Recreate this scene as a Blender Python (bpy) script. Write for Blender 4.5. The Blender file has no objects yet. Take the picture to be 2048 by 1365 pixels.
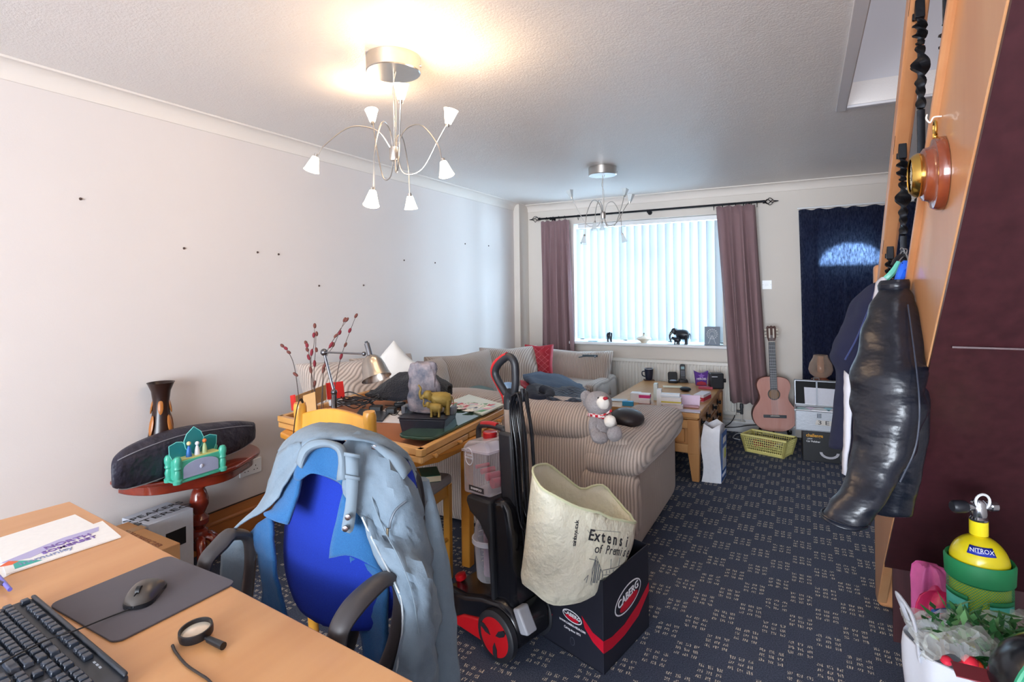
import bpy, math, random
from mathutils import Vector, Matrix, noise
PI = math.pi
random.seed(7)
C = bpy.context.scene.collection
S = bpy.context.scene

# ---------------------------------------------------------------- camera, world, light, exposure
YAW, FPX, HORIZON, ROLL, EYE = 0.4847, 1119.6, 580.0, 0.0123, 1.4187
cam = bpy.data.cameras.new('camera')
cam.sensor_width = 36; cam.sensor_fit = 'HORIZONTAL'
cam.lens = FPX / 2048 * 36
cam.shift_y = (HORIZON - 682.5) / 2048
cam.clip_start = .05
camo = bpy.data.objects.new('camera', cam); C.objects.link(camo)
fw = Vector((-math.sin(YAW), math.cos(YAW), 0)); rt = Vector((math.cos(YAW), math.sin(YAW), 0)); up = Vector((0, 0, 1))
r2 = rt * math.cos(ROLL) - up * math.sin(ROLL); u2 = up * math.cos(ROLL) + rt * math.sin(ROLL)
camo.matrix_world = Matrix.Translation((0, 0, EYE)) @ Matrix((r2, u2, -fw)).transposed().to_4x4()
S.camera = camo
S.view_settings.view_transform = 'Standard'; S.view_settings.look = 'None'
S.view_settings.exposure = 0.52; S.view_settings.gamma = 1; S.view_settings.use_curve_mapping = False
S.cycles.use_denoising = True
S.cycles.max_bounces = 8; S.cycles.diffuse_bounces = 4; S.cycles.transmission_bounces = 6; S.cycles.transparent_max_bounces = 12
S.cycles.sample_clamp_indirect = 4; S.cycles.caustics_reflective = False; S.cycles.caustics_refractive = False
W = bpy.data.worlds.new('sky'); S.world = W; W.use_nodes = True
W.node_tree.nodes['Background'].inputs[0].default_value = (.80, .90, 1, 1)
W.node_tree.nodes['Background'].inputs[1].default_value = 3.0

def area(name, loc, rot, sx, sy, power, col, spread=180):
    l = bpy.data.lights.new(name, 'AREA'); l.shape = 'RECTANGLE'; l.size = sx; l.size_y = sy; l.energy = power; l.color = col
    l.spread = math.radians(spread)
    o = bpy.data.objects.new(name, l); C.objects.link(o); o.location = loc; o.rotation_euler = rot
    return o
area('daylight_front_window', (-1.58, 6.30, 1.5), (-PI/2, 0, 0), 1.9, 1.5, 190, (.66, .84, 1))
area('added_fill_behind_camera', (-.4, -4.82, 1.25), (PI/2 + .16, 0, 0), 2.8, 2.1, 400, (.82, .90, 1))  # fill lamp added behind the camera; no such door is seen
area('daylight_fanlight', (.36, 7.3, 1.80), (-PI/2, 0, 0), .3, .3, 160, (.7, .85, 1))
area('daylight_landing', (.62, 1.5, 4.5), (0, 0, 0), .8, 2.0, 17, (.85, .9, 1))

# ---------------------------------------------------------------- photograph measurement helpers: a sight line from the eye point to a known plane
def sight(px, py):
    a = px - 1024; b = py - HORIZON; c, s = math.cos(ROLL), math.sin(ROLL)
    u = (c * a - s * b) / FPX; v = (s * a + c * b) / FPX
    return Vector((u * math.cos(YAW) - math.sin(YAW), u * math.sin(YAW) + math.cos(YAW), -v))
EYEP = Vector((0, 0, EYE))
def G(px, py, z): r = sight(px, py); return EYEP + r * ((z - EYE) / r.z)
def WX(px, py, x): r = sight(px, py); return EYEP + r * (x / r.x)
def WY(px, py, y): r = sight(px, py); return EYEP + r * (y / r.y)
def D(px, py, d): return EYEP + sight(px, py) * d

# ---------------------------------------------------------------- materials
def lin(h):
    if not isinstance(h, str): return tuple(h)[:3]
    h = h.lstrip('#'); f = lambda c: c / 12.92 if c <= .04045 else ((c + .055) / 1.055) ** 2.4
    return tuple(f(int(h[i:i+2], 16) / 255) for i in (0, 2, 4))
class Mt:
    """a material being wired up: small node helper"""
    def __init__(s, name):
        s.m = bpy.data.materials.new(name); s.m.use_nodes = True; s.t = s.m.node_tree; s.n = s.t.nodes; s.p = s.n['Principled BSDF']
    def node(s, kind, **kw):
        n = s.n.new(kind)
        for k, v in kw.items():
            if k.startswith('_'): setattr(n, k[1:], v)
            else:
                key = int(k[1:]) if k[0] == 'i' and k[1:].isdigit() else k.replace('_', ' ')
                if isinstance(v, bpy.types.NodeSocket): s.t.links.new(v, n.inputs[key])
                else: n.inputs[key].default_value = v
        return n
    def math(s, op, a, b=0.0, c=0.0):
        n = s.n.new('ShaderNodeMath'); n.operation = op
        for i, v in enumerate((a, b, c)):
            if isinstance(v, bpy.types.NodeSocket): s.t.links.new(v, n.inputs[i])
            else: n.inputs[i].default_value = v
        return n.outputs[0]
    def mix(s, f, a, b):
        n = s.n.new('ShaderNodeMix'); n.data_type = 'RGBA'
        for i, v in ((0, f), (6, a), (7, b)):
            if isinstance(v, bpy.types.NodeSocket): s.t.links.new(v, n.inputs[i])
            elif i == 0: n.inputs[0].default_value = v
            else: n.inputs[i].default_value = (*lin(v), 1)
        return n.outputs[2]
    def obj(s, scale=(1, 1, 1), rot=(0, 0, 0)):
        c = s.n.new('ShaderNodeTexCoord'); m = s.node('ShaderNodeMapping', Scale=scale, Rotation=rot)
        s.t.links.new(c.outputs['Object'], m.inputs[0]); return m.outputs[0]
    def uv(s, scale=(1, 1, 1), rot=(0, 0, 0)):
        c = s.n.new('ShaderNodeTexCoord'); m = s.node('ShaderNodeMapping', Scale=scale, Rotation=rot)
        s.t.links.new(c.outputs['UV'], m.inputs[0]); return m.outputs[0]
    def noise(s, vec, scale=5, detail=3, rough=.5):
        return s.node('ShaderNodeTexNoise', Vector=vec, Scale=float(scale), Detail=float(detail), Roughness=rough).outputs[0]
    def ramp(s, f, lo, hi):
        n = s.node('ShaderNodeMapRange', Value=f); n.inputs[1].default_value = lo; n.inputs[2].default_value = hi; return n.outputs[0]
    def bump(s, h, strength=.3, dist=.01):
        b = s.node('ShaderNodeBump', Height=h, Strength=strength, Distance=dist); s.t.links.new(b.outputs[0], s.p.inputs['Normal'])
    def set(s, **kw):
        for k, v in kw.items():
            key = {'col': 'Base Color', 'rough': 'Roughness', 'metal': 'Metallic', 'trans': 'Transmission Weight', 'spec': 'Specular IOR Level', 'coat': 'Coat Weight', 'sheen': 'Sheen Weight', 'emit': 'Emission Color', 'power': 'Emission Strength', 'alpha': 'Alpha', 'ior': 'IOR'}[k]
            if isinstance(v, bpy.types.NodeSocket): s.t.links.new(v, s.p.inputs[key])
            elif key in ('Base Color', 'Emission Color'): s.p.inputs[key].default_value = (*lin(v), 1)
            else: s.p.inputs[key].default_value = v
        return s
def flat(name, col, rough=.6, grain=.08, gs=60, bump=0.0, **kw):
    """one plain finish with a little grain"""
    m = Mt(name); n = m.noise(m.obj(), gs, 3); c = lin(col)
    m.set(col=m.mix(n, tuple(x * (1 - grain) for x in c), tuple(min(1, x * (1 + grain)) for x in c)), rough=rough, **kw)
    if bump: m.bump(n, bump, .004)
    return m.m
def metal(name, col, rough=.3): return flat(name, col, rough, .03, metal=1.0)
def wood(name, a, b, axis='X', scale=1.0, rough=.4, coat=0.0, bands=9):
    m = Mt(name); sc = {'X': (.12, 1, 1), 'Y': (1, .12, 1), 'Z': (1, 1, .12)}[axis]; sc = tuple(x * scale for x in sc)
    v = m.obj(sc); n1 = m.noise(v, bands, 4, .6); n2 = m.noise(v, bands * 7, 2)
    f = m.math('ADD', m.math('MULTIPLY', m.ramp(n1, .32, .68), .75), m.math('MULTIPLY', n2, .25))
    m.set(col=m.mix(f, a, b), rough=rough, coat=coat); m.bump(n2, .06, .002); return m.m
def cord(name, a, b, axis='X', pitch=.013, rough=.95):
    """chenille corduroy: raised ribs every pitch metres, a the rib and b the groove"""
    m = Mt(name); v = m.obj(); x = m.node('ShaderNodeSeparateXYZ', Vector=v).outputs['XYZ'.index(axis)]
    w = m.noise(v, 4, 2); x = m.math('ADD', x, m.math('MULTIPLY', w, .02))
    s_ = m.math('MULTIPLY_ADD', m.math('SINE', m.math('MULTIPLY', x, 2 * PI / pitch)), .5, .5)
    f = m.math('POWER', s_, .55); n = m.noise(v, 260, 2)
    f2 = m.math('MULTIPLY', f, m.math('MULTIPLY_ADD', n, .5, .72))
    m.set(col=m.mix(f2, b, a), rough=rough, sheen=.25); m.bump(m.math('ADD', f, m.math('MULTIPLY', n, .3)), .6, .006); return m.m
def cloth(name, a, rough=.9, fold=.3, weave=900, grain=.12):
    m = Mt(name); v = m.obj(); n = m.noise(v, weave, 1); g = m.noise(v, 9, 3); c = lin(a)
    m.set(col=m.mix(m.math('MULTIPLY_ADD', n, .5, m.math('MULTIPLY', g, .5)), tuple(x * (1 - grain) for x in c), tuple(min(1, x * (1 + grain)) for x in c)), rough=rough, sheen=.04)
    m.bump(m.math('ADD', m.math('MULTIPLY', n, .12), g), fold, .012); return m.m
def glassy(name, col='#ffffff', rough=.02, alpha=.25, spec=.6):
    """thin clear plastic or glass"""
    m = Mt(name); n = m.noise(m.obj(), 30, 2)
    m.set(col=m.mix(n, col, col), rough=rough, spec=spec); t = m.node('ShaderNodeBsdfTransparent'); t.inputs[0].default_value = (*lin(col), 1)
    lw = m.node('ShaderNodeLayerWeight', Blend=.35)
    f = m.math('MINIMUM', m.math('MULTIPLY_ADD', lw.outputs[1], .75, alpha), 1.0)
    mx = m.node('ShaderNodeMixShader', i0=f); m.t.links.new(t.outputs[0], mx.inputs[1]); m.t.links.new(m.p.outputs[0], mx.inputs[2])
    m.t.links.new(mx.outputs[0], m.n['Material Output'].inputs[0]); return m.m
def translucent(name, col, share=.5, tcol=None, stripes=0.0):
    m = Mt(name); v = m.obj(); n = m.noise(v, 400, 2); c = lin(col)
    m.set(col=m.mix(n, tuple(x * .94 for x in c), c), rough=.9)
    t = m.node('ShaderNodeBsdfTranslucent'); t.inputs[0].default_value = (*lin(tcol or col), 1)
    if stripes:
        tc = lin(tcol or col); m.t.links.new(m.mix(m.ramp(m.noise(m.obj((1, 1, .3)), 90, 4, .7), .3, .7), tuple(x * (1 - stripes) for x in tc), tuple(min(1, x * (1 + stripes)) for x in tc)), t.inputs[0])
    mx = m.node('ShaderNodeMixShader', i0=share); m.t.links.new(m.p.outputs[0], mx.inputs[1]); m.t.links.new(t.outputs[0], mx.inputs[2])
    m.t.links.new(mx.outputs[0], m.n['Material Output'].inputs[0]); return m.m
_mats = {}
def plain(col, rough=.55, metal_=0.0, **kw):
    """a plain finish looked up by colour"""
    k = (col, rough, metal_)
    if k not in _mats: _mats[k] = flat('finish_' + col.lstrip('#'), col, rough, .05, metal=metal_, **kw)
    return _mats[k]

# ---------------------------------------------------------------- mesh building
def rot(ax, a): return Matrix.Rotation(a, 4, ax)
def frame(o, x, y):
    """matrix with origin o, x along x, y as near y as it can be"""
    x = Vector(x).normalized(); y = Vector(y); z = x.cross(y).normalized(); y = z.cross(x)
    m = Matrix((x, y, z)).transposed().to_4x4(); m.translation = Vector(o); return m
def along(a, b):
    a, b = Vector(a), Vector(b); z = (b - a).normalized(); h = Vector((0, 0, 1)) if abs(z.z) < .9 else Vector((1, 0, 0))
    x = h.cross(z).normalized(); y = z.cross(x); m = Matrix((x, y, z)).transposed().to_4x4(); m.translation = a; return m
def smooth_path(pts, n=6):
    P = [Vector(p) for p in pts]; Q = []
    if len(P) < 3: return P
    for i in range(len(P) - 1):
        a = P[i-1] if i else P[0] * 2 - P[1]; b, c = P[i], P[i+1]; d = P[i+2] if i + 2 < len(P) else c * 2 - b
        for k in range(n):
            t = k / n
            Q.append(.5 * ((2 * b) + (c - a) * t + (2 * a - 5 * b + 4 * c - d) * t * t + (3 * b - a - 3 * c + d) * t ** 3))
    return Q + [P[-1]]
class MB:
    def __init__(s): s.v = []; s.f = []; s.mi = []; s.k = 0; s.uvs = {}
    def add(s, vs, fs, M=None):
        o = len(s.v)
        s.v += [tuple(M @ Vector(p)) if M is not None else tuple(p) for p in vs]
        for f in fs: s.f.append([i + o for i in f]); s.mi.append(s.k)
        return s
    def box(s, c, d, M=None, rz=0, top=1.0):
        x, y, z = d[0] / 2, d[1] / 2, d[2] / 2; R = rot('Z', rz); c = Vector(c)
        vs = [c + R @ Vector((sx * x * (top if sz > 0 else 1), sy * y * (top if sz > 0 else 1), sz * z)) for sz in (-1, 1) for sx, sy in ((-1, -1), (1, -1), (1, 1), (-1, 1))]
        return s.add(vs, [(3, 2, 1, 0), (4, 5, 6, 7), (0, 1, 5, 4), (1, 2, 6, 5), (2, 3, 7, 6), (3, 0, 4, 7)], M)
    def hexa(s, bot, top_):
        return s.add(list(bot) + list(top_), [(3, 2, 1, 0), (4, 5, 6, 7), (0, 1, 5, 4), (1, 2, 6, 5), (2, 3, 7, 6), (3, 0, 4, 7)])
    def cyl(s, a, b, r0, r1=None, n=16, cap=True):
        r1 = r0 if r1 is None else r1; M = along(a, b); h = (Vector(b) - Vector(a)).length
        vs = [(r * math.cos(2*PI*i/n), r * math.sin(2*PI*i/n), z) for r, z in ((r0, 0), (r1, h)) for i in range(n)]
        fs = [(i, (i+1) % n, n + (i+1) % n, n + i) for i in range(n)]
        if cap: fs += [tuple(range(n-1, -1, -1)), tuple(range(n, 2*n))]
        return s.add(vs, fs, M)
    def tube(s, pts, r, n=8, smooth=True, flatten=1.0, ref=None):
        P = smooth_path(pts) if smooth else [Vector(p) for p in pts]; m = len(P)
        R = r if isinstance(r, (list, tuple)) else [r, r]
        t0 = (P[1] - P[0]).normalized(); h = Vector(ref) if ref else (Vector((0, 0, 1)) if abs(t0.z) < .9 else Vector((1, 0, 0)))
        x = h.cross(t0).normalized(); vs = []
        for i in range(m):
            t = (P[min(i+1, m-1)] - P[max(i-1, 0)]).normalized(); x = (x - t * x.dot(t)).normalized(); y = t.cross(x)
            q = i / (m - 1) * (len(R) - 1); j = min(int(q), len(R) - 2); rr = R[j] + (R[j+1] - R[j]) * (q - j)
            vs += [P[i] + x * (rr * math.cos(2*PI*k/n)) + y * (rr * flatten * math.sin(2*PI*k/n)) for k in range(n)]
        fs = [(i*n + k, i*n + (k+1) % n, (i+1)*n + (k+1) % n, (i+1)*n + k) for i in range(m-1) for k in range(n)]
        fs += [tuple(range(n-1, -1, -1)), tuple(range((m-1)*n, m*n))]
        return s.add(vs, fs)
    def lathe(s, prof, c=(0, 0, 0), n=24, M=None, cap=True):
        M = M if M is not None else Matrix.Translation(Vector(c)); m = len(prof)
        vs = [(r * math.cos(2*PI*k/n), r * math.sin(2*PI*k/n), z) for r, z in prof for k in range(n)]
        fs = [(i*n + k, i*n + (k+1) % n, (i+1)*n + (k+1) % n, (i+1)*n + k) for i in range(m-1) for k in range(n)]
        if cap: fs += [tuple(range(n-1, -1, -1)), tuple(range((m-1)*n, m*n))]
        return s.add(vs, fs, M)
    def ball(s, c, r, n=16, M=None, R=None):
        r = (r, r, r) if not isinstance(r, (tuple, list)) else r; c = Vector(c); R = R or Matrix.Identity(4)
        k = n // 2; vs = [c + R @ Vector((0, 0, r[2]))]
        for i in range(1, k):
            a = PI * i / k
            vs += [c + R @ Vector((r[0] * math.sin(a) * math.cos(2*PI*j/n), r[1] * math.sin(a) * math.sin(2*PI*j/n), r[2] * math.cos(a))) for j in range(n)]
        vs.append(c + R @ Vector((0, 0, -r[2]))); L = len(vs) - 1
        fs = [(0, 1 + j, 1 + (j+1) % n) for j in range(n)]
        for i in range(k-2): fs += [(1 + i*n + j, 1 + (i+1)*n + j, 1 + (i+1)*n + (j+1) % n, 1 + i*n + (j+1) % n) for j in range(n)]
        fs += [(L, 1 + (k-2)*n + (j+1) % n, 1 + (k-2)*n + j) for j in range(n)]
        return s.add(vs, fs, M)
    def prism(s, poly, h, M=None, z0=0.0, scale=1.0):
        n = len(poly); vs = [(x, y, z0) for x, y in poly] + [(x * scale, y * scale, z0 + h) for x, y in poly]
        return s.add(vs, [tuple(range(n-1, -1, -1)), tuple(range(n, 2*n))] + [(i, (i+1) % n, n + (i+1) % n, n + i) for i in range(n)], M)
    def grid(s, P, close=False):
        a, b = len(P), len(P[0]); vs = [p for row in P for p in row]; fs = []
        for i in range(a - 1):
            for j in range(b if close else b - 1): fs.append((i*b + j, i*b + (j+1) % b, (i+1)*b + (j+1) % b, (i+1)*b + j))
        return s.add(vs, fs)
    def loft(s, rings, cap=True):
        s.grid(rings, True); n = len(rings[0]); o = len(s.v) - n * len(rings); m = len(rings)
        if cap:
            s.f.append([o + i for i in range(n-1, -1, -1)]); s.f.append([o + (m-1)*n + i for i in range(n)]); s.mi += [s.k, s.k]
        return s
_MW = {}
def mw(o): return _MW.get(o.name, Matrix.Identity(4))
def finish(me, angle=40, smooth=True):
    if smooth:
        me.polygons.foreach_set('use_smooth', [True] * len(me.polygons)); me.set_sharp_from_angle(angle=math.radians(angle))
    me.update()
def O(name, mb, mats, parent=None, bevel=0.0, sub=0, solid=0.0, smooth=True, angle=40, local=False, kind=None, label=None, cat=None, group=None, seg=2, loc=None, recalc=False):
    me = bpy.data.meshes.new(name)
    me.from_pydata([tuple(p) for p in mb.v], [], mb.f)
    mats = mats if isinstance(mats, (list, tuple)) else [mats]
    for m in mats: me.materials.append(m)
    if len(mats) > 1: me.polygons.foreach_set('material_index', mb.mi)
    if recalc:
        import bmesh
        b = bmesh.new(); b.from_mesh(me); bmesh.ops.remove_doubles(b, verts=b.verts, dist=1e-5); bmesh.ops.recalc_face_normals(b, faces=b.faces); b.to_mesh(me); b.free()
    o = bpy.data.objects.new(name, me); C.objects.link(o)
    if parent is not None:
        if not local: me.transform(mw(parent).inverted())
        o.parent = parent; _MW[o.name] = mw(parent)
    elif loc is not None:
        me.transform(Matrix.Translation(-Vector(loc))); o.location = loc; _MW[o.name] = Matrix.Translation(Vector(loc))
    finish(me, angle, smooth or sub > 0)
    if solid: q = o.modifiers.new('solid', 'SOLIDIFY'); q.thickness = solid; q.offset = 0
    if bevel: q = o.modifiers.new('edge', 'BEVEL'); q.width = bevel; q.segments = seg; q.limit_method = 'ANGLE'; q.angle_limit = math.radians(35); q.harden_normals = False
    if sub: q = o.modifiers.new('sub', 'SUBSURF'); q.levels = sub; q.render_levels = sub
    if kind: o['kind'] = kind
    if label: o['label'] = label
    if cat: o['category'] = cat
    if group: o['group'] = group
    return o
def thing(name, label, cat, loc=(0, 0, 0), rz=0.0, group=None):
    o = bpy.data.objects.new(name, None); C.objects.link(o); o.empty_display_size = .05
    o.location = loc; o.rotation_euler = (0, 0, rz); o['label'] = label; o['category'] = cat
    if group: o['group'] = group
    _MW[o.name] = Matrix.Translation(Vector(loc)) @ rot('Z', rz); return o
def copy_of(root, loc, rz=0.0, label=None):
    r = root.copy(); C.objects.link(r); r.location = loc; r.rotation_euler = (0, 0, rz)
    if label: r['label'] = label
    _MW[r.name] = Matrix.Translation(Vector(loc)) @ rot('Z', rz)
    for ch in [o for o in S.objects if o.parent == root]:
        c = ch.copy(); C.objects.link(c); c.parent = r
        for g in [o for o in S.objects if o.parent == ch]: d = g.copy(); C.objects.link(d); d.parent = c
    return r
def struct(name, mb, mat, **kw): return O(name, mb, mat, kind='structure', **kw)
def text_on(name, body, M, size, mat, parent, depth=.0006, width=None, font_bold=False, shear=0.0, align='CENTER'):
    """lettering: M puts x along the line of writing and y up"""
    cu = bpy.data.curves.new(name, 'FONT'); cu.body = body; cu.size = size; cu.extrude = depth; cu.align_x = align; cu.align_y = 'CENTER'; cu.shear = shear
    if font_bold: cu.offset = size * .018
    cu.resolution_u = 3
    t = bpy.data.objects.new(name, cu); me = bpy.data.meshes.new_from_object(t); bpy.data.objects.remove(t)
    if width:
        xs = [v.co.x for v in me.vertices]; w = max(xs) - min(xs); k = width / w if w else 1
        me.transform(Matrix.Diagonal((k, 1, 1, 1)))
    me.transform(M); me.materials.clear(); me.materials.append(mat)
    o = bpy.data.objects.new(name, me); C.objects.link(o)
    if parent is not None: me.transform(mw(parent).inverted()); o.parent = parent
    return o
def cushion(c, w, h, t, M, n=14, pw=.42, sag=0.0, seed=0):
    """a stuffed cushion w by h by t thick, in the xy plane of M, centred at c of M"""
    mb = MB(); top, bot = [], []
    for i in range(n + 1):
        a, b = [], []
        for j in range(n + 1):
            u = -1 + 2 * i / n; v = -1 + 2 * j / n; e = max(0, (1 - abs(u) ** 2.6) * (1 - abs(v) ** 2.6)) ** pw
            pin = 1 - .06 * (1 - abs(u)) * abs(v) ** 3 * 2 ; pinx = 1 - .06 * (1 - abs(v)) * abs(u) ** 3 * 2
            x = c[0] + u * w / 2 * pinx; y = c[1] + v * h / 2 * pin - sag * (1 - u * u) * max(0, v)
            d = noise.noise((u * 2 + seed, v * 2, seed)) * .12 * t * e
            a.append(M @ Vector((x, y, c[2] + t / 2 * e + d))); b.append(M @ Vector((x, y, c[2] - t / 2 * e + d)))
        top.append(a); bot.append(b)
    mb.grid(top); mb.grid([r[::-1] for r in bot]); return mb
def sheet(rows, sub=3, amp=0.0, freq=6.0, seed=0):
    """a draped sheet through rows of control points, finer by a Catmull-Rom pass both ways, with wrinkles"""
    R = [smooth_path(r, sub) for r in rows]; cols = [smooth_path([R[i][j] for i in range(len(R))], sub) for j in range(len(R[0]))]
    P = [[cols[j][i] for j in range(len(cols))] for i in range(len(cols[0]))]
    if amp:
        a, b = len(P), len(P[0]); N = []
        for i in range(a):
            row = []
            for j in range(b):
                du = P[min(i+1, a-1)][j] - P[max(i-1, 0)][j]; dv = P[i][min(j+1, b-1)] - P[i][max(j-1, 0)]
                nn = du.cross(dv); nn = nn.normalized() if nn.length > 1e-9 else Vector((0, 0, 1)); p = P[i][j] * freq
                k = noise.noise(Vector((p.x + seed, p.y, p.z))) + .5 * (1 - 2 * abs(noise.noise(p * 1.9 + Vector((seed, 3, 0)))))
                row.append(P[i][j] + nn * (amp * k))
            N.append(row)
        P = N
    return MB().grid(P)
def rrect(w, h, r, n=4):
    return [(sx * (w/2 - r) + r * math.cos(a0 + PI/2 * k / n), sy * (h/2 - r) + r * math.sin(a0 + PI/2 * k / n)) for sx, sy, a0 in ((1, 1, 0), (-1, 1, PI/2), (-1, -1, PI), (1, -1, 3*PI/2)) for k in range(n + 1)]
# ================================================================ THE ROOM
XL, XR, YB, YF, ZC = -2.95, 1.12, 5.89, -4.6, 2.40
def wall_mat(name, col, b=.12):
    m = Mt(name); v = m.obj(); n = m.noise(v, 2.2, 4, .55); c = lin(col)
    m.set(col=m.mix(n, tuple(x * .965 for x in c), tuple(x * 1.02 for x in c)), rough=.75, spec=.3); m.bump(m.noise(v, 160, 3), b, .002); return m.m
WALL = wall_mat('cream_wall_paint', '#e4dcd8'); WALLB = wall_mat('cream_wall_paint_end', '#e4dcd3'); COVE = wall_mat('cove_paint', '#ece4dc', .03)
WHITE = flat('white_gloss_paint', '#eef0f2', .3, .02); UPVC = flat('white_window_frame', '#f2f5f8', .25, .02)
def ceiling_mat():
    m = Mt('textured_white_ceiling'); v = m.obj(); n = m.noise(v, 95, 4, .65); n2 = m.noise(v, 24, 3)
    m.set(col=m.mix(m.noise(v, 1.4, 2), '#e9e4e0', '#f1ece8'), rough=.42, spec=.45)
    m.bump(m.math('ADD', n, m.math('MULTIPLY', n2, .7)), .5, .006); return m.m
CEIL = ceiling_mat()
def carpet_mat():
    m = Mt('dark_carpet_with_cream_flecks'); v = m.obj(); xyz = m.node('ShaderNodeSeparateXYZ', Vector=v); X, Y = xyz.outputs[0], xyz.outputs[1]
    wob = m.math('MULTIPLY_ADD', m.noise(v, 55, 2), .012, -.006)
    x = m.math('DIVIDE', m.math('ADD', m.math('ADD', X, wob), 10.035), .0985); y = m.math('DIVIDE', m.math('ADD', m.math('SUBTRACT', Y, wob), 10.0), .1)
    chk = m.math('MODULO', m.math('ADD', m.math('FLOOR', x), m.math('FLOOR', y)), 2.0)
    on = m.math('GREATER_THAN', chk, .5)
    fx, fy = m.math('FRACT', x), m.math('FRACT', y)
    sx, sy = m.math('FRACT', m.math('MULTIPLY', fx, 3)), m.math('FRACT', m.math('MULTIPLY', fy, 3))
    inx = m.math('LESS_THAN', m.math('ABSOLUTE', m.math('SUBTRACT', sx, .5)), .32)
    iny = m.math('LESS_THAN', m.math('ABSOLUTE', m.math('SUBTRACT', sy, .5)), .27)
    dx = m.math('LESS_THAN', m.math('ABSOLUTE', m.math('SUBTRACT', m.math('FRACT', m.math('MULTIPLY', m.math('SUBTRACT', sx, .18), 4.69)), .5)), .27)
    rnd = m.math('GREATER_THAN', m.noise(v, 120, 1), .44)
    f = m.math('MULTIPLY', m.math('MULTIPLY', m.math('MULTIPLY', on, inx), m.math('MULTIPLY', iny, dx)), rnd)
    n = m.noise(v, 210, 3, .7); n2 = m.noise(v, 3, 2)
    g = m.math('MULTIPLY_ADD', m.ramp(n, .3, .7), .8, m.math('MULTIPLY', n2, .2))
    base = m.mix(g, '#1e2433', '#626b80')
    m.set(col=m.mix(m.math('MULTIPLY', f, .85), base, '#e0d6c2'), rough=.97, spec=.15); m.bump(n, .5, .008); return m.m
CARPET = carpet_mat()
struct('floor', MB().box(((XL+XR)/2, (YB+YF)/2, -.05), (XR-XL+.6, YB-YF+.6, .1)), CARPET, smooth=False)
# ceiling with the stairwell opening
OX, OY = .20, 3.55
mb = MB(); mb.box(((XL+OX)/2 - .15, (YB+YF)/2, ZC+.06), (OX-XL+.3, YB-YF+.6, .12)); mb.box(((OX+XR)/2+.15, (OY+YB)/2+.15, ZC+.06), (XR-OX+.3, YB-OY+.3, .12)); mb.box(((OX+XR)/2+.15, (YF-1.5)/2-.15, ZC+.06), (XR-OX+.3, -1.5-YF+.3, .12))
struct('ceiling', mb, CEIL, smooth=False)
SHAFT = wall_mat('landing_wall_paint', '#d9d8dc', .05)
mb = MB(); mb.box(((OX+XR)/2, OY+.03, 3.65), (XR-OX+.1, .06, 2.26)); mb.box((OX-.03, ((-1.5)+OY)/2, 3.65), (.06, OY-(-1.5), 2.26)); mb.box(((OX+XR)/2, (-1.5)-.03, 3.65), (XR-OX+.1, .06, 2.26))
struct('wall_landing', mb, SHAFT, smooth=False)
struct('ceiling_landing', MB().box(((OX+XR)/2, ((-1.5)+OY)/2, 4.83), (XR-OX+.3, OY-(-1.5)+.3, .1)), CEIL, smooth=False)
mb = MB(); mb.box((OX-.022, ((-1.5)+OY)/2+.02, ZC-.008), (.05, OY-(-1.5)+.05, .02)); mb.box(((OX+XR)/2, OY+.022, ZC-.006), (XR-OX, .04, .016)); mb.box((OX-.001, ((-1.5)+OY)/2, ZC+.0), (.01, OY-(-1.5), .032))
struct('trim_1', mb, SHAFT, bevel=.004)
# walls
struct('wall_left', MB().box((XL-.1, (YB+YF)/2, ZC/2), (.2, YB-YF+.4, ZC)), WALL, smooth=False)
struct('wall_right', MB().box((XR+.1, (YB+YF)/2, 2.4), (.2, YB-YF+.4, 4.8)), WALL, smooth=False)
WX0, WX1, WZ0, WZ1 = -2.31, -.74, .825, 2.15      # window opening
DX0, DX1, DZ1 = -.03, .83, 2.06                     # front door opening
T = .26; yb = YB + T / 2
mb = MB()
def wb(x0, x1, z0, z1, y=yb, t=T): mb.box(((x0+x1)/2, y, (z0+z1)/2), (x1-x0, t, z1-z0))
wb(XL-.1, WX0, 0, ZC); wb(WX0, WX1, 0, WZ0); wb(WX0, WX1, WZ1, ZC); wb(WX1, DX0, 0, ZC); wb(DX0, DX1, DZ1, ZC); wb(DX1, XR+.1, 0, ZC)
struct('wall_back', mb, WALLB, smooth=False)
mb = MB(); yf = YF - .1
wb(XL-.1, -1.85, 0, ZC, yf, .2); wb(-1.85, 1.05, 2.32, ZC, yf, .2); wb(1.05, XR+.1, 0, ZC, yf, .2); wb(-1.85, 1.05, 0, .12, yf, .2)  # opening in this unseen wall is made up so the fill lamp shines in
struct('wall_front', mb, WALL, smooth=False)
mb = MB()
for x in (-1.82, -.4, 1.02): mb.box((x, YF-.07, 1.22), (.06, .06, 2.2))
for z in (.15, 2.29): mb.box((-.4, YF-.07, z), (2.9, .06, .06))
struct('added_fill_opening', mb, UPVC, bevel=.004)  # unseen frame, added around the fill lamp's opening
# pipe boxing in the corner
struct('trim_2', MB().box((-2.915, 5.775, 1.2), (.075, .23, 2.4)), WALLB, bevel=.003)
# coving
def cove(name, axis, const, a0, a1, sgn):
    prof = [(0, 0), (0, -.078), (.003, -.08), (.007, -.078)] + [(.007 + .062 * (1 - math.cos(t * PI/2 / 6)) , -.074 + .066 * math.sin(t * PI/2 / 6)) for t in range(7)] + [(.074, -.009), (.078, -.004), (.078, 0)]
    A = []
    for q in (a0, a1): A.append([Vector((const + sgn * d, q, ZC + z)) if axis == 'Y' else Vector((q, const + sgn * d, ZC + z)) for d, z in prof])
    struct(name, MB().loft(A), COVE, recalc=True)
cove('trim_3', 'Y', XL, YF, YB, 1); cove('trim_4', 'X', YB, XL, XR, -1); cove('trim_5', 'Y', XR, OY+.02, YB, -1)
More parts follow.
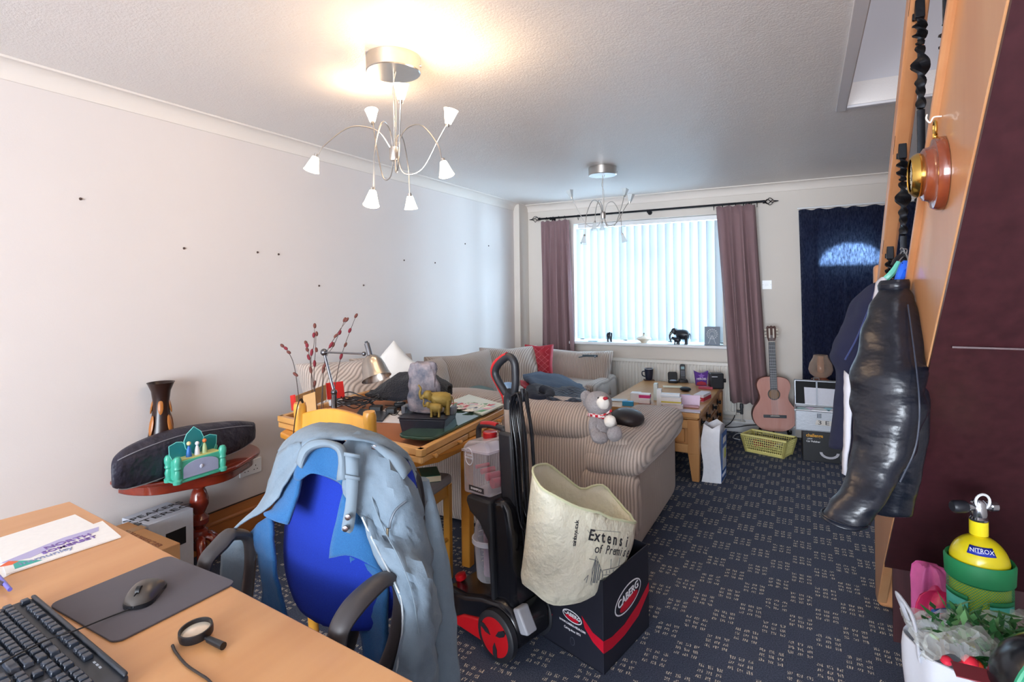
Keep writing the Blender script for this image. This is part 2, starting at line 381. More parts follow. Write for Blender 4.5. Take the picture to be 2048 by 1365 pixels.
# baseboards
PINE_SK = wood('oiled_pine_skirting', '#a9602c', '#c98142', 'Y', 1.0, .35, .3, 7)
prof = [(0, 0), (.02, 0), (.02, .125), (.026, .132), (.026, .14), (.016, .148), (.014, .175), (.006, .19), (.004, .2), (0, .2)]
struct('baseboard_left', MB().loft([[Vector((XL + d, q, z)) for d, z in prof] for q in (YF, YB)]), PINE_SK, recalc=True)
mb = MB()
for x0, x1 in ((XL, DX0-.08), (DX1+.08, XR)): mb.loft([[Vector((q, YB - d, z * .62)) for d, z in prof] for q in (x0, x1)])
struct('baseboard_back', mb, WHITE, recalc=True)
# window 1: frame with two mullions, top-light transom, sill
mb = MB(); yw = 6.08
for x in (WX0+.03, WX0+.53, WX1-.55, WX1-.03): mb.box((x, yw, (WZ0+WZ1)/2), (.055, .06, WZ1-WZ0))
for z in (WZ0+.03, WZ1-.03): mb.box(((WX0+WX1)/2, yw, z), (WX1-WX0, .06, .06))
mb.box(((WX0+WX1)/2, yw, 1.79), (.5, .06, .06))
win = struct('window_1', mb, UPVC, bevel=.006)
GLASS = glassy('window_glass', '#f4fbff', .02, .06)
O('pane', MB().box(((WX0+WX1)/2, yw, (WZ0+WZ1)/2), (WX1-WX0-.05, .006, WZ1-WZ0-.05)), GLASS, win, smooth=False)
struct('trim_6', MB().box(((WX0+WX1)/2+.0, 5.93, .828), (WX1-WX0+.10, .31, .03)), WHITE, bevel=.008)   # window board
# front door behind its curtain, with an arched fanlight
DOORM = flat('white_door_panel', '#e6e8ea', .35, .02)
fx, fz, fw_, fh = .355, 1.63, .225, .17
arch = [(fx + fw_ * math.cos(PI * k / 12), fz + fh * math.sin(PI * k / 12)) for k in range(13)]
mb = MB(); yd = 6.0
def quad(p): mb.add([(x, yd, z) for x, z in p] + [(x, yd+.045, z) for x, z in p], [(0, 1, 2, 3), (7, 6, 5, 4), (0, 4, 5, 1), (1, 5, 6, 2), (2, 6, 7, 3), (3, 7, 4, 0)])
quad([(DX0, 0), (DX1, 0), (DX1, fz), (DX0, fz)]); quad([(DX0, fz), (fx-fw_, fz), (fx-fw_, DZ1), (DX0, DZ1)]); quad([(fx+fw_, fz), (DX1, fz), (DX1, DZ1), (fx+fw_, DZ1)])
for k in range(12): a, b = arch[k+1], arch[k]; quad([a, b, (b[0], DZ1), (a[0], DZ1)])
door = struct('door_1', mb, DOORM, smooth=False)
O('pane', MB().prism([(x, z) for x, z in arch], .006, frame((0, yd+.02, 0), (1, 0, 0), (0, 0, 1))), GLASS, door, smooth=False)
mb = MB(); mb.cyl((.76, yd, 1.02), (.76, yd-.045, 1.02), .012); mb.cyl((.76, yd-.045, 1.02), (.66, yd-.045, 1.02), .009)
O('door_handle', mb, metal('brass', '#c9a550'), door)

# ---------------------------------------------------------------- vertical blind
SLAT = translucent('blind_fabric', '#cfd6da', .04, '#d3e2ec')
vb = thing('vertical_blind', 'pale vertical louvre blind drawn across the big window', 'blind', (-1.54, 5.96, 2.12))
O('head_rail', MB().box((-1.53, 5.965, 2.125), (1.5, .045, .045)), WHITE, vb, bevel=.003)
n = 19
for i in range(n):
    x = -2.262 + i * (1.485 / (n - 1)); a = .50 + .07 * math.sin(i * 1.7)
    P = []
    for z in (.862, 2.095):
        P.append([Vector((x + t * .0445 * math.cos(a), 5.962 + t * .0445 * math.sin(a) + .004 * (1 - t * t), z)) for t in (-1, -.5, 0, .5, 1)])
    s = O('slat', MB().grid(P), SLAT, vb)
    mb = MB(); mb.box((x, 5.962, .872), (.085, .004, .026), None, 0); 
    mb.v = [tuple(Vector((x, 5.962, p[2])) + rot('Z', a) @ Vector((p[0]-x, p[1]-5.962, 0))) for p in mb.v]
    O('weight', mb, plain('#cfe0e6', .4), s, smooth=False)
mb = MB(); mb.tube([(-2.262 + k * .0412, 5.958 - .01 * (k % 2), .868 - .006 * (k % 2)) for k in range(37)], .0012, 5, False)
O('stabilising_chain', mb, WHITE, vb)

# ---------------------------------------------------------------- curtain pole, curtains
BLACK_IRON = flat('black_iron', '#15171d', .45, .1, 40, .25, metal=.6)
pole = thing('curtain_pole', 'thin black iron curtain pole with twisted basket ends above the window', 'curtain pole', (-1.52, 5.8, 2.22))
PZ = 2.222
O('rod', MB().cyl((-2.68, 5.8, PZ), (-.36, 5.8, PZ+.005), .0105), BLACK_IRON, pole)
for sx, x0 in ((-1, -2.68), (1, -.36)):
    mb = MB(); mb.cyl((x0, 5.8, PZ), (x0 + sx*.02, 5.8, PZ), .016)
    for k in range(4):
        pts = []
        for j in range(9):
            t = j / 8; r = .034 * math.sin(PI * t); a = k * PI/2 + t * PI * .9
            pts.append((x0 + sx * (.015 + .085 * t), 5.8 + r * math.cos(a), PZ + r * math.sin(a)))
        mb.tube(pts, .0035, 5, False)
    mb.cyl((x0 + sx*.1, 5.8, PZ), (x0 + sx*.135, 5.8, PZ), .008, .003)
    O('finial', mb, BLACK_IRON, pole)
for x in (-2.55, -1.45, -.5):
    mb = MB(); mb.cyl((x, 5.889, PZ-.01), (x, 5.8, PZ-.01), .006); mb.cyl((x, 5.889, PZ-.01), (x, 5.883, PZ-.01), .024); mb.cyl((x-.008, 5.8, PZ-.004), (x+.008, 5.8, PZ-.004), .017)
    O('bracket', mb, BLACK_IRON, pole)
def ring_at(x):
    mb = MB(); mb.tube([(x, 5.8 + .022 * math.cos(2*PI*k/12), PZ - .008 + .022 * math.sin(2*PI*k/12)) for k in range(13)], .0025, 5, False); mb.cyl((x, 5.8, PZ-.03), (x, 5.8, PZ-.045), .003)
    O('curtain_ring', mb, BLACK_IRON, pole)
for x in (-2.6, -2.52, -2.45, -2.38, -2.22, -.80, -.72, -.66, -.6, -.53, -.46, -.41): ring_at(x)
def hang(name, label, x0t, x1t, x0b, x1b, zt, zb, y, folds, mat, cat='curtain', amp=.035, ph=0, bot=None, tuck=.35):
    rows = []
    for i in range(19):
        t = i / 18; row = []
        for j in range(folds * 8 + 1):
            u = j / (folds * 8); a = amp * (tuck + (1 - tuck) * min(1, t * 2.2)); w = u + .012 * math.sin(u * 23 + t * 3)
            x = (x0t + (x1t - x0t) * w) * (1 - t) + (x0b + (x1b - x0b) * w) * t
            yy = y + a * (math.sin(2*PI*folds*u + ph + .5 * math.sin(3 * t)) + .35 * math.sin(2*PI*folds*1.7*u + 1 + ph))
            row.append(Vector((x, yy, zt + (zb - zt) * t + (.006 * math.sin(u * 40) if i == 18 else 0) + (.008 * math.sin(2*PI*folds*u) if i == 0 else 0))))
        rows.append(row)
    o = O(name, MB().grid(rows), mat, solid=.004, label=label, cat=cat, loc=((x0b+x1b)/2, y, zb)); return o
MAUVE = cloth('mauve_brown_curtain_cloth', '#8c7073', .95, .25, 700)
hang('curtain', 'short mauve brown curtain bunched beside the corner sofa', -2.655, -2.31, -2.66, -2.26, 2.185, .60, 5.76, 5, MAUVE, amp=.028)
hang('curtain', 'full-length mauve brown curtain hanging between the window and the guitar', -.77, -.42, -.665, -.33, 2.195, .315, 5.715, 4, MAUVE, amp=.036, ph=1)
NAVY_CUR = translucent('navy_door_curtain', '#141b3d', .5, '#a9b5d0', .7)
hang('door_curtain', 'dark navy curtain covering the front door, daylight glowing in an arch', -.06, .90, -.05, .91, 2.125, .02, 5.85, 7, NAVY_CUR, amp=.012, tuck=.6)
mb = MB(); mb.cyl((-.07, 5.85, 2.142), (.91, 5.85, 2.142), .008); 
O('curtain_wire', mb, WHITE, label='thin white rail along the top of the navy door curtain', cat='rail', loc=(.42, 5.85, 2.127))

# ---------------------------------------------------------------- radiator
RADM = flat('radiator_enamel', '#e9e6df', .35, .02)
rad = thing('radiator', 'long cream panel radiator under the window', 'radiator', (-1.4, 5.83, .1))
x0, x1, z0, z1 = -1.98, -.62, .2, .665
P = []
for z in (z0, z0+.02, z1-.03, z1-.012):
    row = []
    for j in range(41 * 6 + 1):
        u = j / (41 * 6); k = j % 6; dep = (0, .0, .010, .010, .010, .0)[k] if z0 < z < z1-.012 else 0
        row.append(Vector((x0 + .012 + (x1 - x0 - .024) * u, 5.775 - (.0 if z in (z0,) else 0) + dep, z)))
    P.append(row)
O('front_panel', MB().grid(P), RADM, rad, angle=20)
mb = MB(); mb.box(((x0+x1)/2, 5.775, z1), (x1-x0, .014, .03)); mb.box(((x0+x1)/2, 5.775, z0), (x1-x0, .014, .03)); mb.box(((x0+x1)/2, 5.835, (z0+z1)/2), (x1-x0, .01, z1-z0))
for x in (x0, x1): mb.box((x, 5.805, (z0+z1)/2), (.012, .07, z1-z0+.01))
O('frame', mb, RADM, rad, bevel=.003)
mb = MB()
for k in range(56): mb.box((x0 + .02 + k * .0242, 5.805, z1+.008), (.010, .06, .004))
mb.box(((x0+x1)/2, 5.777, z1+.010), (x1-x0, .008, .006)); mb.box(((x0+x1)/2, 5.834, z1+.010), (x1-x0, .008, .006))
O('grille', mb, RADM, rad, smooth=False)
mb = MB(); mb.cyl((x1, 5.81, .215), (x1+.05, 5.81, .215), .012); mb.cyl((x1+.05, 5.81, .19), (x1+.05, 5.81, .25), .014); mb.cyl((x1+.05, 5.81, .25), (x1+.05, 5.81, .29), .018, .016)
O('valve', mb, plain('#3c4046', .35), rad)
mb = MB(); mb.tube([(x1+.05, 5.81, .19), (x1+.05, 5.81, .13), (x1+.03, 5.84, .115), (x1-.5, 5.85, .13)], .0075, 8); mb.tube([(x1-.6, 5.862, .165), (x1+.02, 5.862, .16)], .0075, 8)
O('pipe', mb, RADM, rad)
# small fittings on the walls
def plate(name, label, o, x, y, w, h, kind):
    M = frame(o, x, y); t = thing(name, label, 'socket' if 'socket' in name else 'switch', o)
    O('face_plate', MB().prism(rrect(w, h, .004), .009, M), WHITE, t, bevel=.002)
    if kind == 'socket':
        for sx in (-.03, .032):
            mb = MB()
            for dx, dy, a, b in ((0, .010, .004, .008), (-.011, -.012, .007, .004), (.011, -.012, .007, .004)): mb.box((sx + dx, dy - .006, .0092), (a, b, .0012), M)
            O('pin_hole', mb, plain('#25262a', .7), t, smooth=False)
            O('rocker', MB().box((sx * .45, .028, .011), (.011, .018, .006), M), WHITE, t, bevel=.0015)
    else:
        mb = MB()
        for dx in (-.006, .006): mb.box((dx, 0, .011), (.009, .02, .004), M)
        O('rocker', mb, WHITE, t, bevel=.001)
        for dx in (-.034, .034): O('screw', MB().cyl(M @ Vector((dx, 0, .008)), M @ Vector((dx, 0, .0102)), .003, n=8), plain('#8f8f95', .4, .8), t)
plate('wall_socket', 'white double socket low on the cream wall beside the half-moon table', tuple(WX(500, 935, XL+.001)), (0, 1, 0), (0, 0, 1), .146, .086, 'socket')
plate('light_switch', 'small white switch between window curtain and door curtain', tuple(WY(1534, 570, YB-.001)), (1, 0, 0), (0, 0, 1), .086, .086, 'switch')
for px, py in ((161,398),(368,497),(515,505),(557,509),(808,521),(870,526),(930,488),(977,492),(638,572),(727,571)):
    p = WX(px, py, XL)
    mb = MB(); mb.cyl(p, p + Vector((.006, 0, 0)), .007, .005, 8)
    O('wall_plug', mb, plain('#4c3a34', .8), label='dark screw plug left in the bare cream wall', cat='screw plug', group='screw plugs in the bare long wall', loc=tuple(p))
mb = MB(); pts = [Vector((XL+.026, y, .206 + .002 * math.sin(y * 9))) for y in [1.2 + k * .3 for k in range(12)]]
mb.tube(pts, .0035, 6)
O('aerial_cable', mb, plain('#2a2522', .6), label='thin dark cable clipped along the top of the pine skirting', cat='cable', loc=(XL+.026, 2.2, .206))
# ================================================================ STAIRCASE
STRING = wood('orange_pine_string', '#c98a5a', '#dba878', 'Z', 1.0, .32, .35, 5)
RAILM = wood('orange_pine_rail', '#c48354', '#d99f70', 'Y', 1.0, .35, .3, 5)
DARKP = Mt('dark_stained_board'); v_ = DARKP.obj((1, 1, .1)); n_ = DARKP.noise(v_, 40, 4); DARKP.set(col=DARKP.mix(n_, '#2c1418', '#4e272c'), rough=.42); DARKP.bump(n_, .1, .002); DARKP = DARKP.m
st = thing('staircase', 'open pine staircase with black twisted iron balusters and dark boarded underside', 'staircase', (.3, 2.97, 0))
SX = .26
up_ = lambda y: 1.968 + (1.358 - y) * .945
lo_ = lambda y: .306 + (2.672 - y) * .938
poly = [(3.0, up_(3.0)), (3.0, .02), (2.93, .02), (2.672, .306), (-.2, lo_(-.2)), (-.2, up_(-.2))]
mb = MB(); vs = [(SX, y, z) for y, z in poly] + [(SX + .035, y, z) for y, z in poly]; k = len(poly)
mb.add(vs, [tuple(range(k)), tuple(range(2*k-1, k-1, -1))] + [(i, i+k, (i+1) % k + k, (i+1) % k) for i in range(k)])
O('string_board', mb, STRING, st, recalc=True, smooth=False, bevel=.003)
# moulding along the upper edge of the string
def sloped(name, off, w, h, x, mat, y0, y1, zf, bev=.008):
    a = Vector((x, y0, zf(y0) + off)); b = Vector((x, y1, zf(y1) + off)); M = frame(a, b - a, (1, 0, 0)); L = (b - a).length
    mb = MB(); mb.box((L/2, 0, 0), (L, w, h), M); return O(name, mb, mat, st, bevel=bev)
sloped('string_moulding', -.008, .06, .026, SX + .016, RAILM, 2.95, -.1, up_, .008)
rz = lambda y: 2.194 + (1.87 - y) * .936
sloped('handrail', .03, .048, .062, .28, RAILM, 2.95, .6, rz, .010)
mb = MB(); mb.box((.3, 2.965, .755), (.072, .072, 1.51))
O('newel_post', mb, RAILM, st, bevel=.018, seg=3)
# dark boarded soffit following the underside, and the closing board at its foot
mb = MB(); y0, y1 = 2.672, -.3
mb.hexa([(SX + .003, y0, lo_(y0) - .016), (XR, y0, lo_(y0) - .016), (XR, y1, lo_(y1) - .016), (SX + .003, y1, lo_(y1) - .016)], [(SX + .003, y0, lo_(y0) - .001), (XR, y0, lo_(y0) - .001), (XR, y1, lo_(y1) - .001), (SX + .003, y1, lo_(y1) - .001)])
O('soffit_board', mb, DARKP, st, smooth=False)
O('closing_board', MB().box(((SX + XR) / 2 + .015, 2.68, .155), (XR - SX - .03, .02, .31)), DARKP, st, smooth=False)
a = 1.62; O('batten', MB().box((.7, a, lo_(a) - .019), (XR - SX - .05, .012, .004)), DARKP, st)
# treads and risers between the strings
for i in range(13):
    z = .38 + i * .2; y = 1.358 + (1.968 - z - .06) / .945 - .12
    mb = MB(); mb.box(((SX + XR) / 2 + .015, y + .02, z), (XR - SX - .04, .24, .03)); mb.box(((SX + XR) / 2 + .015, y - .11, z + .1), (XR - SX - .04, .02, .17))
    if z < 4.0: O('tread', mb, STRING, st, bevel=.004)
# balusters: flat bar with barley-twist knots
def baluster(y):
    x = .28; zt = rz(y) + .0; zb = up_(y) - .01; h = zt - zb; mb = MB(); R = []
    for i in range(121):
        t = i / 120; z = zt - h * t; w, d, a = .0085, .006, 0.0
        def knot(c, L, turns, ww):
            nonlocal w, d, a
            q = (t - c) / L
            if 0 <= q <= 1: w = .0085 + ww * math.sin(PI * q); d = .005; a = turns * 2 * PI * q
        for c, L, tn, ww in ((.06, .11, 1.5, .010), (.17, .16, 1.0, .014), (.33, .08, .5, .005), (.72, .11, 1.5, .010), (.83, .12, 1.0, .012)): knot(c, L, tn, ww)
        ca, sa = math.cos(a), math.sin(a)
        R.append([Vector((x + p * ca - q * sa, y + p * sa + q * ca, z)) for p, q in ((-w, -d), (0, -d*1.3), (w, -d), (w, d), (0, d*1.3), (-w, d))])
    mb.loft(R); O('baluster', mb, BLACK_IRON, st, angle=60)
    mb = MB(); Mx = frame((x, y, zt - .002), (0, 1, -.936), (1, 0, 0)); mb.box((0, 0, 0), (.075, .045, .008), Mx); mb.box((x, y, zt - .025), (.022, .022, .05)); mb.box((x, y + .022, zt-.03), (.028, .012, .03))
    O('baluster_bracket', mb, BLACK_IRON, st, bevel=.002)
for y in (1.534, 1.87, 2.206, 2.54, 2.86): baluster(y)
# ---------------------------------------------------------------- barometer on the string
bc = WX(1885, 347, SX - .001); bx = SX
MAHOG = wood('polished_mahogany', '#5f2412', '#8f4526', 'Y', 1, .18, .7, 10); BRASS = metal('polished_brass', '#d9b35f', .18)
br = thing('barometer', 'round mahogany barometer with brass rim hung on the orange stair string', 'barometer', tuple(bc))
Mb = frame(bc, (0, 1, 0), (0, 0, -1)); Mb = frame(bc, (0, -1, 0), (0, 0, 1))
O('case', MB().lathe([(0, 0), (.078, 0), (.078, .010), (.074, .018), (.062, .021), (.058, .026), (.056, .034), (.046, .040), (0, .040)], n=40, M=Mb), MAHOG, br)
O('bezel', MB().lathe([(.036, .038), (.046, .038), (.048, .044), (.044, .052), (.038, .058), (.036, .056)], n=40, M=Mb, cap=False), BRASS, br)
O('dial', MB().lathe([(0, .0505), (.038, .0505), (.038, .052), (0, .052)], n=32, M=Mb), plain('#e9e2cc', .4), br)
mb = MB(); mb.box((.004, .008, .0535), (.003, .034, .001), Mb, .7); mb.box((0, 0, .0535), (.0025, .028, .001), Mb, -.9)
for k in range(12): mb.box((.030 * math.cos(k * PI/6), .030 * math.sin(k * PI/6), .0525), (.004, .0015, .0008), Mb, k * PI/6)
O('pointer', mb, plain('#2a2018', .4), br)
mb = MB(); mb.tube([bc + Vector((-.012, .012 * math.cos(t * PI/5), .098 + .016 * math.sin(t * PI/5))) for t in range(11)], .0028, 6); mb.cyl(bc + Vector((-.012, 0, .078)), bc + Vector((-.012, 0, .086)), .005)
O('hanging_loop', mb, BRASS, br)
mb = MB(); p = bc + Vector((0, 0, .118)); mb.tube([p + Vector((.0, .0, .004)), p + Vector((-.014, 0, .004)), p + Vector((-.02, .002, -.006)), p + Vector((-.026, .006, .004)), p + Vector((-.024, .010, .014))], .0018, 6)
O('wall_hook', mb, plain('#e9e4dc', .4), label='bent white wire hook on the stair string above the barometer', cat='hook', loc=tuple(p))
# ================================================================ CEILING LIGHTS
STEEL = metal('brushed_steel', '#c9c5c0', .28)
FROST_LIT = Mt('lit_frosted_glass_cup'); n_ = FROST_LIT.noise(FROST_LIT.obj(), 60, 2); FROST_LIT.set(col='#fff6e8', rough=.4, emit=FROST_LIT.mix(n_, '#ffe9c8', '#fff2dc'), power=9.0); FROST_LIT = FROST_LIT.m
FROST = glassy('frosted_glass_cup', '#eef4f6', .35, .45)
BULB = Mt('halogen_capsule'); BULB.set(col=BULB.mix(BULB.noise(BULB.obj(), 30, 1), '#fff0d0', '#ffffff'), emit='#ffe2b0', power=30.0); BULB = BULB.m
def fitting(label, canopy, hub_z, heads, lit, face):
    cx, cy = canopy; t = thing('ceiling_light', label, 'ceiling light', (cx, cy, ZC))
    M = Matrix.Translation((cx, cy, 0))
    O('canopy', MB().lathe([(0, ZC-.066), (.109, ZC-.066), (.113, ZC-.062), (.113, ZC-.001), (0, ZC-.001)], n=48, M=M), STEEL, t)
    for a in (.4, 2.5):
        mb = MB(); mb.cyl((cx + .112 * math.cos(a), cy + .112 * math.sin(a), ZC-.04), (cx + .119 * math.cos(a), cy + .119 * math.sin(a), ZC-.04), .006)
        O('canopy_screw', mb, STEEL, t)
    O('stem', MB().cyl((cx, cy, ZC-.066), (cx, cy, hub_z+.02), .0035), STEEL, t)
    mb = MB(); mb.tube([(cx+.02, cy-.01, ZC-.066), (cx-.008, cy, ZC-.14), (cx+.01, cy, ZC-.2), (cx+.006, cy, hub_z+.03)], .0014, 6); O('flex', mb, plain('#b9b2a6', .4), t)
    O('hub', MB().lathe([(0, -.028), (.019, -.028), (.021, -.022), (.021, .022), (.019, .028), (0, .028)], (cx, cy, hub_z), 24), STEEL, t)
    H = Vector((cx, cy, hub_z))
    for i, (px, py, d, upw) in enumerate(heads):
        p = D(px, py, d); out = Vector((p.x - cx, p.y - cy, 0)); R = out.length; o = out.normalized()
        s0 = H + o * .014
        if upw: pts = [s0 + Vector((0, 0, -.02)), H + o * R * .18 + Vector((0, 0, -.085)), H + o * R * .5 + Vector((0, 0, -.07)), H + o * R * .8 + Vector((0, 0, (p.z - H.z) * .35)), p - Vector((0, 0, .03)) - o * .012]; ax = Vector((0, 0, 1)) + o * .25
        else: pts = [s0 + Vector((0, 0, .02)), H + o * R * .22 + Vector((0, 0, .09)), H + o * R * .55 + Vector((0, 0, .095)), H + o * R * .86 + Vector((0, 0, .03 + (p.z - H.z) * .25)), p + Vector((0, 0, .03)) - o * .014]; ax = Vector((0, 0, -1)) + o * .3
        mb = MB(); mb.tube(pts, .0027, 7); arm = O('arm', mb, STEEL, t)
        ax.normalize(); b = p - ax * .03; Mh = along(b, b + ax)
        O('lamp_holder', MB().lathe([(0, -.012), (.008, -.012), (.0085, .006), (0, .006)], n=14, M=Mh), STEEL, arm)
        O('glass_cup', MB().lathe([(.0, .002), (.013, .002), (.028, .055), (.031, .060), (.0285, .060), (.012, .006), (0, .006)], n=4 if not lit else 20, M=Mh @ rot('Z', .5), cap=False), FROST_LIT if lit else FROST, arm, angle=50)
        if lit:
            O('bulb', MB().ball(b + ax * .03, (.006, .006, .011), 10), BULB, arm)
            l = bpy.data.lights.new('bulb_light', 'POINT'); l.energy = 2.9 if upw else .45; l.color = (1, .66, .37); l.shadow_soft_size = .03
            lo = bpy.data.objects.new('bulb_light', l); C.objects.link(lo); lo.location = b + ax * .085
fitting('lit seven-arm brushed steel ceiling light above the dining end', (-1.525, 1.853), 1.995,
    [(802,184,2.12,1), (744,232,2.62,1), (899,234,2.3,1), (627,328,2.22,0), (890,337,2.2,0), (744,396,2.12,0), (821,405,2.58,0)], True, 0)
fitting('unlit steel ceiling light with glass cups hanging before the window', (-1.451, 4.352), 2.012,
    [(1141,388,4.6,1), (1250,385,4.75,1), (1261,396,4.35,1), (1189,453,4.3,0), (1204,453,4.8,0), (1168,480,4.25,0), (1247,477,4.45,0)], False, 0)
# ================================================================ DESK AND WHAT LIES ON IT
BEECH = wood('beech_desk_laminate', '#c58a56', '#dda873', 'Y', .8, .38, .15, 5)
TOPZ = .735
dk = Vector((-2.17, .955, 0)); ex = Vector((1.54, -.17, 0)).normalized(); ey = Vector((.0, -1, 0)); ey = Vector((ex.y, -ex.x, 0))
DM = Matrix((ex, Vector((-ex.y, ex.x, 0)), Vector((0, 0, 1)))).transposed().to_4x4(); DM.translation = dk   # x along the far edge, y away from it
desk = thing('desk', 'beech office desk with papers, keyboard and mouse on it', 'desk', tuple(DM @ Vector((.85, -.4, 0))))
L_, Dp = 1.85, .80
O('desktop', MB().prism([(0, -Dp), (L_, -Dp), (L_, 0), (0, 0)], .025, DM, TOPZ - .025), BEECH, desk, bevel=.003)
for x in (.06, L_ - .06):
    mb = MB(); mb.box((x, -.4, .36), (.05, .06, .66), DM); mb.box((x, -.4, .02), (.05, .7, .04), DM); mb.box((x, -.4, TOPZ - .04), (.05, .62, .03), DM)
    O('leg_frame', mb, plain('#3b3d42', .4), desk, bevel=.003)
O('modesty_panel', MB().box((L_/2, -.3, .52), (L_ - .2, .018, .33), DM), BEECH, desk, smooth=False)
# papers
def paper(name, label, quadp, z, mat=None, cat='paper', t=.0012):
    P = [G(px, py, z) for px, py in quadp]; c = sum(P, Vector()) / 4
    mb = MB(); mb.hexa([p for p in P], [p + Vector((0, 0, t)) for p in P])
    return O(name, mb, mat or plain('#f3f2f0', .7), label=label, cat=cat, loc=tuple(c), smooth=False, recalc=True), P
def surf(P, z):  # a frame for print on a sheet: x along P0->P1, y along P0->P3
    return frame(P[0] + Vector((0, 0, z)), P[1] - P[0], P[3] - P[0]), (P[1]-P[0]).length, (P[3]-P[0]).length
paper('letter', 'plain white sheet with handwriting lying under the colour leaflet on the desk', [(-60,1095), (-10,1168), (188,1050), (150,1030)], TOPZ, t=.001)
pp, P = paper('leaflet', 'white hair salon style leaflet with purple writing and teal corner on the desk', [(0,1118), (12,1152), (242,1076), (205,1045)], TOPZ + .0012, t=.004)
pm, w, h = surf([P[1], P[2], P[3], P[0]], .0045)
PURP = plain('#7a5fa8', .6); TEAL = plain('#3fb0a4', .6)
_MW[pp.name] = Matrix.Translation(pp.location)
mb = MB(); mb.prism([(.02, .012), (w*.30, .012), (.03, h*.55)], .0004, pm); O('teal_corner', mb, TEAL, pp, smooth=False)
mb = MB(); mb.prism([(w*.02, h*.62), (w*.62, h*.97), (w*.97, h*.97), (w*.92, h*.72), (w*.5, h*.62), (w*.25, h*.42)], .0003, pm); O('wash', mb, plain('#b9b4dc', .6), pp, smooth=False)
mb = MB(); mb.prism([(0, h*.45), (w*.10, h*.6), (w*.16, h*.42), (w*.1, h*.36)], .0005, pm); O('orange_patch', mb, plain('#e8693f', .6), pp, smooth=False)
text_on('lettering', 'NORTH', pm @ Matrix.Translation((w*.62, h*.66, .0005)) @ rot('Z', .0), .030, PURP, pp, font_bold=True)
text_on('lettering', 'SOMERSET', pm @ Matrix.Translation((w*.60, h*.44, .0005)), .026, PURP, pp, font_bold=True)
text_on('lettering', 'Immunity', pm @ Matrix.Translation((w*.36, h*.24, .0005)), .030, plain('#8a93b8', .6), pp)
# mouse mat
MATM = cloth('grey_mouse_mat_cloth', '#5a565c', .9, .1, 1200)
a, b, c_, d_ = [G(*p, TOPZ + .002) for p in [(112,1208), (350,1110), (457,1166), (215,1300)]]
mm = frame((a + b + c_ + d_) / 4, b - a, a - d_); w, h = (b - a).length, (a - d_).length
O('mouse_mat', MB().prism(rrect(w * 1.0, h * 1.0, .02), .004, Matrix.Translation((0, 0, -.0015)) @ mm), MATM, label='worn dark grey mouse mat under the mouse', cat='mouse mat', bevel=.001, loc=tuple((a+b+c_+d_)/4))
# mouse
mc = G(291, 1180, TOPZ + .02); mo = thing('mouse', 'black corded optical mouse on the grey mat', 'mouse', (mc.x, mc.y, TOPZ + .005)); Mm = Matrix.Translation((mc.x, mc.y, TOPZ + .0052)) @ rot('Z', math.radians(38))
rows = []
for i in range(13):
    u = -1 + 2 * i / 12; hw = .031 * (1 - .16 * u * u - .84 * abs(u) ** 6) ** .5 if abs(u) < 1 else .004; hh = .036 * (1 - abs(u + .12) ** 2.2 * .75) if abs(u) < 1 else .008
    rows.append([Mm @ Vector((math.cos(PI * (k / 12)) * hw * (1 + .0 * u), u * .056, max(0, math.sin(PI * k / 12)) ** .6 * max(hh, .006))) for k in range(13)])
MOUSEM = plain('#3c3531', .28)
mb = MB(); mb.grid(rows); O('shell', mb, plain('#4a4440', .3), mo, sub=1)
O('base', MB().prism([(x * .98, y) for x, y in rrect(.062, .112, .026)], .008, Mm), plain('#17181d', .4), mo)
O('scroll_wheel', MB().cyl(Mm @ Vector((-.004, -.030, .027)), Mm @ Vector((.004, -.030, .027)), .011, n=16), plain('#101114', .5), mo)
mb = MB(); mb.box((0, -.036, .0285), (.001, .034, .003), Mm); O('button_seam', mb, plain('#101114', .6), mo)
pts = [Mm @ Vector((0, -.057, .006)), G(270,1215,TOPZ+.008), G(205,1240,TOPZ+.010), G(150,1262,TOPZ+.03), G(100,1278,TOPZ+.034), G(50,1302,TOPZ+.034), G(-20,1340,TOPZ+.034)]
mb = MB(); mb.tube(pts, .0016, 6); O('mouse_cord', mb, plain('#1a1b20', .5), mo)
# keyboard
KB = plain('#2b3038', .42); KEY = flat('keyboard_key', '#343b47', .22, .06)
k0, k1 = G(66, 1178, TOPZ + .03), G(262, 1340, TOPZ + .03)
kx = (k1 - k0); kx.z = 0; kx.normalize()
KM = Matrix((kx, Vector((-kx.y, kx.x, 0)), Vector((0, 0, 1)))).transposed().to_4x4(); KM.translation = Vector((k1.x, k1.y, TOPZ))  # far edge ends at k1; x to the right along it
kb = thing('keyboard', 'full-size black desktop keyboard beside the mouse mat', 'keyboard', tuple(KM @ Vector((-.23, -.08, 0))))
mb = MB(); poly = [(-.475, -.17), (.0, -.17), (.0, -.008), (-.008, 0), (-.13, 0), (-.138, -.0), (-.46, 0), (-.475, -.012)]
mb.prism(poly, .018, KM); mb.prism([(-.47, -.010), (-.002, -.010), (-.006, -.001), (-.466, -.001)], .008, KM, .018)
O('keyboard_body', mb, KB, kb, bevel=.004)
def key(x, y, w=.0165, h=.0165, z=.018):
    mb = MB(); mb.box((x, y, z + .0045), (w, h, .009), KM, 0, .82); O('key', mb, KEY, kb, bevel=.0015, seg=1)
kk = .019
for r, (y, xs) in enumerate([(-.040, [0, 2, 3, 4, 5, 6.5, 7.5, 8.5, 9.5, 11, 12, 13, 14, 15.5, 16.5, 17.5])]):
    for x in xs: key(-.462 + kk * x + .008, y + .017)
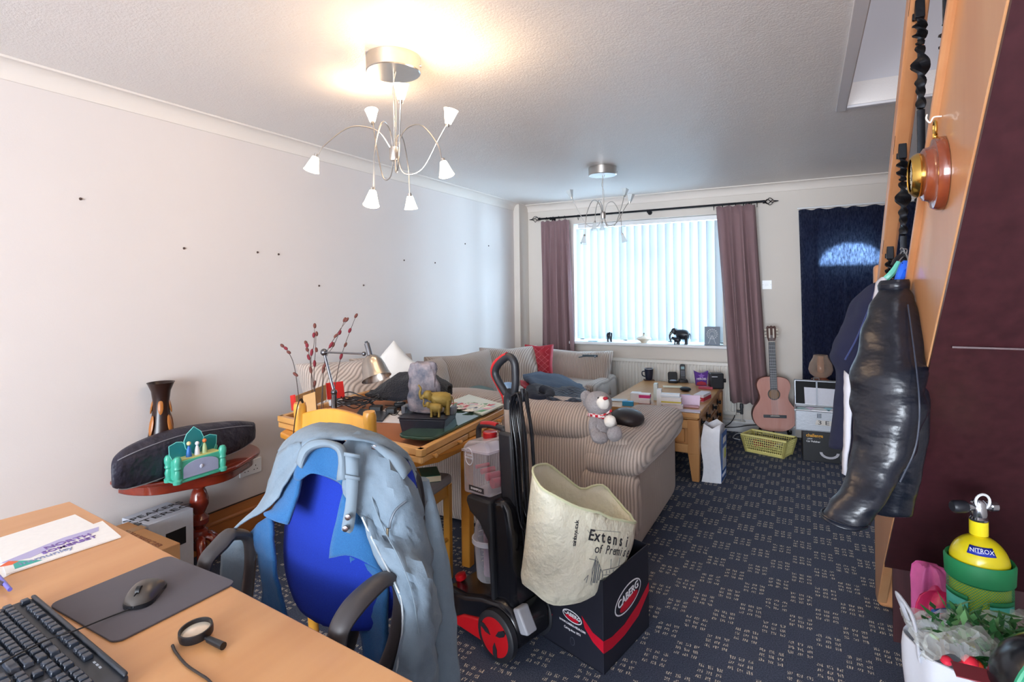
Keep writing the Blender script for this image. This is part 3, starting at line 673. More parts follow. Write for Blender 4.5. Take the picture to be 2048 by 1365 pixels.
for r in range(4):
    y = -.052 - kk * r; n = (13, 13, 12, 11)[r]; off = (0, .5, .75, 1.2)[r]
    for i in range(n): key(-.462 + kk * (i + off) + .008, y)
    x1 = -.462 + kk * (n + off); rem = -.462 + kk * 15 - x1
    if rem > .01: key(x1 + rem / 2, y, rem - .004)
for x in (15.5, 16.5, 17.5):
    for r in (0, 1): key(-.462 + kk * x + .008, -.052 - kk * r)
for x, r in ((16.5, 2), (15.5, 3), (16.5, 3), (17.5, 3)): key(-.462 + kk * x + .008, -.052 - kk * r)
for r in range(4):
    for i in range(4): key(-.462 + kk * (19 + i) + .008, -.052 - kk * r)
key(-.3, -.129, .11)
for x in (-.455, -.43, -.405, -.18, -.155): key(x, -.129, .02)
for i, x in enumerate((.0, .012, .024)): O('indicator_light', MB().box((-.080 + x, -.026, .0185 + .0095), (.007, .003, .001), KM), plain('#9aa3ad', .3), kb, smooth=False)
# pens beyond the keyboard
for i, (px, py, c) in enumerate(((8,1183,'#6a68c8'), (-4,1172,'#3a2f3c'))):
    a = G(px + 12, py - 3, TOPZ + .012); b = a + Vector((-.13, .02 - .03 * i, 0)); mb = MB(); mb.cyl(a, a - (a-b)*.9, .0045, n=10); mb.cyl(b + (a-b)*.1, b, .0045, .001, 10)
    O('pen', mb, plain(c, .3), label=('lilac pen lying behind the keyboard', 'dark pen lying behind the lilac pen')[i], cat='pen', loc=tuple(a))
# magnifying glass
c = G(392, 1266, TOPZ + .010); t = thing('magnifying_glass', 'small black magnifying glass lying on the beech desktop', 'magnifying glass', (c.x, c.y, TOPZ))
tl = Matrix.Translation((c.x, c.y, TOPZ + .013)) @ rot('X', .12); hd = (G(444, 1294, TOPZ + .006) - Vector((c.x, c.y, TOPZ + .006)))
O('rim', MB().lathe([(.0275, -.008), (.0305, -.008), (.0315, 0), (.0305, .008), (.0275, .008), (.0265, 0), (.0275, -.008)], n=36, M=tl, cap=False), plain('#17181c', .35), t)
O('lens', MB().lathe([(0, -.004), (.016, -.003), (.027, 0), (.016, .003), (0, .004)], n=32, M=tl, cap=False), glassy('lens_glass', '#fff8ea', .03, .12), t)
o = Vector((c.x, c.y, TOPZ + .008)); dd = hd.normalized(); mb = MB(); mb.cyl(o + dd*.030, o + dd*.042, .0035); mb.cyl(o + dd*.040, o + hd*1.05, .006, .0072); O('handle', mb, plain('#17181c', .35), t)
mb = MB(); mb.tube([G(345,1292,TOPZ+.003), G(352,1306,TOPZ+.003), G(372,1330,TOPZ+.003), G(398,1348,TOPZ+.003), G(418,1362,TOPZ+.003), G(450,1400,TOPZ+.003)], [.003, .0022, .0022], 8)
O('cable_tie', mb, plain('#2a2422', .5), label='short dark bent cable lying in front of the magnifying glass', cat='cable', loc=tuple(G(372,1330,TOPZ)))
# ---------------------------------------------------------------- boxes under the half-moon table
CARD = flat('brown_cardboard', '#b08155', .85, .06, 30)
def carton(name, label, cat, o, x, w, d, h, mat, print_=None, rzn=0):
    M = Matrix.Translation(o) @ rot('Z', x); t = thing(name, label, cat, tuple(o))
    O('carton', MB().box((0, 0, h/2), (w, d, h), M), mat, t, bevel=.002); return t, M
p = G(250, 1045, .30)
t, M = carton('cardboard_box', 'brown cardboard box with faint red print between desk and half-moon table', 'box', (-2.60, 1.235, 0), -.06, .44, .44, .36, CARD)
for i in range(5): text_on('lettering', ('MODULAR MANUFACTURER', 'HANDLE WITH CARE', 'THIS WAY UP', 'KEEP DRY', 'MADE FOR YOU')[i], M @ Matrix.Translation((.03, .16 - .07 * i, .3605)), .032, plain('#7a4a34', .8), t, width=.3 - .03 * i)
O('packing_tape', MB().box((-.1, 0, .3606), (.05, .46, .0006), M), plain('#a8835c', .35), t, smooth=False)
t, M = carton('speaker_box', 'white shoebox-sized carton with black lettering on its lid under the half-moon table', 'box', (-2.80, 1.60, 0), .05, .20, .22, .355, plain('#c9d0dc', .6))
for i in range(2): text_on('lettering', ('STEREO', 'SPEAKERS')[i], M @ Matrix.Translation((.04 - .07 * i, 0, .3555)) @ rot('Z', PI/2), .055, plain('#2a2b30', .6), t, width=.28)
O('picture', MB().box((-.02, -.1105, .22), (.10, .001, .08), M), plain('#15171c', .4), t, smooth=False)
O('label_panel', MB().box((.1005, .02, .24), (.001, .10, .08), M), plain('#15171c', .4), t, smooth=False)
# ================================================================ HALF-MOON TABLE
MAH = wood('red_mahogany_veneer', '#5c160c', '#96331c', 'Y', 1, .2, .7, 8)
hm = thing('half_moon_table', 'red mahogany half-moon wall table on a turned pedestal', 'side table', (-2.8, 1.83, 0)); HZ = .535
def demi(sc, dx=0):
    P = [(0, -.365 * sc)]
    for k in range(33):
        a = -PI/2 + PI * k / 32; r = 1 + .045 * math.cos(a * 6); r *= 1.16 
        P.append((.275 * r * math.cos(a) * sc + .02, .365 * math.sin(a) * sc * (1 + .0 * r)))
    return P + [(0, .365 * sc)]
Mh = Matrix.Translation((XL + .012, 1.82, 0))
O('tabletop', MB().prism(demi(1), .022, Mh, HZ - .022), MAH, hm, bevel=.007, seg=3)
O('apron', MB().prism(demi(.90), .05, Mh, HZ - .072), MAH, hm, bevel=.004)
px_, py_ = XL + .16, 1.80
prof = [(0, .10), (.03, .10), (.036, .12), (.030, .14), (.040, .155), (.046, .18), (.040, .20), (.026, .208), (.030, .22), (.045, .235), (.046, .26), (.034, .275), (.026, .285), (.032, .30), (.045, .33), (.045, .36), (.034, .40), (.026, .415), (.036, .42), (.036, .43), (0, .43)]
O('pedestal', MB().lathe(prof, (px_, py_, 0), 28), MAH, hm)
for a in (-.5, .5, 1.5):
    dx, dy = math.cos(a), math.sin(a); 
    if dx < 0: dx = .15
    P = [(px_ + dx * r, py_ + dy * r, z) for r, z in ((.02, .17), (.07, .15), (.12, .07), (.17, .02), (.22, .018))]
    O('leg', MB().tube(P, [.024, .022, .02, .016, .014], 10, flatten=.8), MAH, hm)
# vase
v = WX(322, 800, -2.868); va = thing('vase', 'tall dark wooden vase with carved orange lozenges behind the zip bag', 'vase', (v.x, v.y, HZ))
BW = flat('burnt_dark_wood', '#2a1712', .3, .15, 20)
prof = [(0, 0), (.045, 0), (.060, .05), (.066, .11), (.060, .18), (.048, .25), (.038, .32), (.036, .37), (.043, .43), (.058, .47), (.062, .475), (.056, .468), (.036, .42), (.03, .37), (0, .34)]
prof = [(a_, b_ * .93) for a_, b_ in prof]
O('body', MB().lathe(prof, (v.x, v.y, HZ), 32), BW, va)
for k in range(8):
    a = k * PI/4 + .2
    for zc, rr, hh in ((.235, .056, .05), (.325, .0385, .04)):
        if (k + (zc > .3)) % 2: continue
        c = Vector((v.x + rr * math.cos(a), v.y + rr * math.sin(a), HZ + zc)); O('carved_lozenge', MB().ball(c, (.006, .013, hh), 10, R=rot('Z', a) @ rot('Y', -.18)), plain('#a8672f', .35), va)
# zip bag lying across the table
ZB = Mt('black_nylon'); v_ = ZB.obj(); n_ = ZB.noise(v_, 7, 4); ZB.set(col=ZB.mix(ZB.noise(v_, 700, 1), '#20202d', '#3a3748'), rough=.5, spec=.5); ZB.bump(n_, 1.0, .05); ZB = ZB.m
zb = thing('zip_bag', 'long black nylon bag with pale piping slumped over the half-moon table', 'bag', (-2.75, 1.75, HZ))
ctl = [(222,948,.035,.07,-2.70), (250,938,.052,.105,-2.71), (305,918,.058,.12,-2.73), (365,898,.058,.12,-2.745), (425,884,.056,.11,-2.755), (478,872,.05,.09,-2.77), (512,862,.025,.05,-2.78)]
rings = []
for px, py, hw, hh, x in ctl:
    c = WX(px, py, x); c.z = max(c.z, HZ + .004 + hh * .86)
    R = []
    for k in range(20):
        a = 2*PI*k/20; e = .62; cx, sz = math.cos(a), math.sin(a)
        R.append(c + Vector((math.copysign(abs(cx)**e, cx) * hw, -.02 * math.copysign(abs(cx)**e, cx), math.copysign(abs(sz)**e, sz) * hh * (.85 if sz < 0 else .9))) + Vector((noise.noise(Vector((px*.02, a*1.3, 0))) * .014, 0, noise.noise(Vector((px*.03, a, 4))) * .004)))
    rings.append(R)
rr = []; 
cols = [smooth_path([rings[i][k] for i in range(len(rings))], 4) for k in range(20)]
rr = [[cols[k][i] for k in range(20)] for i in range(len(cols[0]))]
O('bag_body', MB().loft(rr), ZB, zb, sub=1)
for k in (2, 17):
    pts = [r[k] + (r[k] - sum(r, Vector())/20).normalized() * .002 for r in rr[2:-1]]; O('piping', MB().tube(pts, .0026, 6, False), plain('#8d8c96', .5), zb)
# musical toy with pillars and three fan-shaped backs; a plain group of abstract figures
tp = WX(393, 955, -2.625); tp.z = HZ
toy = thing('toy', 'turquoise plastic musical box toy with a fan back on the half-moon table', 'toy', (tp.x, tp.y, HZ))
a, b = G(352, 958, HZ), G(446, 930, HZ); ax = (b - a); ax.z = 0; w = min(ax.length, .26); ax.normalize()
TM = Matrix((ax, Vector((-ax.y, ax.x, 0)), Vector((0, 0, 1)))).transposed().to_4x4(); TM.translation = Vector((tp.x, tp.y, HZ)); TM = TM @ Matrix.Diagonal((1.15, 1.0, 1.25, 1))
TURQ = plain('#4fb89f', .3); TURQ2 = plain('#3a9a94', .25)
w = .19
O('plinth', MB().box((0, 0, .042), (w, .075, .078), TM), TURQ, toy, bevel=.004)
mb = MB(); mb.box((0, 0, .004), (w + .02, .09, .008), TM); O('base', mb, TURQ, toy, bevel=.003)
O('stage', MB().box((0, 0, .083), (w - .02, .065, .004), TM), plain('#d8d489', .5), toy)
for sx in (-1, 1):
    for sy in (-1, 1): O('pillar', MB().lathe([(0, 0), (.017, 0), (.018, .012), (.012, .018), (.015, .035), (.011, .05), (.016, .056), (.013, .064), (.016, .075), (.016, .09), (.010, .100), (0, .103)], n=14, M=TM @ Matrix.Translation((sx * (w/2 + .002), sy * .036, 0))), TURQ, toy)
Mf = TM @ frame((0, -.0385, .014), (1, 0, 0), (0, 0, 1)); pol = [(-.075, 0), (.075, 0), (.075, .035)] + [(.075 * math.cos(PI*k/12), .035 + .026 * math.sin(PI*k/12)) for k in range(1, 12)] + [(-.075, .035)]
O('arched_panel', MB().prism(pol, .003, Mf), plain('#a9b4d6', .3), toy, bevel=.001)
O('panel_boss', MB().ball(Vector((0, .03, .004)), (.008, .008, .004), 12, Mf), plain('#cfd6ea', .3), toy)
FAN = glassy('teal_clear_plastic', '#2f8f96', .15, .72)
for dx, an, s_ in ((0, 0, 1.0), (-.055, .95, .85), (.055, -.95, .85)):
    P = [(0, 0), (.035*s_, .03*s_), (.042*s_, .06*s_), (.030*s_, .085*s_), (0, .108*s_), (-.030*s_, .085*s_), (-.042*s_, .06*s_), (-.035*s_, .03*s_)]
    Mq = TM @ frame((dx * .5, .02 + abs(an)*.003, .082), (1, 0, 0), (0, 0, 1)) @ rot('Z', an)
    f_ = O('fan_leaf', MB().prism(P, .003, Mq), FAN, toy); O('leaf_rim', MB().tube([Mq @ Vector((x, y, .002)) for x, y in P + P[:1]], .002, 6, False), plain('#7fd8d4', .25), f_)
for dx, cs, hc, hh in ((-.035, '#2f6fc0', '#e9cf9a', .058), (.0, '#e6e6ee', '#e6e6ee', .05), (.032, '#a9bf8c', '#d9743a', .054)):
    mb = MB(); mb.lathe([(0, 0), (.012, 0), (.009, hh*.4), (.006, hh*.6), (.004, hh*.7), (0, hh*.7)], n=12, M=TM @ Matrix.Translation((dx, -.008, .085)))
    f_ = O('peg_figure', mb, plain(cs, .4), toy); O('peg_head', MB().ball(TM @ Vector((dx, -.008, .085 + hh*.86)), .010, 12), plain(hc, .4), f_)
# ================================================================ DINING TABLE
TABW = wood('honey_pine_table', '#c98126', '#e5a043', 'X', .8, .32, .3, 5); TRAYW = wood('pale_pine_frame', '#c98f4c', '#e0ae6b', 'X', 1, .4, .1, 8)
TZ = .75
tb = thing('dining_table', 'honey pine round-ended dining table holding the wooden puzzle board', 'table', (-1.83, 2.2, 0))
poly = [(-2.24, 1.85), (-2.0, 1.765), (-1.7, 1.735), (-1.50, 1.775), (-1.40, 1.87), (-1.352, 2.0), (-1.34, 2.15), (-1.342, 2.3), (-1.365, 2.42), (-1.42, 2.52), (-1.52, 2.60), (-1.7, 2.65), (-2.0, 2.66), (-2.3, 2.62), (-2.33, 2.4), (-2.32, 2.0)]
pc = [tuple(p)[:2] for p in smooth_path([(x, y, 0) for x, y in poly[1:14]], 3)]
O('tabletop', MB().prism([poly[0]] + pc + poly[14:], .028, None, TZ - .028), TABW, tb, bevel=.008, seg=3)
O('apron', MB().prism([(-2.2, 1.92), (-1.55, 1.87), (-1.46, 2.05), (-1.46, 2.36), (-1.6, 2.52), (-2.2, 2.54)], .07, None, TZ - .098), TABW, tb, bevel=.003)
for x, y in ((-2.14, 1.98), (-2.14, 2.46), (-1.56, 2.44)): O('leg', MB().box((x, y, .326), (.05, .05, .652)), TABW, tb, bevel=.006)
# wooden puzzle board: raised rim, brown board, narrow drawers with knobs
A, B, C3, D3 = Vector((-2.33, 1.91, 0)), Vector((-1.315, 1.735, 0)), Vector((-1.385, 2.53, 0)), Vector((-2.41, 2.67, 0))
ctr = (A + B + C3 + D3) / 4
pb = thing('puzzle_board', 'wooden jigsaw board with brown baize and little side drawers on the dining table', 'puzzle board', (ctr.x, ctr.y, TZ))
def inset(k, z): return [ctr + (p - ctr) * k + Vector((0, 0, z)) for p in (A, B, C3, D3)]
O('baize', MB().hexa(inset(.97, TZ + .028), inset(.97, TZ + .034)), cloth('brown_baize', '#a8683f', .9, .05, 900), pb, smooth=False)
def rail(name, P, Q, z0, z1, w, mat=TRAYW):
    n = (Q - P).normalized(); s = Vector((-n.y, n.x, 0)); 
    return O(name, MB().hexa([P + Vector((0,0,z0)), Q + Vector((0,0,z0)), Q + s*w + Vector((0,0,z0)), P + s*w + Vector((0,0,z0))], [P + Vector((0,0,z1)), Q + Vector((0,0,z1)), Q + s*w + Vector((0,0,z1)), P + s*w + Vector((0,0,z1))]), mat, pb, bevel=.003)
for P, Q in ((A, B), (B, C3), (C3, D3), (D3, A)): rail('rim', P, Q, TZ + .030, TZ + .058, .028)
for P, Q in ((A, B), (C3, D3), (D3, A)): rail('lower_rail', P + (ctr-P)*.008, Q + (ctr-Q)*.008, TZ + .001, TZ + .027, .02)
n = (C3 - B).normalized(); out = Vector((n.y, -n.x, 0))
for i in range(2):
    p, q = B + (C3 - B) * (.01 + .5 * i), B + (C3 - B) * (.49 + .5 * i)
    f_ = rail('drawer', p, q, TZ + .003, TZ + .026, .16)
    for t in ((.2, .75), (.25, .8))[i]:
        c = p + (q - p) * t + Vector((0, 0, TZ + .014)); O('knob', MB().lathe([(0, 0), (.005, 0), (.005, .006), (.009, .012), (.009, .018), (.004, .022), (0, .022)], n=14, M=along(c, c + out)), TRAYW, f_)
BZ = TZ + .0345   # baize surface
# pine dining chair pushed against the near side: two posts, curved top rail, lower rail, spindles
CHW = wood('honey_pine_chair', '#c8892a', '#dfa23f', 'Z', 1, .35, .25, 7)
dc = thing('dining_chair', 'honey pine dining chair with curved top rail, mostly hidden by the denim jacket', 'chair', (-1.62, 1.50, 0))
pl, pr_ = Vector((-1.705, 1.50, 0)), Vector((-1.445, 1.575, 0))
# solve positions by sight line at a distance of about two metres
pl = D(612, 850, 2.12); pr_ = D(750, 880, 2.0); pl.z = pr_.z = 0
dv = (pr_ - pl).normalized(); bk = Vector((dv.y, -dv.x, 0))
for p, zt in ((pl, 1.0), (pr_, .990)):
    O('back_post', MB().tube([p - bk*.04 + Vector((0,0,0)), p - bk*.0 + Vector((0,0,.45)), p + bk*.015 + Vector((0,0,.78)), p + bk*.03 + Vector((0,0,zt-.012)), p + bk*.031 + Vector((0,0,zt))], [.018, .021, .021, .024, .012], 12), CHW, dc)
L = (pr_ - pl).length; T_, Bt = [], []
rows = []
for i in range(15):
    t = i / 14; c = pl + dv * L * t + bk * (.026 + .012 * math.sin(PI * t)); zt = .975 + .022 * math.sin(PI * (t - .12) * 1.25) ; zb_ = .893 + .012 * math.sin(PI * t)
    rows.append([c + bk*.011 + Vector((0,0,zb_)), c + bk*.011 + Vector((0,0,zt)), c - bk*.011 + Vector((0,0,zt)), c - bk*.011 + Vector((0,0,zb_))])
O('top_rail', MB().loft(rows), CHW, dc, bevel=.005)
O('lower_rail', MB().box(((pl+pr_)/2).to_tuple()[:2] + (.70,), (L, .018, .035), None, math.atan2(dv.y, dv.x)), CHW, dc, bevel=.003)
for i in range(4):
    c = pl + dv * L * (.2 + .2 * i) + bk * .024; O('slat', MB().box((c.x, c.y, .80), (.024, .012, .20), None, math.atan2(dv.y, dv.x)), CHW, dc, bevel=.002)
sc = (pl + pr_) / 2 - bk * .2
O('seat', MB().prism([tuple((p))[:2] for p in (pl - dv*.04 + bk*.0, pl - dv*.05 - bk*.38, pr_ + dv*.05 - bk*.38, pr_ + dv*.04 + bk*.0)], .022, None, .43), CHW, dc, bevel=.006, recalc=True)
for p in (pl - bk*.36, pr_ - bk*.36): O('leg', MB().cyl((p.x, p.y, 0), (p.x, p.y, .43), .014, .019), CHW, dc)
O('bolt', MB().cyl(pr_ + bk*.045 + Vector((0,0,.90)), pr_ + bk*.05 + Vector((0,0,.90)), .006, n=6), plain('#8a6a3a', .4), dc)
mb = MB(); p = pl + bk*.03; mb.tube([p + Vector((.01, .02, .90)), p + Vector((.015, .0, 1.008)), p + dv*.02 + bk*.03 + Vector((0,0,1.01)), p + dv*.01 + bk*.045 + Vector((0,0,.90)), p + bk*.045 + Vector((0,0,.74))], .005, 6, flatten=.4)
O('strap', mb, plain('#3a332a', .7), label='dark narrow strap looped over one post of the pine chair', cat='strap', loc=tuple(p + Vector((0,0,.9))))
# ---------------------------------------------------------------- upholstered stool under the table edge
def pos(px, py, z): v = G(px, py, z); return v
sA = Vector((-1.74, 2.05, 0)); sw, sd = .25, .30
stl = thing('stool', 'pine stool with grey padded seat half under the dining table', 'stool', (-1.66, 2.10, 0)); ST = Matrix.Translation((-1.70, 2.14, 0)) @ rot('Z', .12)
O('seat_pad', MB().prism(rrect(.33, .30, .03), .045, ST, .47), cloth('grey_stool_fabric', '#9a9aa0', .95, .08, 800), stl, bevel=.014, seg=3)
mb = MB(); 
for sy in (-1, 1): mb.box((0, sy * .125, .44), (.28, .02, .055), ST)
for sx in (-1, 1): mb.box((sx * .14, 0, .44), (.02, .25, .055), ST)
O('frame', mb, CHW, stl, bevel=.003)
for sx in (-1, 1):
    for sy in (-1, 1):
        O('leg', MB().box((sx * .142, sy * .127, .235), (.034, .034, .47), ST), CHW, stl, bevel=.004)
    O('stretcher', MB().cyl(ST @ Vector((sx * .142, -.12, .20)), ST @ Vector((sx * .142, .12, .20)), .010), CHW, stl)
O('stretcher', MB().cyl(ST @ Vector((-.14, -.127, .14)), ST @ Vector((.14, -.127, .14)), .010), CHW, stl)
bk_ = thing('book', 'thick dark green book with gilt lettering on the grey stool', 'book', (-1.62, 2.13, .516)); BM = Matrix.Translation((-1.66, 2.16, .516)) @ rot('Z', .75)
O('cover', MB().box((0, 0, .016), (.20, .14, .032), BM), plain('#1f5a47', .4), bk_, bevel=.003); O('pages', MB().box((.003, .0, .016), (.197, .1405, .026), BM), plain('#d9ceb0', .8), bk_, smooth=False)
O('gilt_band', MB().box((0, 0, .0325), (.02, .12, .001), BM), plain('#b8a56a', .4, .6), bk_, smooth=False)
# ================================================================ THINGS ON THE PUZZLE BOARD
# chrome desk lamp
CHROME = metal('chrome', '#8f9096', .14); JOINT = metal('dull_steel', '#6d6e74', .35); SATIN = metal('satin_nickel', '#b5aea6', .24)
lp = thing('desk_lamp', 'chrome anglepoise desk lamp with bell shade on the puzzle board', 'lamp', tuple(D(668, 800, 2.62).to_2d()) + (BZ,))
b0 = D(668, 792, 2.62); base = Vector((b0.x, b0.y, BZ))
k1_, e1, e2, s0, s1 = D(668, 785, 2.62), D(648, 705, 2.66), D(728, 708, 2.52), D(737, 700, 2.5), D(752, 752, 2.46)
O('base', MB().lathe([(0, 0), (.085, 0), (.085, .012), (.03, .02), (.014, .03), (.012, max(.04, k1_.z - BZ)), (0, max(.04, k1_.z - BZ))], base, 36), CHROME, lp)
def joint(p, r=.015): 
    ax = fw.cross(Vector((0,0,1))); O('joint', MB().ball(p, (r, r, r), 20), JOINT, lp); 
joint(k1_); joint(e1, .017); joint(e2, .010)
O('lower_arm', MB().cyl(k1_, e1, .0065), CHROME, lp); O('upper_arm', MB().cyl(e1, e2, .0045), CHROME, lp)
ax = (s1 - s0).normalized(); O('shade_stem', MB().cyl(s0 - ax*.03, s0 + ax*.035, .012), CHROME, lp)
O('shade', MB().lathe([(.0, .018), (.020, .018), (.034, .028), (.044, .045), (.052, .07), (.057, .10), (.066, .125), (.064, .125), (.055, .10), (.050, .07), (.042, .047), (.03, .03), (0, .024)], n=40, M=along(s0 + ax*.012, s1)), SATIN, lp)
O('switch', MB().cyl(s0 - ax*.03, s0 - ax*.04, .007, n=12), plain('#3a3b40', .4), lp)
# glass dome candle holder
gc = D(648, 800, 2.5); cs = thing('glass_dome', 'small clear glass dome on a base beside the chrome lamp', 'ornament', (gc.x, gc.y, BZ))
O('foot', MB().lathe([(0, 0), (.035, 0), (.037, .012), (0, .014)], (gc.x, gc.y, BZ), 24), SATIN, cs)
O('dome', MB().lathe([(.030, .014), (.034, .03), (.030, .052), (.016, .066), (0, .070)], (gc.x, gc.y, BZ), 24, cap=False), glassy('dome_glass', '#e9e2d8', .05, .35), cs)
# stack: dried seed-pod stems in a box
bx_ = D(600, 800, 2.62); cb = thing('stem_box', 'open wooden box with red gift boards holding dried seed-pod stems', 'box', (bx_.x, bx_.y, BZ))
KRAFT = plain('#b58d5c', .8); RED = plain('#c9241f', .5)
def board(name, quadp, mat, th=.006):
    P = [D(*q) for q in quadp]; nn = (P[1]-P[0]).cross(P[2]-P[1]).normalized() * th
    for p in P: p.z = max(p.z, BZ + .001)
    return O(name, MB().hexa(P, [p - nn for p in P]), mat, cb, smooth=False, recalc=True)
board('kraft_panel', [(588,833,2.50), (612,838,2.46), (610,812,2.46), (588,812,2.50)], KRAFT)
board('kraft_panel', [(608,842,2.42), (633,830,2.42), (630,784,2.46), (606,792,2.46)], KRAFT)
board('kraft_panel', [(590,828,2.70), (653,800,2.92), (652,770,2.92), (588,794,2.70)], KRAFT)
board('red_panel', [(583,822,2.62), (590,820,2.58), (588,790,2.60), (580,792,2.64)], RED)
board('red_panel', [(655,800,2.95), (690,795,3.0), (686,763,3.0), (652,767,2.95)], RED)
DRY = plain('#4a3b36', .8); PODS = [cloth('dry_pod_brown', '#6a3a33', .85, .3, 300), cloth('dry_pod_red', '#7a2230', .85, .3, 300)]
stems = [[(602,795),(590,740),(577,705),(566,692)], [(625,790),(622,740),(616,700),(613,686)], [(636,800),(628,760),(631,700),(632,668)], [(636,790),(622,730),(628,690),(629,652)], [(645,785),(648,730),(668,690),(690,640)], [(660,780),(676,740),(690,690),(712,632)], [(640,770),(650,720),(672,672),(695,640)]]
for i, st_ in enumerate(stems):
    dp = 2.72 + .05 * (i % 3); pts = [D(x, y, dp + .02 * k) for k, (x, y) in enumerate(st_)]; pts[0].z = BZ + .012
    t = thing('dried_stem', 'thin dried stem with dark red seed pods standing in the stem box', 'dried flower', tuple(pts[0]), group='dried seed-pod stems on the puzzle board')
    O('stem', MB().tube(pts, [.0022, .0012], 6), DRY, t)
    sp = smooth_path(pts, 8)
    for k, q in enumerate((.32, .5, .68, .84, 1.0)):
        if (i + k) % 4 == 1 and q < 1: continue
        c = sp[int(q * (len(sp) - 1))]; tn = (sp[-1] - sp[-4]).normalized(); ln = .019 if q < .6 else .014
        O('seed_pod', MB().ball(c + Vector((random.uniform(-.006, .006), 0, 0)), (.0085, .0075, ln), 10, R=along((0,0,0), tn + Vector((random.uniform(-.3,.3), 0, 0))).to_3x3().to_4x4()), PODS[k % 2], t)
# tangle of black leads, plugs, adaptors
BLK = plain('#15161b', .4)
ld = thing('charger_lead', 'tangle of black charger leads with a plug in the middle of the puzzle board', 'lead', tuple(G(705, 815, BZ)))
random.seed(3)
mb = MB()
for k in range(5):
    pts = []
    for j in range(11):
        a = j * .9 + k * 1.3; c = G(700 + 6 * k, 815 + 2 * k, BZ); pts.append(Vector((c.x + (.10 + .02 * (k % 3)) * math.cos(a) + random.uniform(-.02, .02), c.y + .055 * math.sin(a) + random.uniform(-.015, .015), BZ + .006 + .014 * k + random.uniform(0, .035) * (1 if j % 3 else 0))))
    mb.tube(pts, .0032, 6)
O('cable', mb, BLK, ld)
for (px, py, rz_) in ((752, 818, .5), (672, 806, .2)):
    c = G(px, py, BZ + .02); mb = MB(); mb.box((c.x, c.y, BZ + .02), (.065, .05, .034), None, rz_); O('adaptor', mb, BLK if px > 700 else plain('#c9ccd2', .4), ld, bevel=.006)
ld = thing('phone_charger', 'black phone charger with printed plug lying before the mountain ornament', 'charger', tuple(G(792, 822, BZ)))
mb = MB()
for k in range(3):
    mb.tube([G(772 + 14 * j + random.uniform(-4, 4), 820 + 12 * math.sin(j * 1.7 + k * 2), BZ + .004 + .006 * k) for j in range(5)], .0022, 6)
O('cable', mb, BLK, ld)
c = G(783, 822, BZ + .018); O('plug', MB().box(tuple(c), (.05, .045, .034), None, .4), BLK, ld, bevel=.006)
c = G(800, 810, BZ + .02); O('charger_head', MB().box(tuple(c), (.06, .035, .028), None, .5), BLK, ld, bevel=.006)
c2 = c + Vector((0, 0, .0145)); text_on('lettering', 'AP', Matrix.Translation(c2) @ rot('Z', .9), .028, plain('#e8e8ea', .4), ld, font_bold=True)
# magazines / tablet and paper
def slab(name, label, cat, quadp, z, t, mat, extra=None, bev=.001):
    P = [G(px, py, z) for px, py in quadp]; c = sum(P, Vector()) / 4
    o = O(name, MB().hexa(P, [p + Vector((0,0,t)) for p in P]), mat, label=label, cat=cat, loc=tuple(c), smooth=False, recalc=True, bevel=bev); _MW[o.name] = Matrix.Translation(c); return o, P
slab('notepaper', 'folded white paper lying under the dark tablet on the baize', 'paper', [(748,845),(812,848),(816,826),(770,818)], BZ + .0005, .003, plain('#e6e4e6', .8))
slab('tablet', 'dark slim tablet lying beside the charger leads', 'tablet', [(705,842),(765,845),(780,828),(720,820)], BZ + .004, .009, plain('#22242c', .3), bev=.003)
slab('magazine', 'pale grey magazine under the chrome lamp', 'magazine', [(655,812),(700,812),(722,795),(672,795)], BZ + .0005, .006, plain('#9a9ca6', .5))
# black tray with the resin mountain and two gilt elephants on it
tr = thing('black_tray', 'black plastic letter tray carrying the resin mountain ornament', 'tray', (-1.51, 2.02, BZ))
P = [Vector((*p, 0)) for p in ((-1.585, 1.93), (-1.385, 1.995), (-1.47, 2.22), (-1.665, 2.155))]; cc = sum(P, Vector()) / 4
lo4 = [cc + (p - cc) * .88 + Vector((0, 0, BZ + .001)) for p in P]; hi4 = [p + Vector((0, 0, BZ + .075)) for p in P]; hi5 = [cc + (p - cc) * 1.06 + Vector((0,0,BZ + .082)) for p in P]
mb = MB(); mb.hexa(lo4, hi4); mb.hexa(hi4, hi5); O('tray_body', mb, flat('black_plastic', '#24242f', .45, .1), tr, bevel=.004, recalc=False)
for p, q in ((P[1], P[2]), (P[3], P[0])): m_ = (p + q) / 2; m_ = cc + (m_ - cc) * 1.08; O('handle', MB().box((m_.x, m_.y, BZ + .095), (.02, .07, .035), None, math.atan2((q-p).y, (q-p).x) + PI/2), plain('#5a5d66', .4), tr, bevel=.004)
TT = BZ + .083
rk = thing('mountain_ornament', 'grey blue resin mountain ornament on the black tray', 'ornament', (cc.x, cc.y, TT))
ROCK = Mt('painted_resin_rock'); v_ = ROCK.obj(); n_ = ROCK.noise(v_, 16, 4, .6); ROCK.set(col=ROCK.mix(ROCK.ramp(n_, .35, .65), '#3d4658', '#8f8488'), rough=.6); ROCK.bump(n_, .8, .01); ROCK = ROCK.m
rv = rt * .885 ; e_x = Vector((math.cos(YAW), math.sin(YAW), 0)); e_y = fw
c0 = cc + Vector((0, 0, TT)) - e_x * .025; rows = []
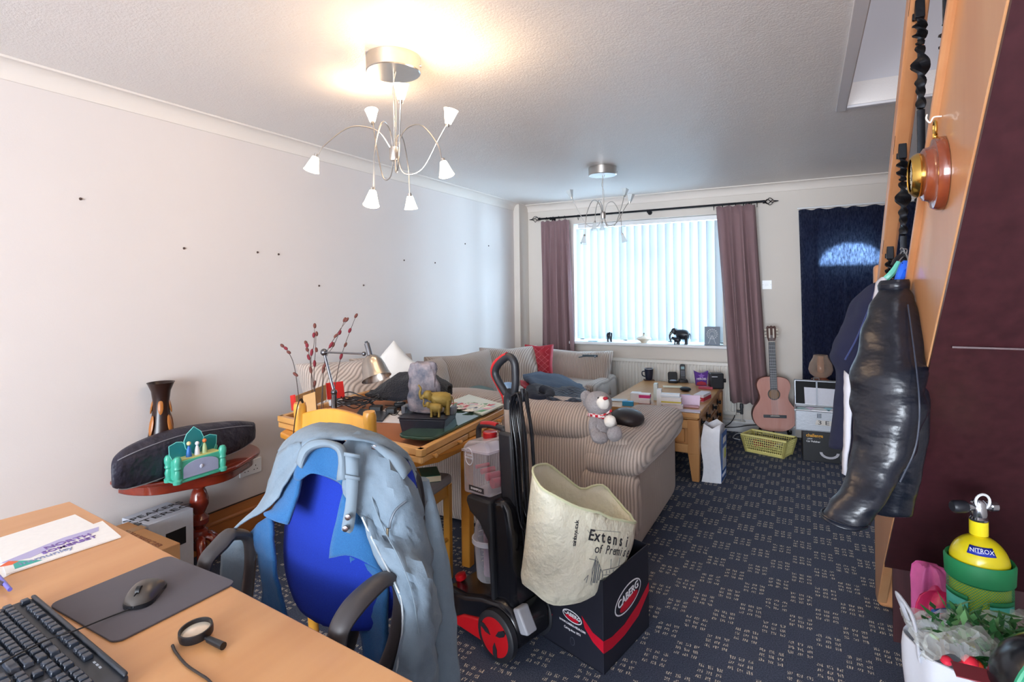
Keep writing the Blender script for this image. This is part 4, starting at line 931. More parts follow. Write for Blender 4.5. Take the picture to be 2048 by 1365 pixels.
for i in range(15):
    t = i / 14; w_ = .072 - .008 * t; R = []
    for k in range(28):
        a = 2*PI*k/28; r = 1 + .34 * noise.noise(Vector((math.cos(a) * 3.4, math.sin(a) * 3.4, t * 5.2))) + .05 * math.sin(5*a + 4*t)
        jag = .05 * noise.noise(Vector((a * 2.2, 3, 0))) if i == 14 else 0
        R.append(c0 + e_x * (w_ * r * math.copysign(abs(math.cos(a)) ** .7, math.cos(a))) + e_y * (.030 * r * (1.15 - .5 * t) * math.sin(a)) + Vector((0, 0, .003 + .225 * t + jag)))
    rows.append(R)
O('rock_face', MB().loft(rows), ROCK, rk, sub=1)
O('base', MB().ball(cc + Vector((0, 0, TT + .008)), (.085, .05, .012), 20, R=rot('Z', .3)), ROCK, rk)
GILT = flat('antique_gilt', '#8f7838', .55, .25, 60, .3, metal=.25)
def elephant(name, label, cat, c, L, hdg, mat, trunk_up=True, parent=None, tusk=True, group=None):
    """a standing elephant of body length L at c, its head towards hdg"""
    M = Matrix.Translation(c) @ rot('Z', hdg) @ Matrix.Diagonal((L, L, L, 1)); t = parent or thing(name, label, cat, tuple(c), group=group)
    mb = MB(); B = []
    for x, z, ry, rzz in ((-.50, .60, .10, .12), (-.44, .60, .22, .26), (-.25, .61, .29, .33), (0, .62, .31, .34), (.22, .65, .27, .30), (.36, .72, .19, .22), (.44, .78, .12, .15)):
        B.append([M @ Vector((x, ry * math.cos(2*PI*k/16), z + rzz * math.sin(2*PI*k/16))) for k in range(16)])
    mb.loft(B); mb.ball((.52, 0, .84), (.19, .16, .20), 14, M)
    for x, y in ((.20, .16), (.26, -.16), (-.34, .17), (-.28, -.17)): mb.tube([M @ Vector((x, y, .62)), M @ Vector((x + .02, y, .3)), M @ Vector((x + .03, y, .004))], [.13*L, .10*L, .085*L, .10*L], 10)
    tk = [(.64, 0, .82), (.78, 0, .72), (.84, 0, .92), (.80, 0, 1.12), (.90, 0, 1.28)] if trunk_up else [(.64, 0, .80), (.78, 0, .60), (.80, 0, .38), (.74, 0, .16)]
    mb.tube([M @ Vector(p) for p in tk], [.095*L, .07*L, .05*L, .035*L], 10)
    mb.tube([M @ Vector(p) for p in ((-.48, 0, .74), (-.56, 0, .55), (-.55, 0, .34))], [.03*L, .015*L], 6)
    body = O('elephant_body', mb, mat, t, sub=0)
    for sy in (-1, 1):
        O('ear', MB().ball(Vector((.42, sy * .20, .80)), (.13, .025, .19), 12, M, rot('Z', sy * .5)), mat, t)
        if tusk: O('tusk', MB().tube([M @ Vector((.64, sy * .08, .74)), M @ Vector((.76, sy * .10, .64)), M @ Vector((.86, sy * .09, .68))], [.022*L, .006*L], 6), plain('#e3dcc6', .4), t)
    return t
ec = cc + e_x * .045 - e_y * .055 + Vector((0, 0, TT + .001))
elephant('gilt_elephant', 'larger gilt elephant with raised trunk against the resin mountain', 'figurine', ec + e_x*.012, .105, math.atan2(-e_x.y, -e_x.x) + .15, GILT, tusk=False)
elephant('gilt_elephant', 'small gilt elephant calf before the larger gilt elephant', 'figurine', ec - e_y * .045 - e_x*.004, .062, math.atan2(-e_x.y, -e_x.x) - .1, GILT, tusk=False)
# glass plate leaning out over the near corner, activity book on top
GR = Mt('green_edged_glass'); GR.set(col=GR.mix(GR.noise(GR.obj(), 12, 2), '#355a4a', '#4d7a66'), rough=.03, trans=.55, spec=.8); GR = GR.m
gp = [(-1.50, 1.86), (-1.345, 1.80), (-1.395, 2.47), (-1.60, 2.52)]
g_ = MB(); gg = [Vector((x, y, 0)) for x, y in gp]; c_ = sum(gg, Vector())/4; M = Matrix.Translation((c_.x, c_.y, 0)) @ rot('Z', .08)
O('glass_shelf', MB().prism(rrect(.175, .66, .05), .012, M, TZ + .060), GR, label='thick green-edged glass shelf with rounded corners lying on the puzzle board rim', cat='glass shelf', bevel=.003, loc=(c_.x, c_.y, TZ + .06))
bo, P = slab('activity_book', 'colourful printed activity book lying on the green glass shelf', 'book', [(893,808),(965,832),(1008,812),(938,792)], TZ + .0725, .008, plain('#c9d0c2', .35))
pm, w, h = surf([P[1], P[2], P[3], P[0]], .0083)
random.seed(11)
cols = ['#c04a5a', '#4f8f5a', '#e4e0d6', '#2f3f52', '#d9a0b0', '#86b48e', '#b8c2c9', '#e9e6df']
for i in range(80):
    mb = MB(); x, y = random.uniform(.02, w - .05), random.uniform(.01, h - .03); mb.prism([(x, y), (x + random.uniform(.02, .06), y + random.uniform(-.01, .01)), (x + random.uniform(.02, .06), y + random.uniform(.015, .04)), (x, y + random.uniform(.015, .04))], .0002 + i * .00001, pm)
    O('printed_patch', mb, plain(cols[i % 8], .5), bo, smooth=False)
for i, s_ in enumerate(('123 ABC', 'PUZZLES', 'PLAY')): text_on('lettering', s_, pm @ Matrix.Translation((w*.5, h*(.78 - .27*i), .0014)), .045, plain('#f0efe8', .5), bo, font_bold=True, width=w*.7)
# black patterned cloth, white pillow, pampered behind
TOWEL = Mt('black_waffle_towel'); v_ = TOWEL.obj(); n_ = TOWEL.noise(v_, 120, 2); TOWEL.set(col=TOWEL.mix(n_, '#05060b', '#161927'), rough=.95, sheen=.1); TOWEL.bump(n_, .8, .01); TOWEL = TOWEL.m
rows = [[(730,790,3.05), (770,800,2.98), (810,800,2.94), (850,795,2.92), (890,800,2.92)],
        [(748,780,3.10), (775,776,3.05), (810,770,3.0), (850,772,3.0), (895,790,2.98)],
        [(780,762,3.16), (795,750,3.12), (822,752,3.08), (850,750,3.08), (895,775,3.05)],
        [(800,752,3.28), (812,748,3.26), (830,747,3.24), (855,742,3.22), (905,772,3.2)],
        [(812,790,3.4), (820,790,3.4), (838,790,3.4), (862,790,3.36), (905,790,3.3)]]
rows = [[D(*p) for p in r] for r in rows]
for r in rows:
    for p in r: p.z = max(p.z, TZ + .062)
O('towel', sheet(rows, 4, .014, 16, 2), TOWEL, solid=.012, label='black patterned towel heaped over the far rim of the puzzle board', cat='towel', loc=tuple(rows[1][2]))
# ================================================================ OFFICE CHAIR WITH THE TWO JACKETS
oc = thing('office_chair', 'blue fabric office chair with black loop arms draped with a denim jacket', 'office chair', (-1.12, 1.12, 0))
BLUE = Mt('royal_blue_chair_fabric'); v_ = BLUE.obj(); n_ = BLUE.noise(v_, 600, 2); BLUE.set(col=BLUE.mix(n_, '#06207c', '#1038b4'), rough=.95, sheen=.0); BLUE.bump(n_, .3, .003); BLUE = BLUE.m
ARMP = plain('#3d3a3c', .45); BLKP = plain('#17181d', .5)
cxo, rec = -1.10, .22
def shell(y0, th, k, z0=.56, z1=1.01, hw=.215):
    rows = []
    for i in range(17):
        t = i / 16; z = z0 + (z1 - z0) * t; w = hw * (1 - abs(2 * t - 1) ** 3.2 * .42) * k; y = y0 + rec * (z - z0) * .62
        rows.append([Vector((cxo + w * math.sin(a) , y - .035 * math.cos(2 * (a)) * .4 - (.018 * math.cos(a)), z)) for a in [(-PI/2) + PI * j / 12 for j in range(13)]])
    return rows
R = shell(1.055, 0, 1); mb = MB()
F = R; Bk = [[p + Vector((0, .06, 0)) for p in r] for r in R]
rings = [f + b[::-1] for f, b in zip(F, Bk)]
O('backrest', MB().loft(rings), BLUE, oc, sub=1, bevel=.0)
O('back_shell', MB().loft([[p + Vector((0, .062, 0)) for p in r] + [p + Vector((0, .08, 0)) for p in r[::-1]] for r in R[1:-2]]), BLKP, oc, sub=1)
M = Matrix.Translation((cxo, .86, 0)); O('seat', MB().prism(rrect(.47, .44, .12), .07, M, .42), BLUE, oc, bevel=.025, seg=3)
O('seat_pan', MB().prism(rrect(.44, .41, .12), .03, M, .39), BLKP, oc, bevel=.01)
for sx, x, f0 in ((-1, -1.385, .08), (1, -.855, .015)):
    pts = [(x, .822 + f0, .69), (x, .832 + f0, .728), (x, .87 + f0, .752), (x, .93 + f0*.5, .764), (x, .985, .765), (x, 1.03, .74), (x, 1.04, .68), (x - sx*.01, 1.02, .58), (x - sx*.05, .97, .47), (x - sx*.10, .93, .40)]
    O('armrest', MB().tube(pts, [.022, .025, .028, .027, .025, .022, .02, .02, .02, .02], 12, flatten=.62, ref=(0, 0, 1)), ARMP, oc)
O('back_bracket', MB().tube([(cxo, 1.15, .70), (cxo, 1.16, .55), (cxo, 1.08, .41), (cxo, .95, .385)], .022, 10, flatten=.5), BLKP, oc)
O('gas_column', MB().cyl((cxo, .88, .08), (cxo, .88, .39), .026), BLKP, oc)
for k in range(5):
    a = k * 2 * PI / 5 + .5; e = Vector((cxo + .28 * math.cos(a), .88 + .28 * math.sin(a), .07))
    O('base_leg', MB().tube([(cxo, .88, .10), e], [.03, .018], 8, False), BLKP, oc)
    mb = MB(); mb.cyl(e + Vector((-.02, 0, -.042)), e + Vector((.02, 0, -.042)), .027); mb.cyl(e, e + Vector((0, 0, -.03)), .008); O('caster', mb, BLKP, oc)
# ---- cloth
DENIM = Mt('washed_pale_denim'); v_ = DENIM.obj(); n_ = DENIM.noise(v_, 14, 4, .6); n2 = DENIM.noise(v_, 900, 1); DENIM.set(col=DENIM.mix(DENIM.math('MULTIPLY_ADD', n2, .4, DENIM.math('MULTIPLY', n_, .6)), '#5a6f80', '#8696a4'), rough=.85, sheen=.1); DENIM.bump(DENIM.math('ADD', n_, DENIM.math('MULTIPLY', n2, .1)), .5, .012); DENIM = DENIM.m
DSEAM = cloth('denim_seam', '#778794', .85, .2, 800); FLEECE = Mt('steel_blue_fleece'); v_ = FLEECE.obj(); n_ = FLEECE.noise(v_, 420, 3, .7); FLEECE.set(col=FLEECE.mix(n_, '#184c80', '#3474ac'), rough=1.0, sheen=.12); FLEECE.bump(n_, .5, .006); FLEECE = FLEECE.m
def pts(rows): return [[D(*p) for p in r] for r in rows]
def sheetpart(name, rows, mat, par, sub=4, amp=.006, freq=14, seed=0, th=.005):
    return O(name, sheet(pts(rows), sub, amp, freq, seed), mat, par, solid=th)
dj = thing('denim_jacket', 'pale washed denim jacket hung over the blue office chair, collar open', 'jacket', (-1.0, 1.16, .9))
# wearer's one side, falling over the arm of the chair towards the vacuum
sheetpart('front_panel', [
  [(684,889,1.40), (712,866,1.46), (755,872,1.48), (797,894,1.47), (824,925,1.50)],
  [(688,940,1.385), (722,935,1.40), (768,940,1.40), (808,958,1.42), (838,990,1.48)],
  [(688,985,1.38), (738,1000,1.385), (782,1008,1.38), (820,1030,1.395), (850,1058,1.46)],
  [(722,1040,1.37), (756,1060,1.375), (797,1075,1.36), (835,1095,1.37), (862,1120,1.44)],
  [(750,1110,1.33), (786,1120,1.30), (815,1135,1.29), (845,1150,1.31), (868,1170,1.42)],
  [(796,1185,1.265), (815,1190,1.26), (836,1200,1.265), (858,1215,1.29), (872,1230,1.40)],
  [(806,1260,1.25), (820,1262,1.24), (840,1270,1.25), (862,1280,1.28), (870,1290,1.38)],
  [(790,1345,1.25), (812,1350,1.24), (838,1365,1.25), (860,1380,1.30), (868,1390,1.35)],
  [(775,1420,1.30), (805,1425,1.28), (835,1440,1.28), (858,1450,1.30), (866,1460,1.35)]], DENIM, dj, amp=.017, seed=4, freq=17)
# shoulder yoke over the top of the backrest
sheetpart('yoke', [
  [(560,905,1.62), (585,872,1.66), (640,850,1.68), (720,860,1.66), (800,895,1.60), (835,950,1.58)],
  [(556,915,1.55), (588,874,1.58), (640,853,1.58), (712,862,1.56), (785,890,1.52), (828,935,1.52)],
  [(565,930,1.50), (596,885,1.50), (640,864,1.49), (700,868,1.47), (770,885,1.47), (822,925,1.49)],
  [(588,930,1.46), (612,893,1.45), (645,880,1.44), (684,882,1.41), (740,886,1.43), (800,915,1.45)]], DENIM, dj, amp=.008, seed=9)
# other front edge folded open to the side
sheetpart('front_panel', [
  [(600,885,1.46), (580,890,1.50), (560,905,1.54), (548,925,1.58)],
  [(604,908,1.44), (578,925,1.47), (552,945,1.50), (535,975,1.56)],
  [(590,935,1.43), (560,960,1.46), (535,990,1.50), (510,1020,1.55)],
  [(566,972,1.43), (538,1000,1.46), (510,1022,1.50), (480,1045,1.54)],
  [(556,998,1.44), (528,1022,1.46), (498,1040,1.50), (458,1060,1.53)]], DENIM, dj, amp=.007, seed=14)
sheetpart('front_panel', [
  [(450,1085,1.62), (480,1075,1.60), (510,1062,1.58)], [(445,1120,1.60), (475,1115,1.58), (512,1105,1.56)],
  [(445,1160,1.60), (472,1165,1.58), (508,1170,1.56)], [(452,1220,1.60), (478,1240,1.58), (505,1250,1.56)], [(460,1300,1.60), (485,1310,1.58), (505,1320,1.56)]], DENIM, dj, amp=.006)
# collar stand with tab
sheetpart('collar', [
  [(594,925,1.435), (604,898,1.43), (622,884,1.425), (650,881,1.41), (680,889,1.39), (692,910,1.375), (694,960,1.365)],
  [(600,935,1.42), (611,906,1.415), (628,893,1.41), (651,889,1.395), (674,895,1.375), (684,915,1.36), (684,960,1.355)],
  [(606,938,1.43), (615,910,1.43), (632,897,1.425), (652,893,1.41), (672,900,1.39), (680,918,1.37), (676,962,1.37)]], DSEAM, dj, amp=.003, th=.006)
sheetpart('placket_tab', [[(690,905,1.36), (716,912,1.365)], [(692,950,1.35), (717,955,1.355)], [(692,1000,1.345), (714,1004,1.35)], [(684,1050,1.34), (708,1055,1.345)], [(684,1061,1.34), (700,1067,1.342)]], DSEAM, dj, sub=3, amp=.001, th=.006)
for px, py in ((696,1035), (691,1058), (749,896)):
    c = D(px, py, 1.33 if py > 1000 else 1.425); O('press_stud', MB().lathe([(0, 0), (.0075, 0), (.007, .003), (.003, .004), (0, .004)], n=16, M=along(c, c - fw)), metal('gunmetal_stud', '#6d6568', .3) if not bpy.data.materials.get('gunmetal_stud') else bpy.data.materials['gunmetal_stud'], dj)
for rw in ([[(688,905,1.352), (720,910,1.357)], [(688,912,1.352), (720,917,1.357)]], [[(690,950,1.342), (720,955,1.348)], [(690,957,1.342), (720,962,1.348)]]): sheetpart('belt_loop', rw, DSEAM, dj, sub=2, amp=0, th=.005)
sheetpart('shoulder_strap', [[(742,892,1.425), (756,888,1.43)], [(765,912,1.415), (782,903,1.43)], [(785,935,1.41), (808,918,1.44)], [(806,960,1.405), (822,940,1.45)]], DSEAM, dj, sub=3, amp=.001, th=.008)
# zips
mb = MB(); zl = [D(*p) for p in ((724,1035,1.355), (745,1080,1.345), (768,1125,1.30), (793,1175,1.258), (803,1205,1.25), (805,1260,1.24), (794,1340,1.235), (785,1400,1.235))]; mb.tube(zl, .0028, 6); O('front_zip', mb, plain('#b9c2c8', .35, .5), dj)
mb = MB(); mb.tube([D(*p) for p in ((812,1003,1.375), (792,1020,1.36), (782,1040,1.352), (779,1058,1.352))], .003, 6); O('pocket_zip', mb, plain('#6d7680', .4, .5), dj)
c = D(775, 1066, 1.345); mb = MB(); mb.box(tuple(c), (.006, .004, .022)); O('zip_puller', mb, plain('#7a705e', .4, .6), dj, bevel=.001)
mb = MB(); mb.tube([D(*p) for p in ((727,905,1.40), (735,950,1.39), (745,1000,1.38), (768,1060,1.355), (800,1120,1.283), (825,1190,1.25), (838,1270,1.24))], .0016, 5); O('seam', mb, DSEAM, dj)
# sleeve hanging at the side
sl = [(836,960,1.52), (846,1010,1.50), (855,1070,1.48), (862,1130,1.46), (868,1190,1.45), (872,1250,1.44), (876,1310,1.43), (880,1370,1.42), (882,1440,1.42)]
sp = smooth_path([D(*p) for p in sl], 6); rings = []
for i, c in enumerate(sp):
    t = i / (len(sp) - 1); r = (.030 + .022 * math.sin(min(1, t*1.6) * PI/2)); 
    rings.append([c + rt * (r * math.cos(2*PI*k/20) * (1 + .10 * noise.noise(Vector((t*9, k*.7, 1))))) + fw * (r * .75 * math.sin(2*PI*k/20)) + Vector((0, 0, .004 * noise.noise(Vector((t*14, k*.4, 6))))) for k in range(20)])
O('sleeve', MB().loft(rings), DENIM, dj)
# fleece
fj = thing('fleece_jacket', 'steel blue fleece jacket worn inside the denim one on the office chair', 'jacket', (-1.08, 1.12, .85))
sheetpart('collar', [
  [(606,905,1.455), (630,893,1.45), (655,892,1.44), (680,900,1.42), (690,915,1.40)],
  [(596,930,1.44), (625,915,1.435), (655,912,1.43), (680,920,1.41), (690,935,1.39)],
  [(590,955,1.43), (618,938,1.42), (650,945,1.415), (675,955,1.40), (688,965,1.385)],
  [(600,962,1.425), (622,948,1.415), (648,953,1.41), (672,962,1.395), (684,972,1.38)]], FLEECE, fj, amp=.003, th=.010)
sheetpart('front_panel', [
  [(606,925,1.45), (590,935,1.46), (575,950,1.48)], [(602,955,1.43), (580,970,1.45), (558,990,1.48)], [(596,985,1.42), (570,1005,1.44), (545,1020,1.47)],
  [(588,1015,1.415), (562,1025,1.43), (530,1028,1.46)], [(574,1050,1.41), (550,1042,1.43), (532,1034,1.45)]], FLEECE, fj, amp=.004, th=.010)
sheetpart('front_panel', [
  [(538,1032,1.50), (520,1045,1.54), (505,1065,1.58)], [(542,1060,1.50), (524,1072,1.53), (504,1080,1.56)], [(546,1100,1.50), (530,1110,1.53), (516,1110,1.56)],
  [(552,1150,1.49), (538,1165,1.51), (524,1170,1.54)], [(562,1200,1.48), (545,1215,1.50), (528,1222,1.53)], [(580,1260,1.48), (560,1275,1.50), (540,1280,1.53)]], FLEECE, fj, amp=.008, th=.010)
sheetpart('front_panel', [
  [(688,985,1.40), (708,1010,1.39), (728,1040,1.40)], [(676,1030,1.395), (708,1050,1.385), (742,1080,1.385)], [(664,1085,1.39), (710,1090,1.38), (756,1125,1.37)],
  [(660,1116,1.385), (706,1112,1.375), (766,1145,1.36)]], FLEECE, fj, amp=.005, th=.010)
sheetpart('front_panel', [
  [(704,1110,1.42), (730,1120,1.41), (765,1140,1.38)], [(709,1160,1.42), (735,1165,1.41), (772,1170,1.37)], [(712,1210,1.42), (740,1215,1.40), (775,1220,1.36)],
  [(722,1270,1.41), (748,1275,1.39), (775,1280,1.35)], [(735,1330,1.40), (755,1335,1.38), (778,1340,1.34)], [(745,1400,1.40), (762,1400,1.38), (780,1405,1.34)]], FLEECE, fj, amp=.008, th=.010)
# ================================================================ CARPET WASHER
hv = thing('carpet_washer', 'upright black and red carpet washer with clear tanks, cord wound on its handle', 'carpet washer', (-1.12, 1.93, 0))
fV = Vector((-.967, .25, 0)).normalized(); sV = Vector((fV.y, -fV.x, 0)); 
if sV.dot(fw) > 0: sV = -sV          # side axis towards the eye
HM = Matrix((fV, sV, Vector((0, 0, 1)))).transposed().to_4x4(); HM.translation = Vector((-1.03, 1.975, 0)); HM = HM @ Matrix(((1, 0, .05, 0), (0, 1, 0, 0), (0, 0, 1, 0), (0, 0, 0, 1)))
GLB = flat('glossy_black_plastic', '#15161c', .22, .1); MTB = flat('satin_black_plastic', '#202228', .45, .1); REDP = flat('red_plastic', '#b3131c', .28, .06); GRYP = plain('#a9adb6', .35)
CLR = glassy('clear_tank_plastic', '#f6f4fa', .06, .07)
def side(poly, w, name, mat, bev=.01, y0=None, seg=3):
    """profile in the x-z plane given thickness w across"""
    M = HM @ frame((0, (w/2 if y0 is None else y0), 0), (1, 0, 0), (0, 0, 1))
    return O(name, MB().prism(poly, w, M, -0.0 if M.to_3x3().col[2].dot(sV) < 0 else -w), mat, hv, bevel=bev, seg=seg, recalc=True)
side([(-.09, .06), (-.09, .14), (-.06, .19), (.0, .215), (.10, .20), (.20, .17), (.30, .17), (.36, .13), (.37, .07), (.34, .03), (.0, .04)], .20, 'base_housing', GLB, .022)
side([(-.02, .05), (.08, .12), (.20, .095), (.30, .04), (.1, .03)], .222, 'red_skirt', REDP, .008)
side([(.28, .015), (.37, .015), (.40, .05), (.37, .12), (.33, .12)], .28, 'floor_nozzle', MTB, .012)
for sy in (-1, 1):
    M = HM @ frame((0, sy * .115, .095), (1, 0, 0), (0, 0, 1)); 
    t = O('wheel', MB().lathe([(0, -.018), (.085, -.018), (.094, -.012), (.094, .012), (.085, .018), (0, .018)], n=40, M=M), MTB, hv)
    O('wheel_disc', MB().lathe([(0, -.022), (.06, -.021), (.080, -.016), (.080, .016), (.06, .021), (0, .022)], n=40, M=M), REDP, t)
    for k in range(3):
        a = k * 2*PI/3 + .5; Mk = M @ rot('Z', a); pl_ = [(.016, -.004), (.04, -.014), (.070, -.012), (.074, .0), (.060, .008), (.035, .006)]
        for zz in (-.0235, .0205): O('spoke_slot', MB().prism(pl_, .003, Mk, zz), MTB, t, smooth=False)
side([(-.135, .13), (-.09, .215), (-.06, .205), (-.095, .12)], .06, 'foot_pedal', GRYP, .008, .09)
side([(-.055, .18), (-.06, .46), (-.045, .56), (-.02, .60), (.045, .585), (.07, .52), (.085, .42), (.075, .18)], .15, 'motor_body', GLB, .022)
side([(.05, .20), (.055, .43), (.10, .49), (.15, .52), (.17, .56), (.16, .585), (.03, .585), (.03, .2)], .19, 'tank_cradle', MTB, .012)
O('lower_pole', MB().box((-.005, 0, .70), (.075, .06, .30), HM), MTB, hv, bevel=.012)
O('upper_pole', MB().box((-.012, 0, .90), (.040, .032, .20), HM), plain('#b7aba0', .3, .6), hv, bevel=.008)
O('pole_collar', MB().box((-.006, 0, .82), (.06, .05, .03), HM), plain('#8a6d55', .4), hv, bevel=.006)
loop = [(-.012, .985), (.02, 1.02), (.055, 1.07), (.045, 1.105), (.01, 1.135), (-.025, 1.15), (-.052, 1.13), (-.055, 1.08), (-.05, 1.03), (-.035, .99), (-.018, .985)]
O('handle', MB().tube([HM @ Vector((x, 0, z)) for x, z in loop], .0155, 12), MTB, hv)
O('handle_neck', MB().tube([HM @ Vector((x, 0, z)) for x, z in ((-.012, .94), (-.014, .985), (-.03, 1.01))], .022, 12), MTB, hv)
O('grip', MB().tube([HM @ Vector((x + .004, 0, z)) for x, z in [(.0, .96), (.008, .99), (.028, 1.02), (.062, 1.07), (.054, 1.11), (.015, 1.14), (-.02, 1.156)]], .0125, 12), REDP, hv)
# clean-water tank: clear box with red cap and black carrying handle
side([(.035, .595), (.19, .585), (.185, .775), (.155, .80), (.05, .815), (.035, .79)], .17, 'water_tank', CLR, .012)
side([(.03, .765), (.188, .755), (.188, .765), (.03, .775)], .178, 'tank_seam', CLR, .002)
c = HM @ Vector((.105, 0, .80)); O('tank_cap', MB().lathe([(0, 0), (.028, 0), (.030, .006), (.030, .028), (.026, .032), (.020, .030), (0, .028)], c, 24), REDP, hv)
O('tank_handle', MB().tube([HM @ Vector(p) for p in ((.02, 0, .72), (.022, 0, .84), (.04, 0, .855), (.12, 0, .855), (.165, 0, .84), (.175, 0, .78))], .012, 10), MTB, hv)
O('handle_insert', MB().tube([HM @ Vector(p) for p in ((.06, 0, .862), (.10, 0, .864), (.15, 0, .856))], .011, 10), REDP, hv)
mb = MB(); 
for k, z in enumerate((.63, .65, .667, .68)): mb.cyl(HM @ Vector((.06 + .03*k, -.03, z)), HM @ Vector((.075 + .03*k, .03, z)), .02 - .004 * k)
O('valve_coil', mb, plain('#c4485a', .35), hv)
M = HM @ frame((.145, .0862, .74), (-1, 0, 0), (0, 0, 1)); O('emblem_ring', MB().tube([M @ Vector((.022 * math.cos(k*PI/12), .034 * math.sin(k*PI/12), .001)) for k in range(25)], .0015, 5, False), plain('#f0eff4', .4), hv)
text_on('lettering', 'CLEAN\nWATER', M @ Matrix.Translation((0, 0, .001)), .012, plain('#f0eff4', .4), hv)
M = HM @ frame((.11, .0862, .615), (-1, 0, 0), (0, 0, 1)); O('label_panel', MB().box((0, 0, .001), (.085, .022, .001), M), plain('#26272e', .4), hv, smooth=False); text_on('lettering', 'SHAMPOO', M @ Matrix.Translation((0, 0, .002)), .013, plain('#e9e9ee', .4), hv)
# dirty-water tank: domed clear vessel
c = HM @ Vector((.155, 0, 0)); O('dirty_tank', MB().lathe([(.048, .22), (.055, .23), (.064, .37), (.072, .378), (.072, .392), (.064, .396), (.062, .43), (.050, .475), (.03, .498), (0, .505)], c, 32, cap=False), CLR, hv)
O('tank_rim', MB().lathe([(.066, .372), (.074, .374), (.074, .392), (.066, .394)], c, 32, cap=False), plain('#dcdde6', .3), hv)
O('inner_tube', MB().cyl(c + Vector((0, 0, .235)), c + Vector((0, 0, .44)), .026), glassy('tank_tube_plastic', '#c9a9b6', .1, .35), hv)
q = HM @ Vector((.30, .02, .17)); O('nozzle_knob', MB().lathe([(0, 0), (.022, 0), (.024, .006), (.024, .022), (.018, .026), (0, .026)], n=20, M=along(q, q + Vector((-.3, -.1, 1)))), REDP, hv)
# cord hanging in loops from the hook on the pole
mb = MB(); mb.box((-.065, 0, .985), (.06, .02, .014), HM); mb.box((-.09, 0, 1.005), (.012, .02, .05), HM); O('cord_hook', mb, MTB, hv, bevel=.003); O('cord_hook', MB().box((-.06, 0, .42), (.06, .02, .014), HM), MTB, hv, bevel=.003)
for k in range(7):
    y = -.030 + .010 * k; x0, x1, zb_ = -.055 - .004 * (k % 3), -.10 - .006 * (k % 4), (.40 + .03 * ((k * 3) % 5))
    pts_ = [(x0, y, 1.0), (x0 + .012 + .004 * (k % 3), y, .93), (x0 + .006, y, .80), (x0 - .004, y + .004, .60), (x0 - .012, y, zb_ + .03), ((x0 + x1) / 2, y, zb_), (x1 + .006, y, zb_ + .03), (x1 - .004, y, .62), (x1 + .002 - .006 * (k % 2), y - .003, .84), (x1 + .01, y, .95), ((x0 + x1)/2 - .005, y, 1.012), (x0, y, 1.0)]
    O('mains_cord', MB().tube([HM @ Vector(p) for p in pts_], .0042, 8), GLB, hv)
# ================================================================ BLACK HELMET CARTON AND CANVAS-STYLE BAG STANDING IN IT
cr = [Vector((-.995, 2.085, 0)), Vector((-.673, 1.964, 0)), Vector((-.60, 2.335, 0)), Vector((-.96, 2.455, 0))]; CH = .345
cr[3] = cr[0] + (cr[2] - cr[1])
BCARD = plain('#1d1f2b', .5); bxn = thing('helmet_carton', 'open black cardboard carton with red swoosh and oval badges holding the cream bag', 'box', tuple(sum(cr, Vector())/4))
Z = Vector((0, 0, 1))
def wallp(a, b, h=CH, t=.004, name='carton_side'):
    n = (b - a).normalized(); s = Vector((-n.y, n.x, 0)) * t
    return O(name, MB().hexa([a, b, b + s, a + s], [a + Z*h, b + Z*h, b + s + Z*h, a + s + Z*h]), BCARD, bxn, smooth=False)
for i in range(4): wallp(cr[i], cr[(i+1) % 4])
O('carton_base', MB().hexa([p for p in cr], [p + Z*.005 for p in cr]), BCARD, bxn, smooth=False)
WH = plain('#eceaf0', .5); CRED = plain('#c4102c', .4)
def face(a, b): m = frame(a, b - a, Z); m.translation = a - m.to_3x3().col[2] * 0 ; return m, (b - a).length
for a, b, big in ((cr[0], cr[1], 0), (cr[1], cr[2], 1)):
    m, w = face(a, b); m = m @ Matrix.Translation((0, 0, .0006)); 
    def oval(x, y, rx, ry, ang, mat, z): O('badge', MB().prism([(math.cos(k*PI/16) * rx, math.sin(k*PI/16) * ry) for k in range(32)], .0004, m @ Matrix.Translation((x, y, z)) @ rot('Z', ang)), mat, bxn, smooth=False)
    if not big:
        O('red_swoosh', MB().prism([(0, .095), (.085, .115), (.075, .095), (.05, .082), (0, .07)], .0005, m), CRED, bxn, smooth=False)
        O('red_swoosh', MB().prism([(w, .125), (w - .05, .135), (w - .105, .175), (w - .09, .135), (w - .05, .10), (w, .08)], .0005, m), CRED, bxn, smooth=False)
        oval(.19, .150, .050, .022, -.05, WH, 0); oval(.19, .150, .046, .018, -.05, BCARD, .0005); oval(.19, .143, .034, .009, -.05, CRED, .0008)
        text_on('lettering', 'CABERG', m @ Matrix.Translation((.19, .155, .0014)) @ rot('Z', -.05), .019, WH, bxn, font_bold=True, width=.085)
        text_on('lettering', 'WWW.CABERG-HELM.COM', m @ Matrix.Translation((.19, .116, .0004)), .011, WH, bxn, width=.135, font_bold=True)
        text_on('lettering', 'Caring since 1974', m @ Matrix.Translation((.19, .096, .0004)), .013, WH, bxn, width=.085)
        oval(.19, .055, .012, .016, 0, plain('#4a4d5a', .5), 0); oval(.19, .055, .010, .014, 0, BCARD, .0005)
    else:
        O('red_swoosh', MB().prism([(0, .125), (.06, .112), (.16, .112), (.28, .14), (w, .185), (w, .15), (.28, .09), (.16, .07), (.06, .07), (0, .08)], .0005, m), CRED, bxn, smooth=False)
        oval(.195, .205, .11, .050, .12, WH, 0); oval(.195, .205, .104, .044, .12, BCARD, .0005); oval(.20, .186, .075, .020, .12, CRED, .0008)
        text_on('lettering', 'CABERG', m @ Matrix.Translation((.195, .214, .0014)) @ rot('Z', .12), .042, WH, bxn, font_bold=True, width=.17)
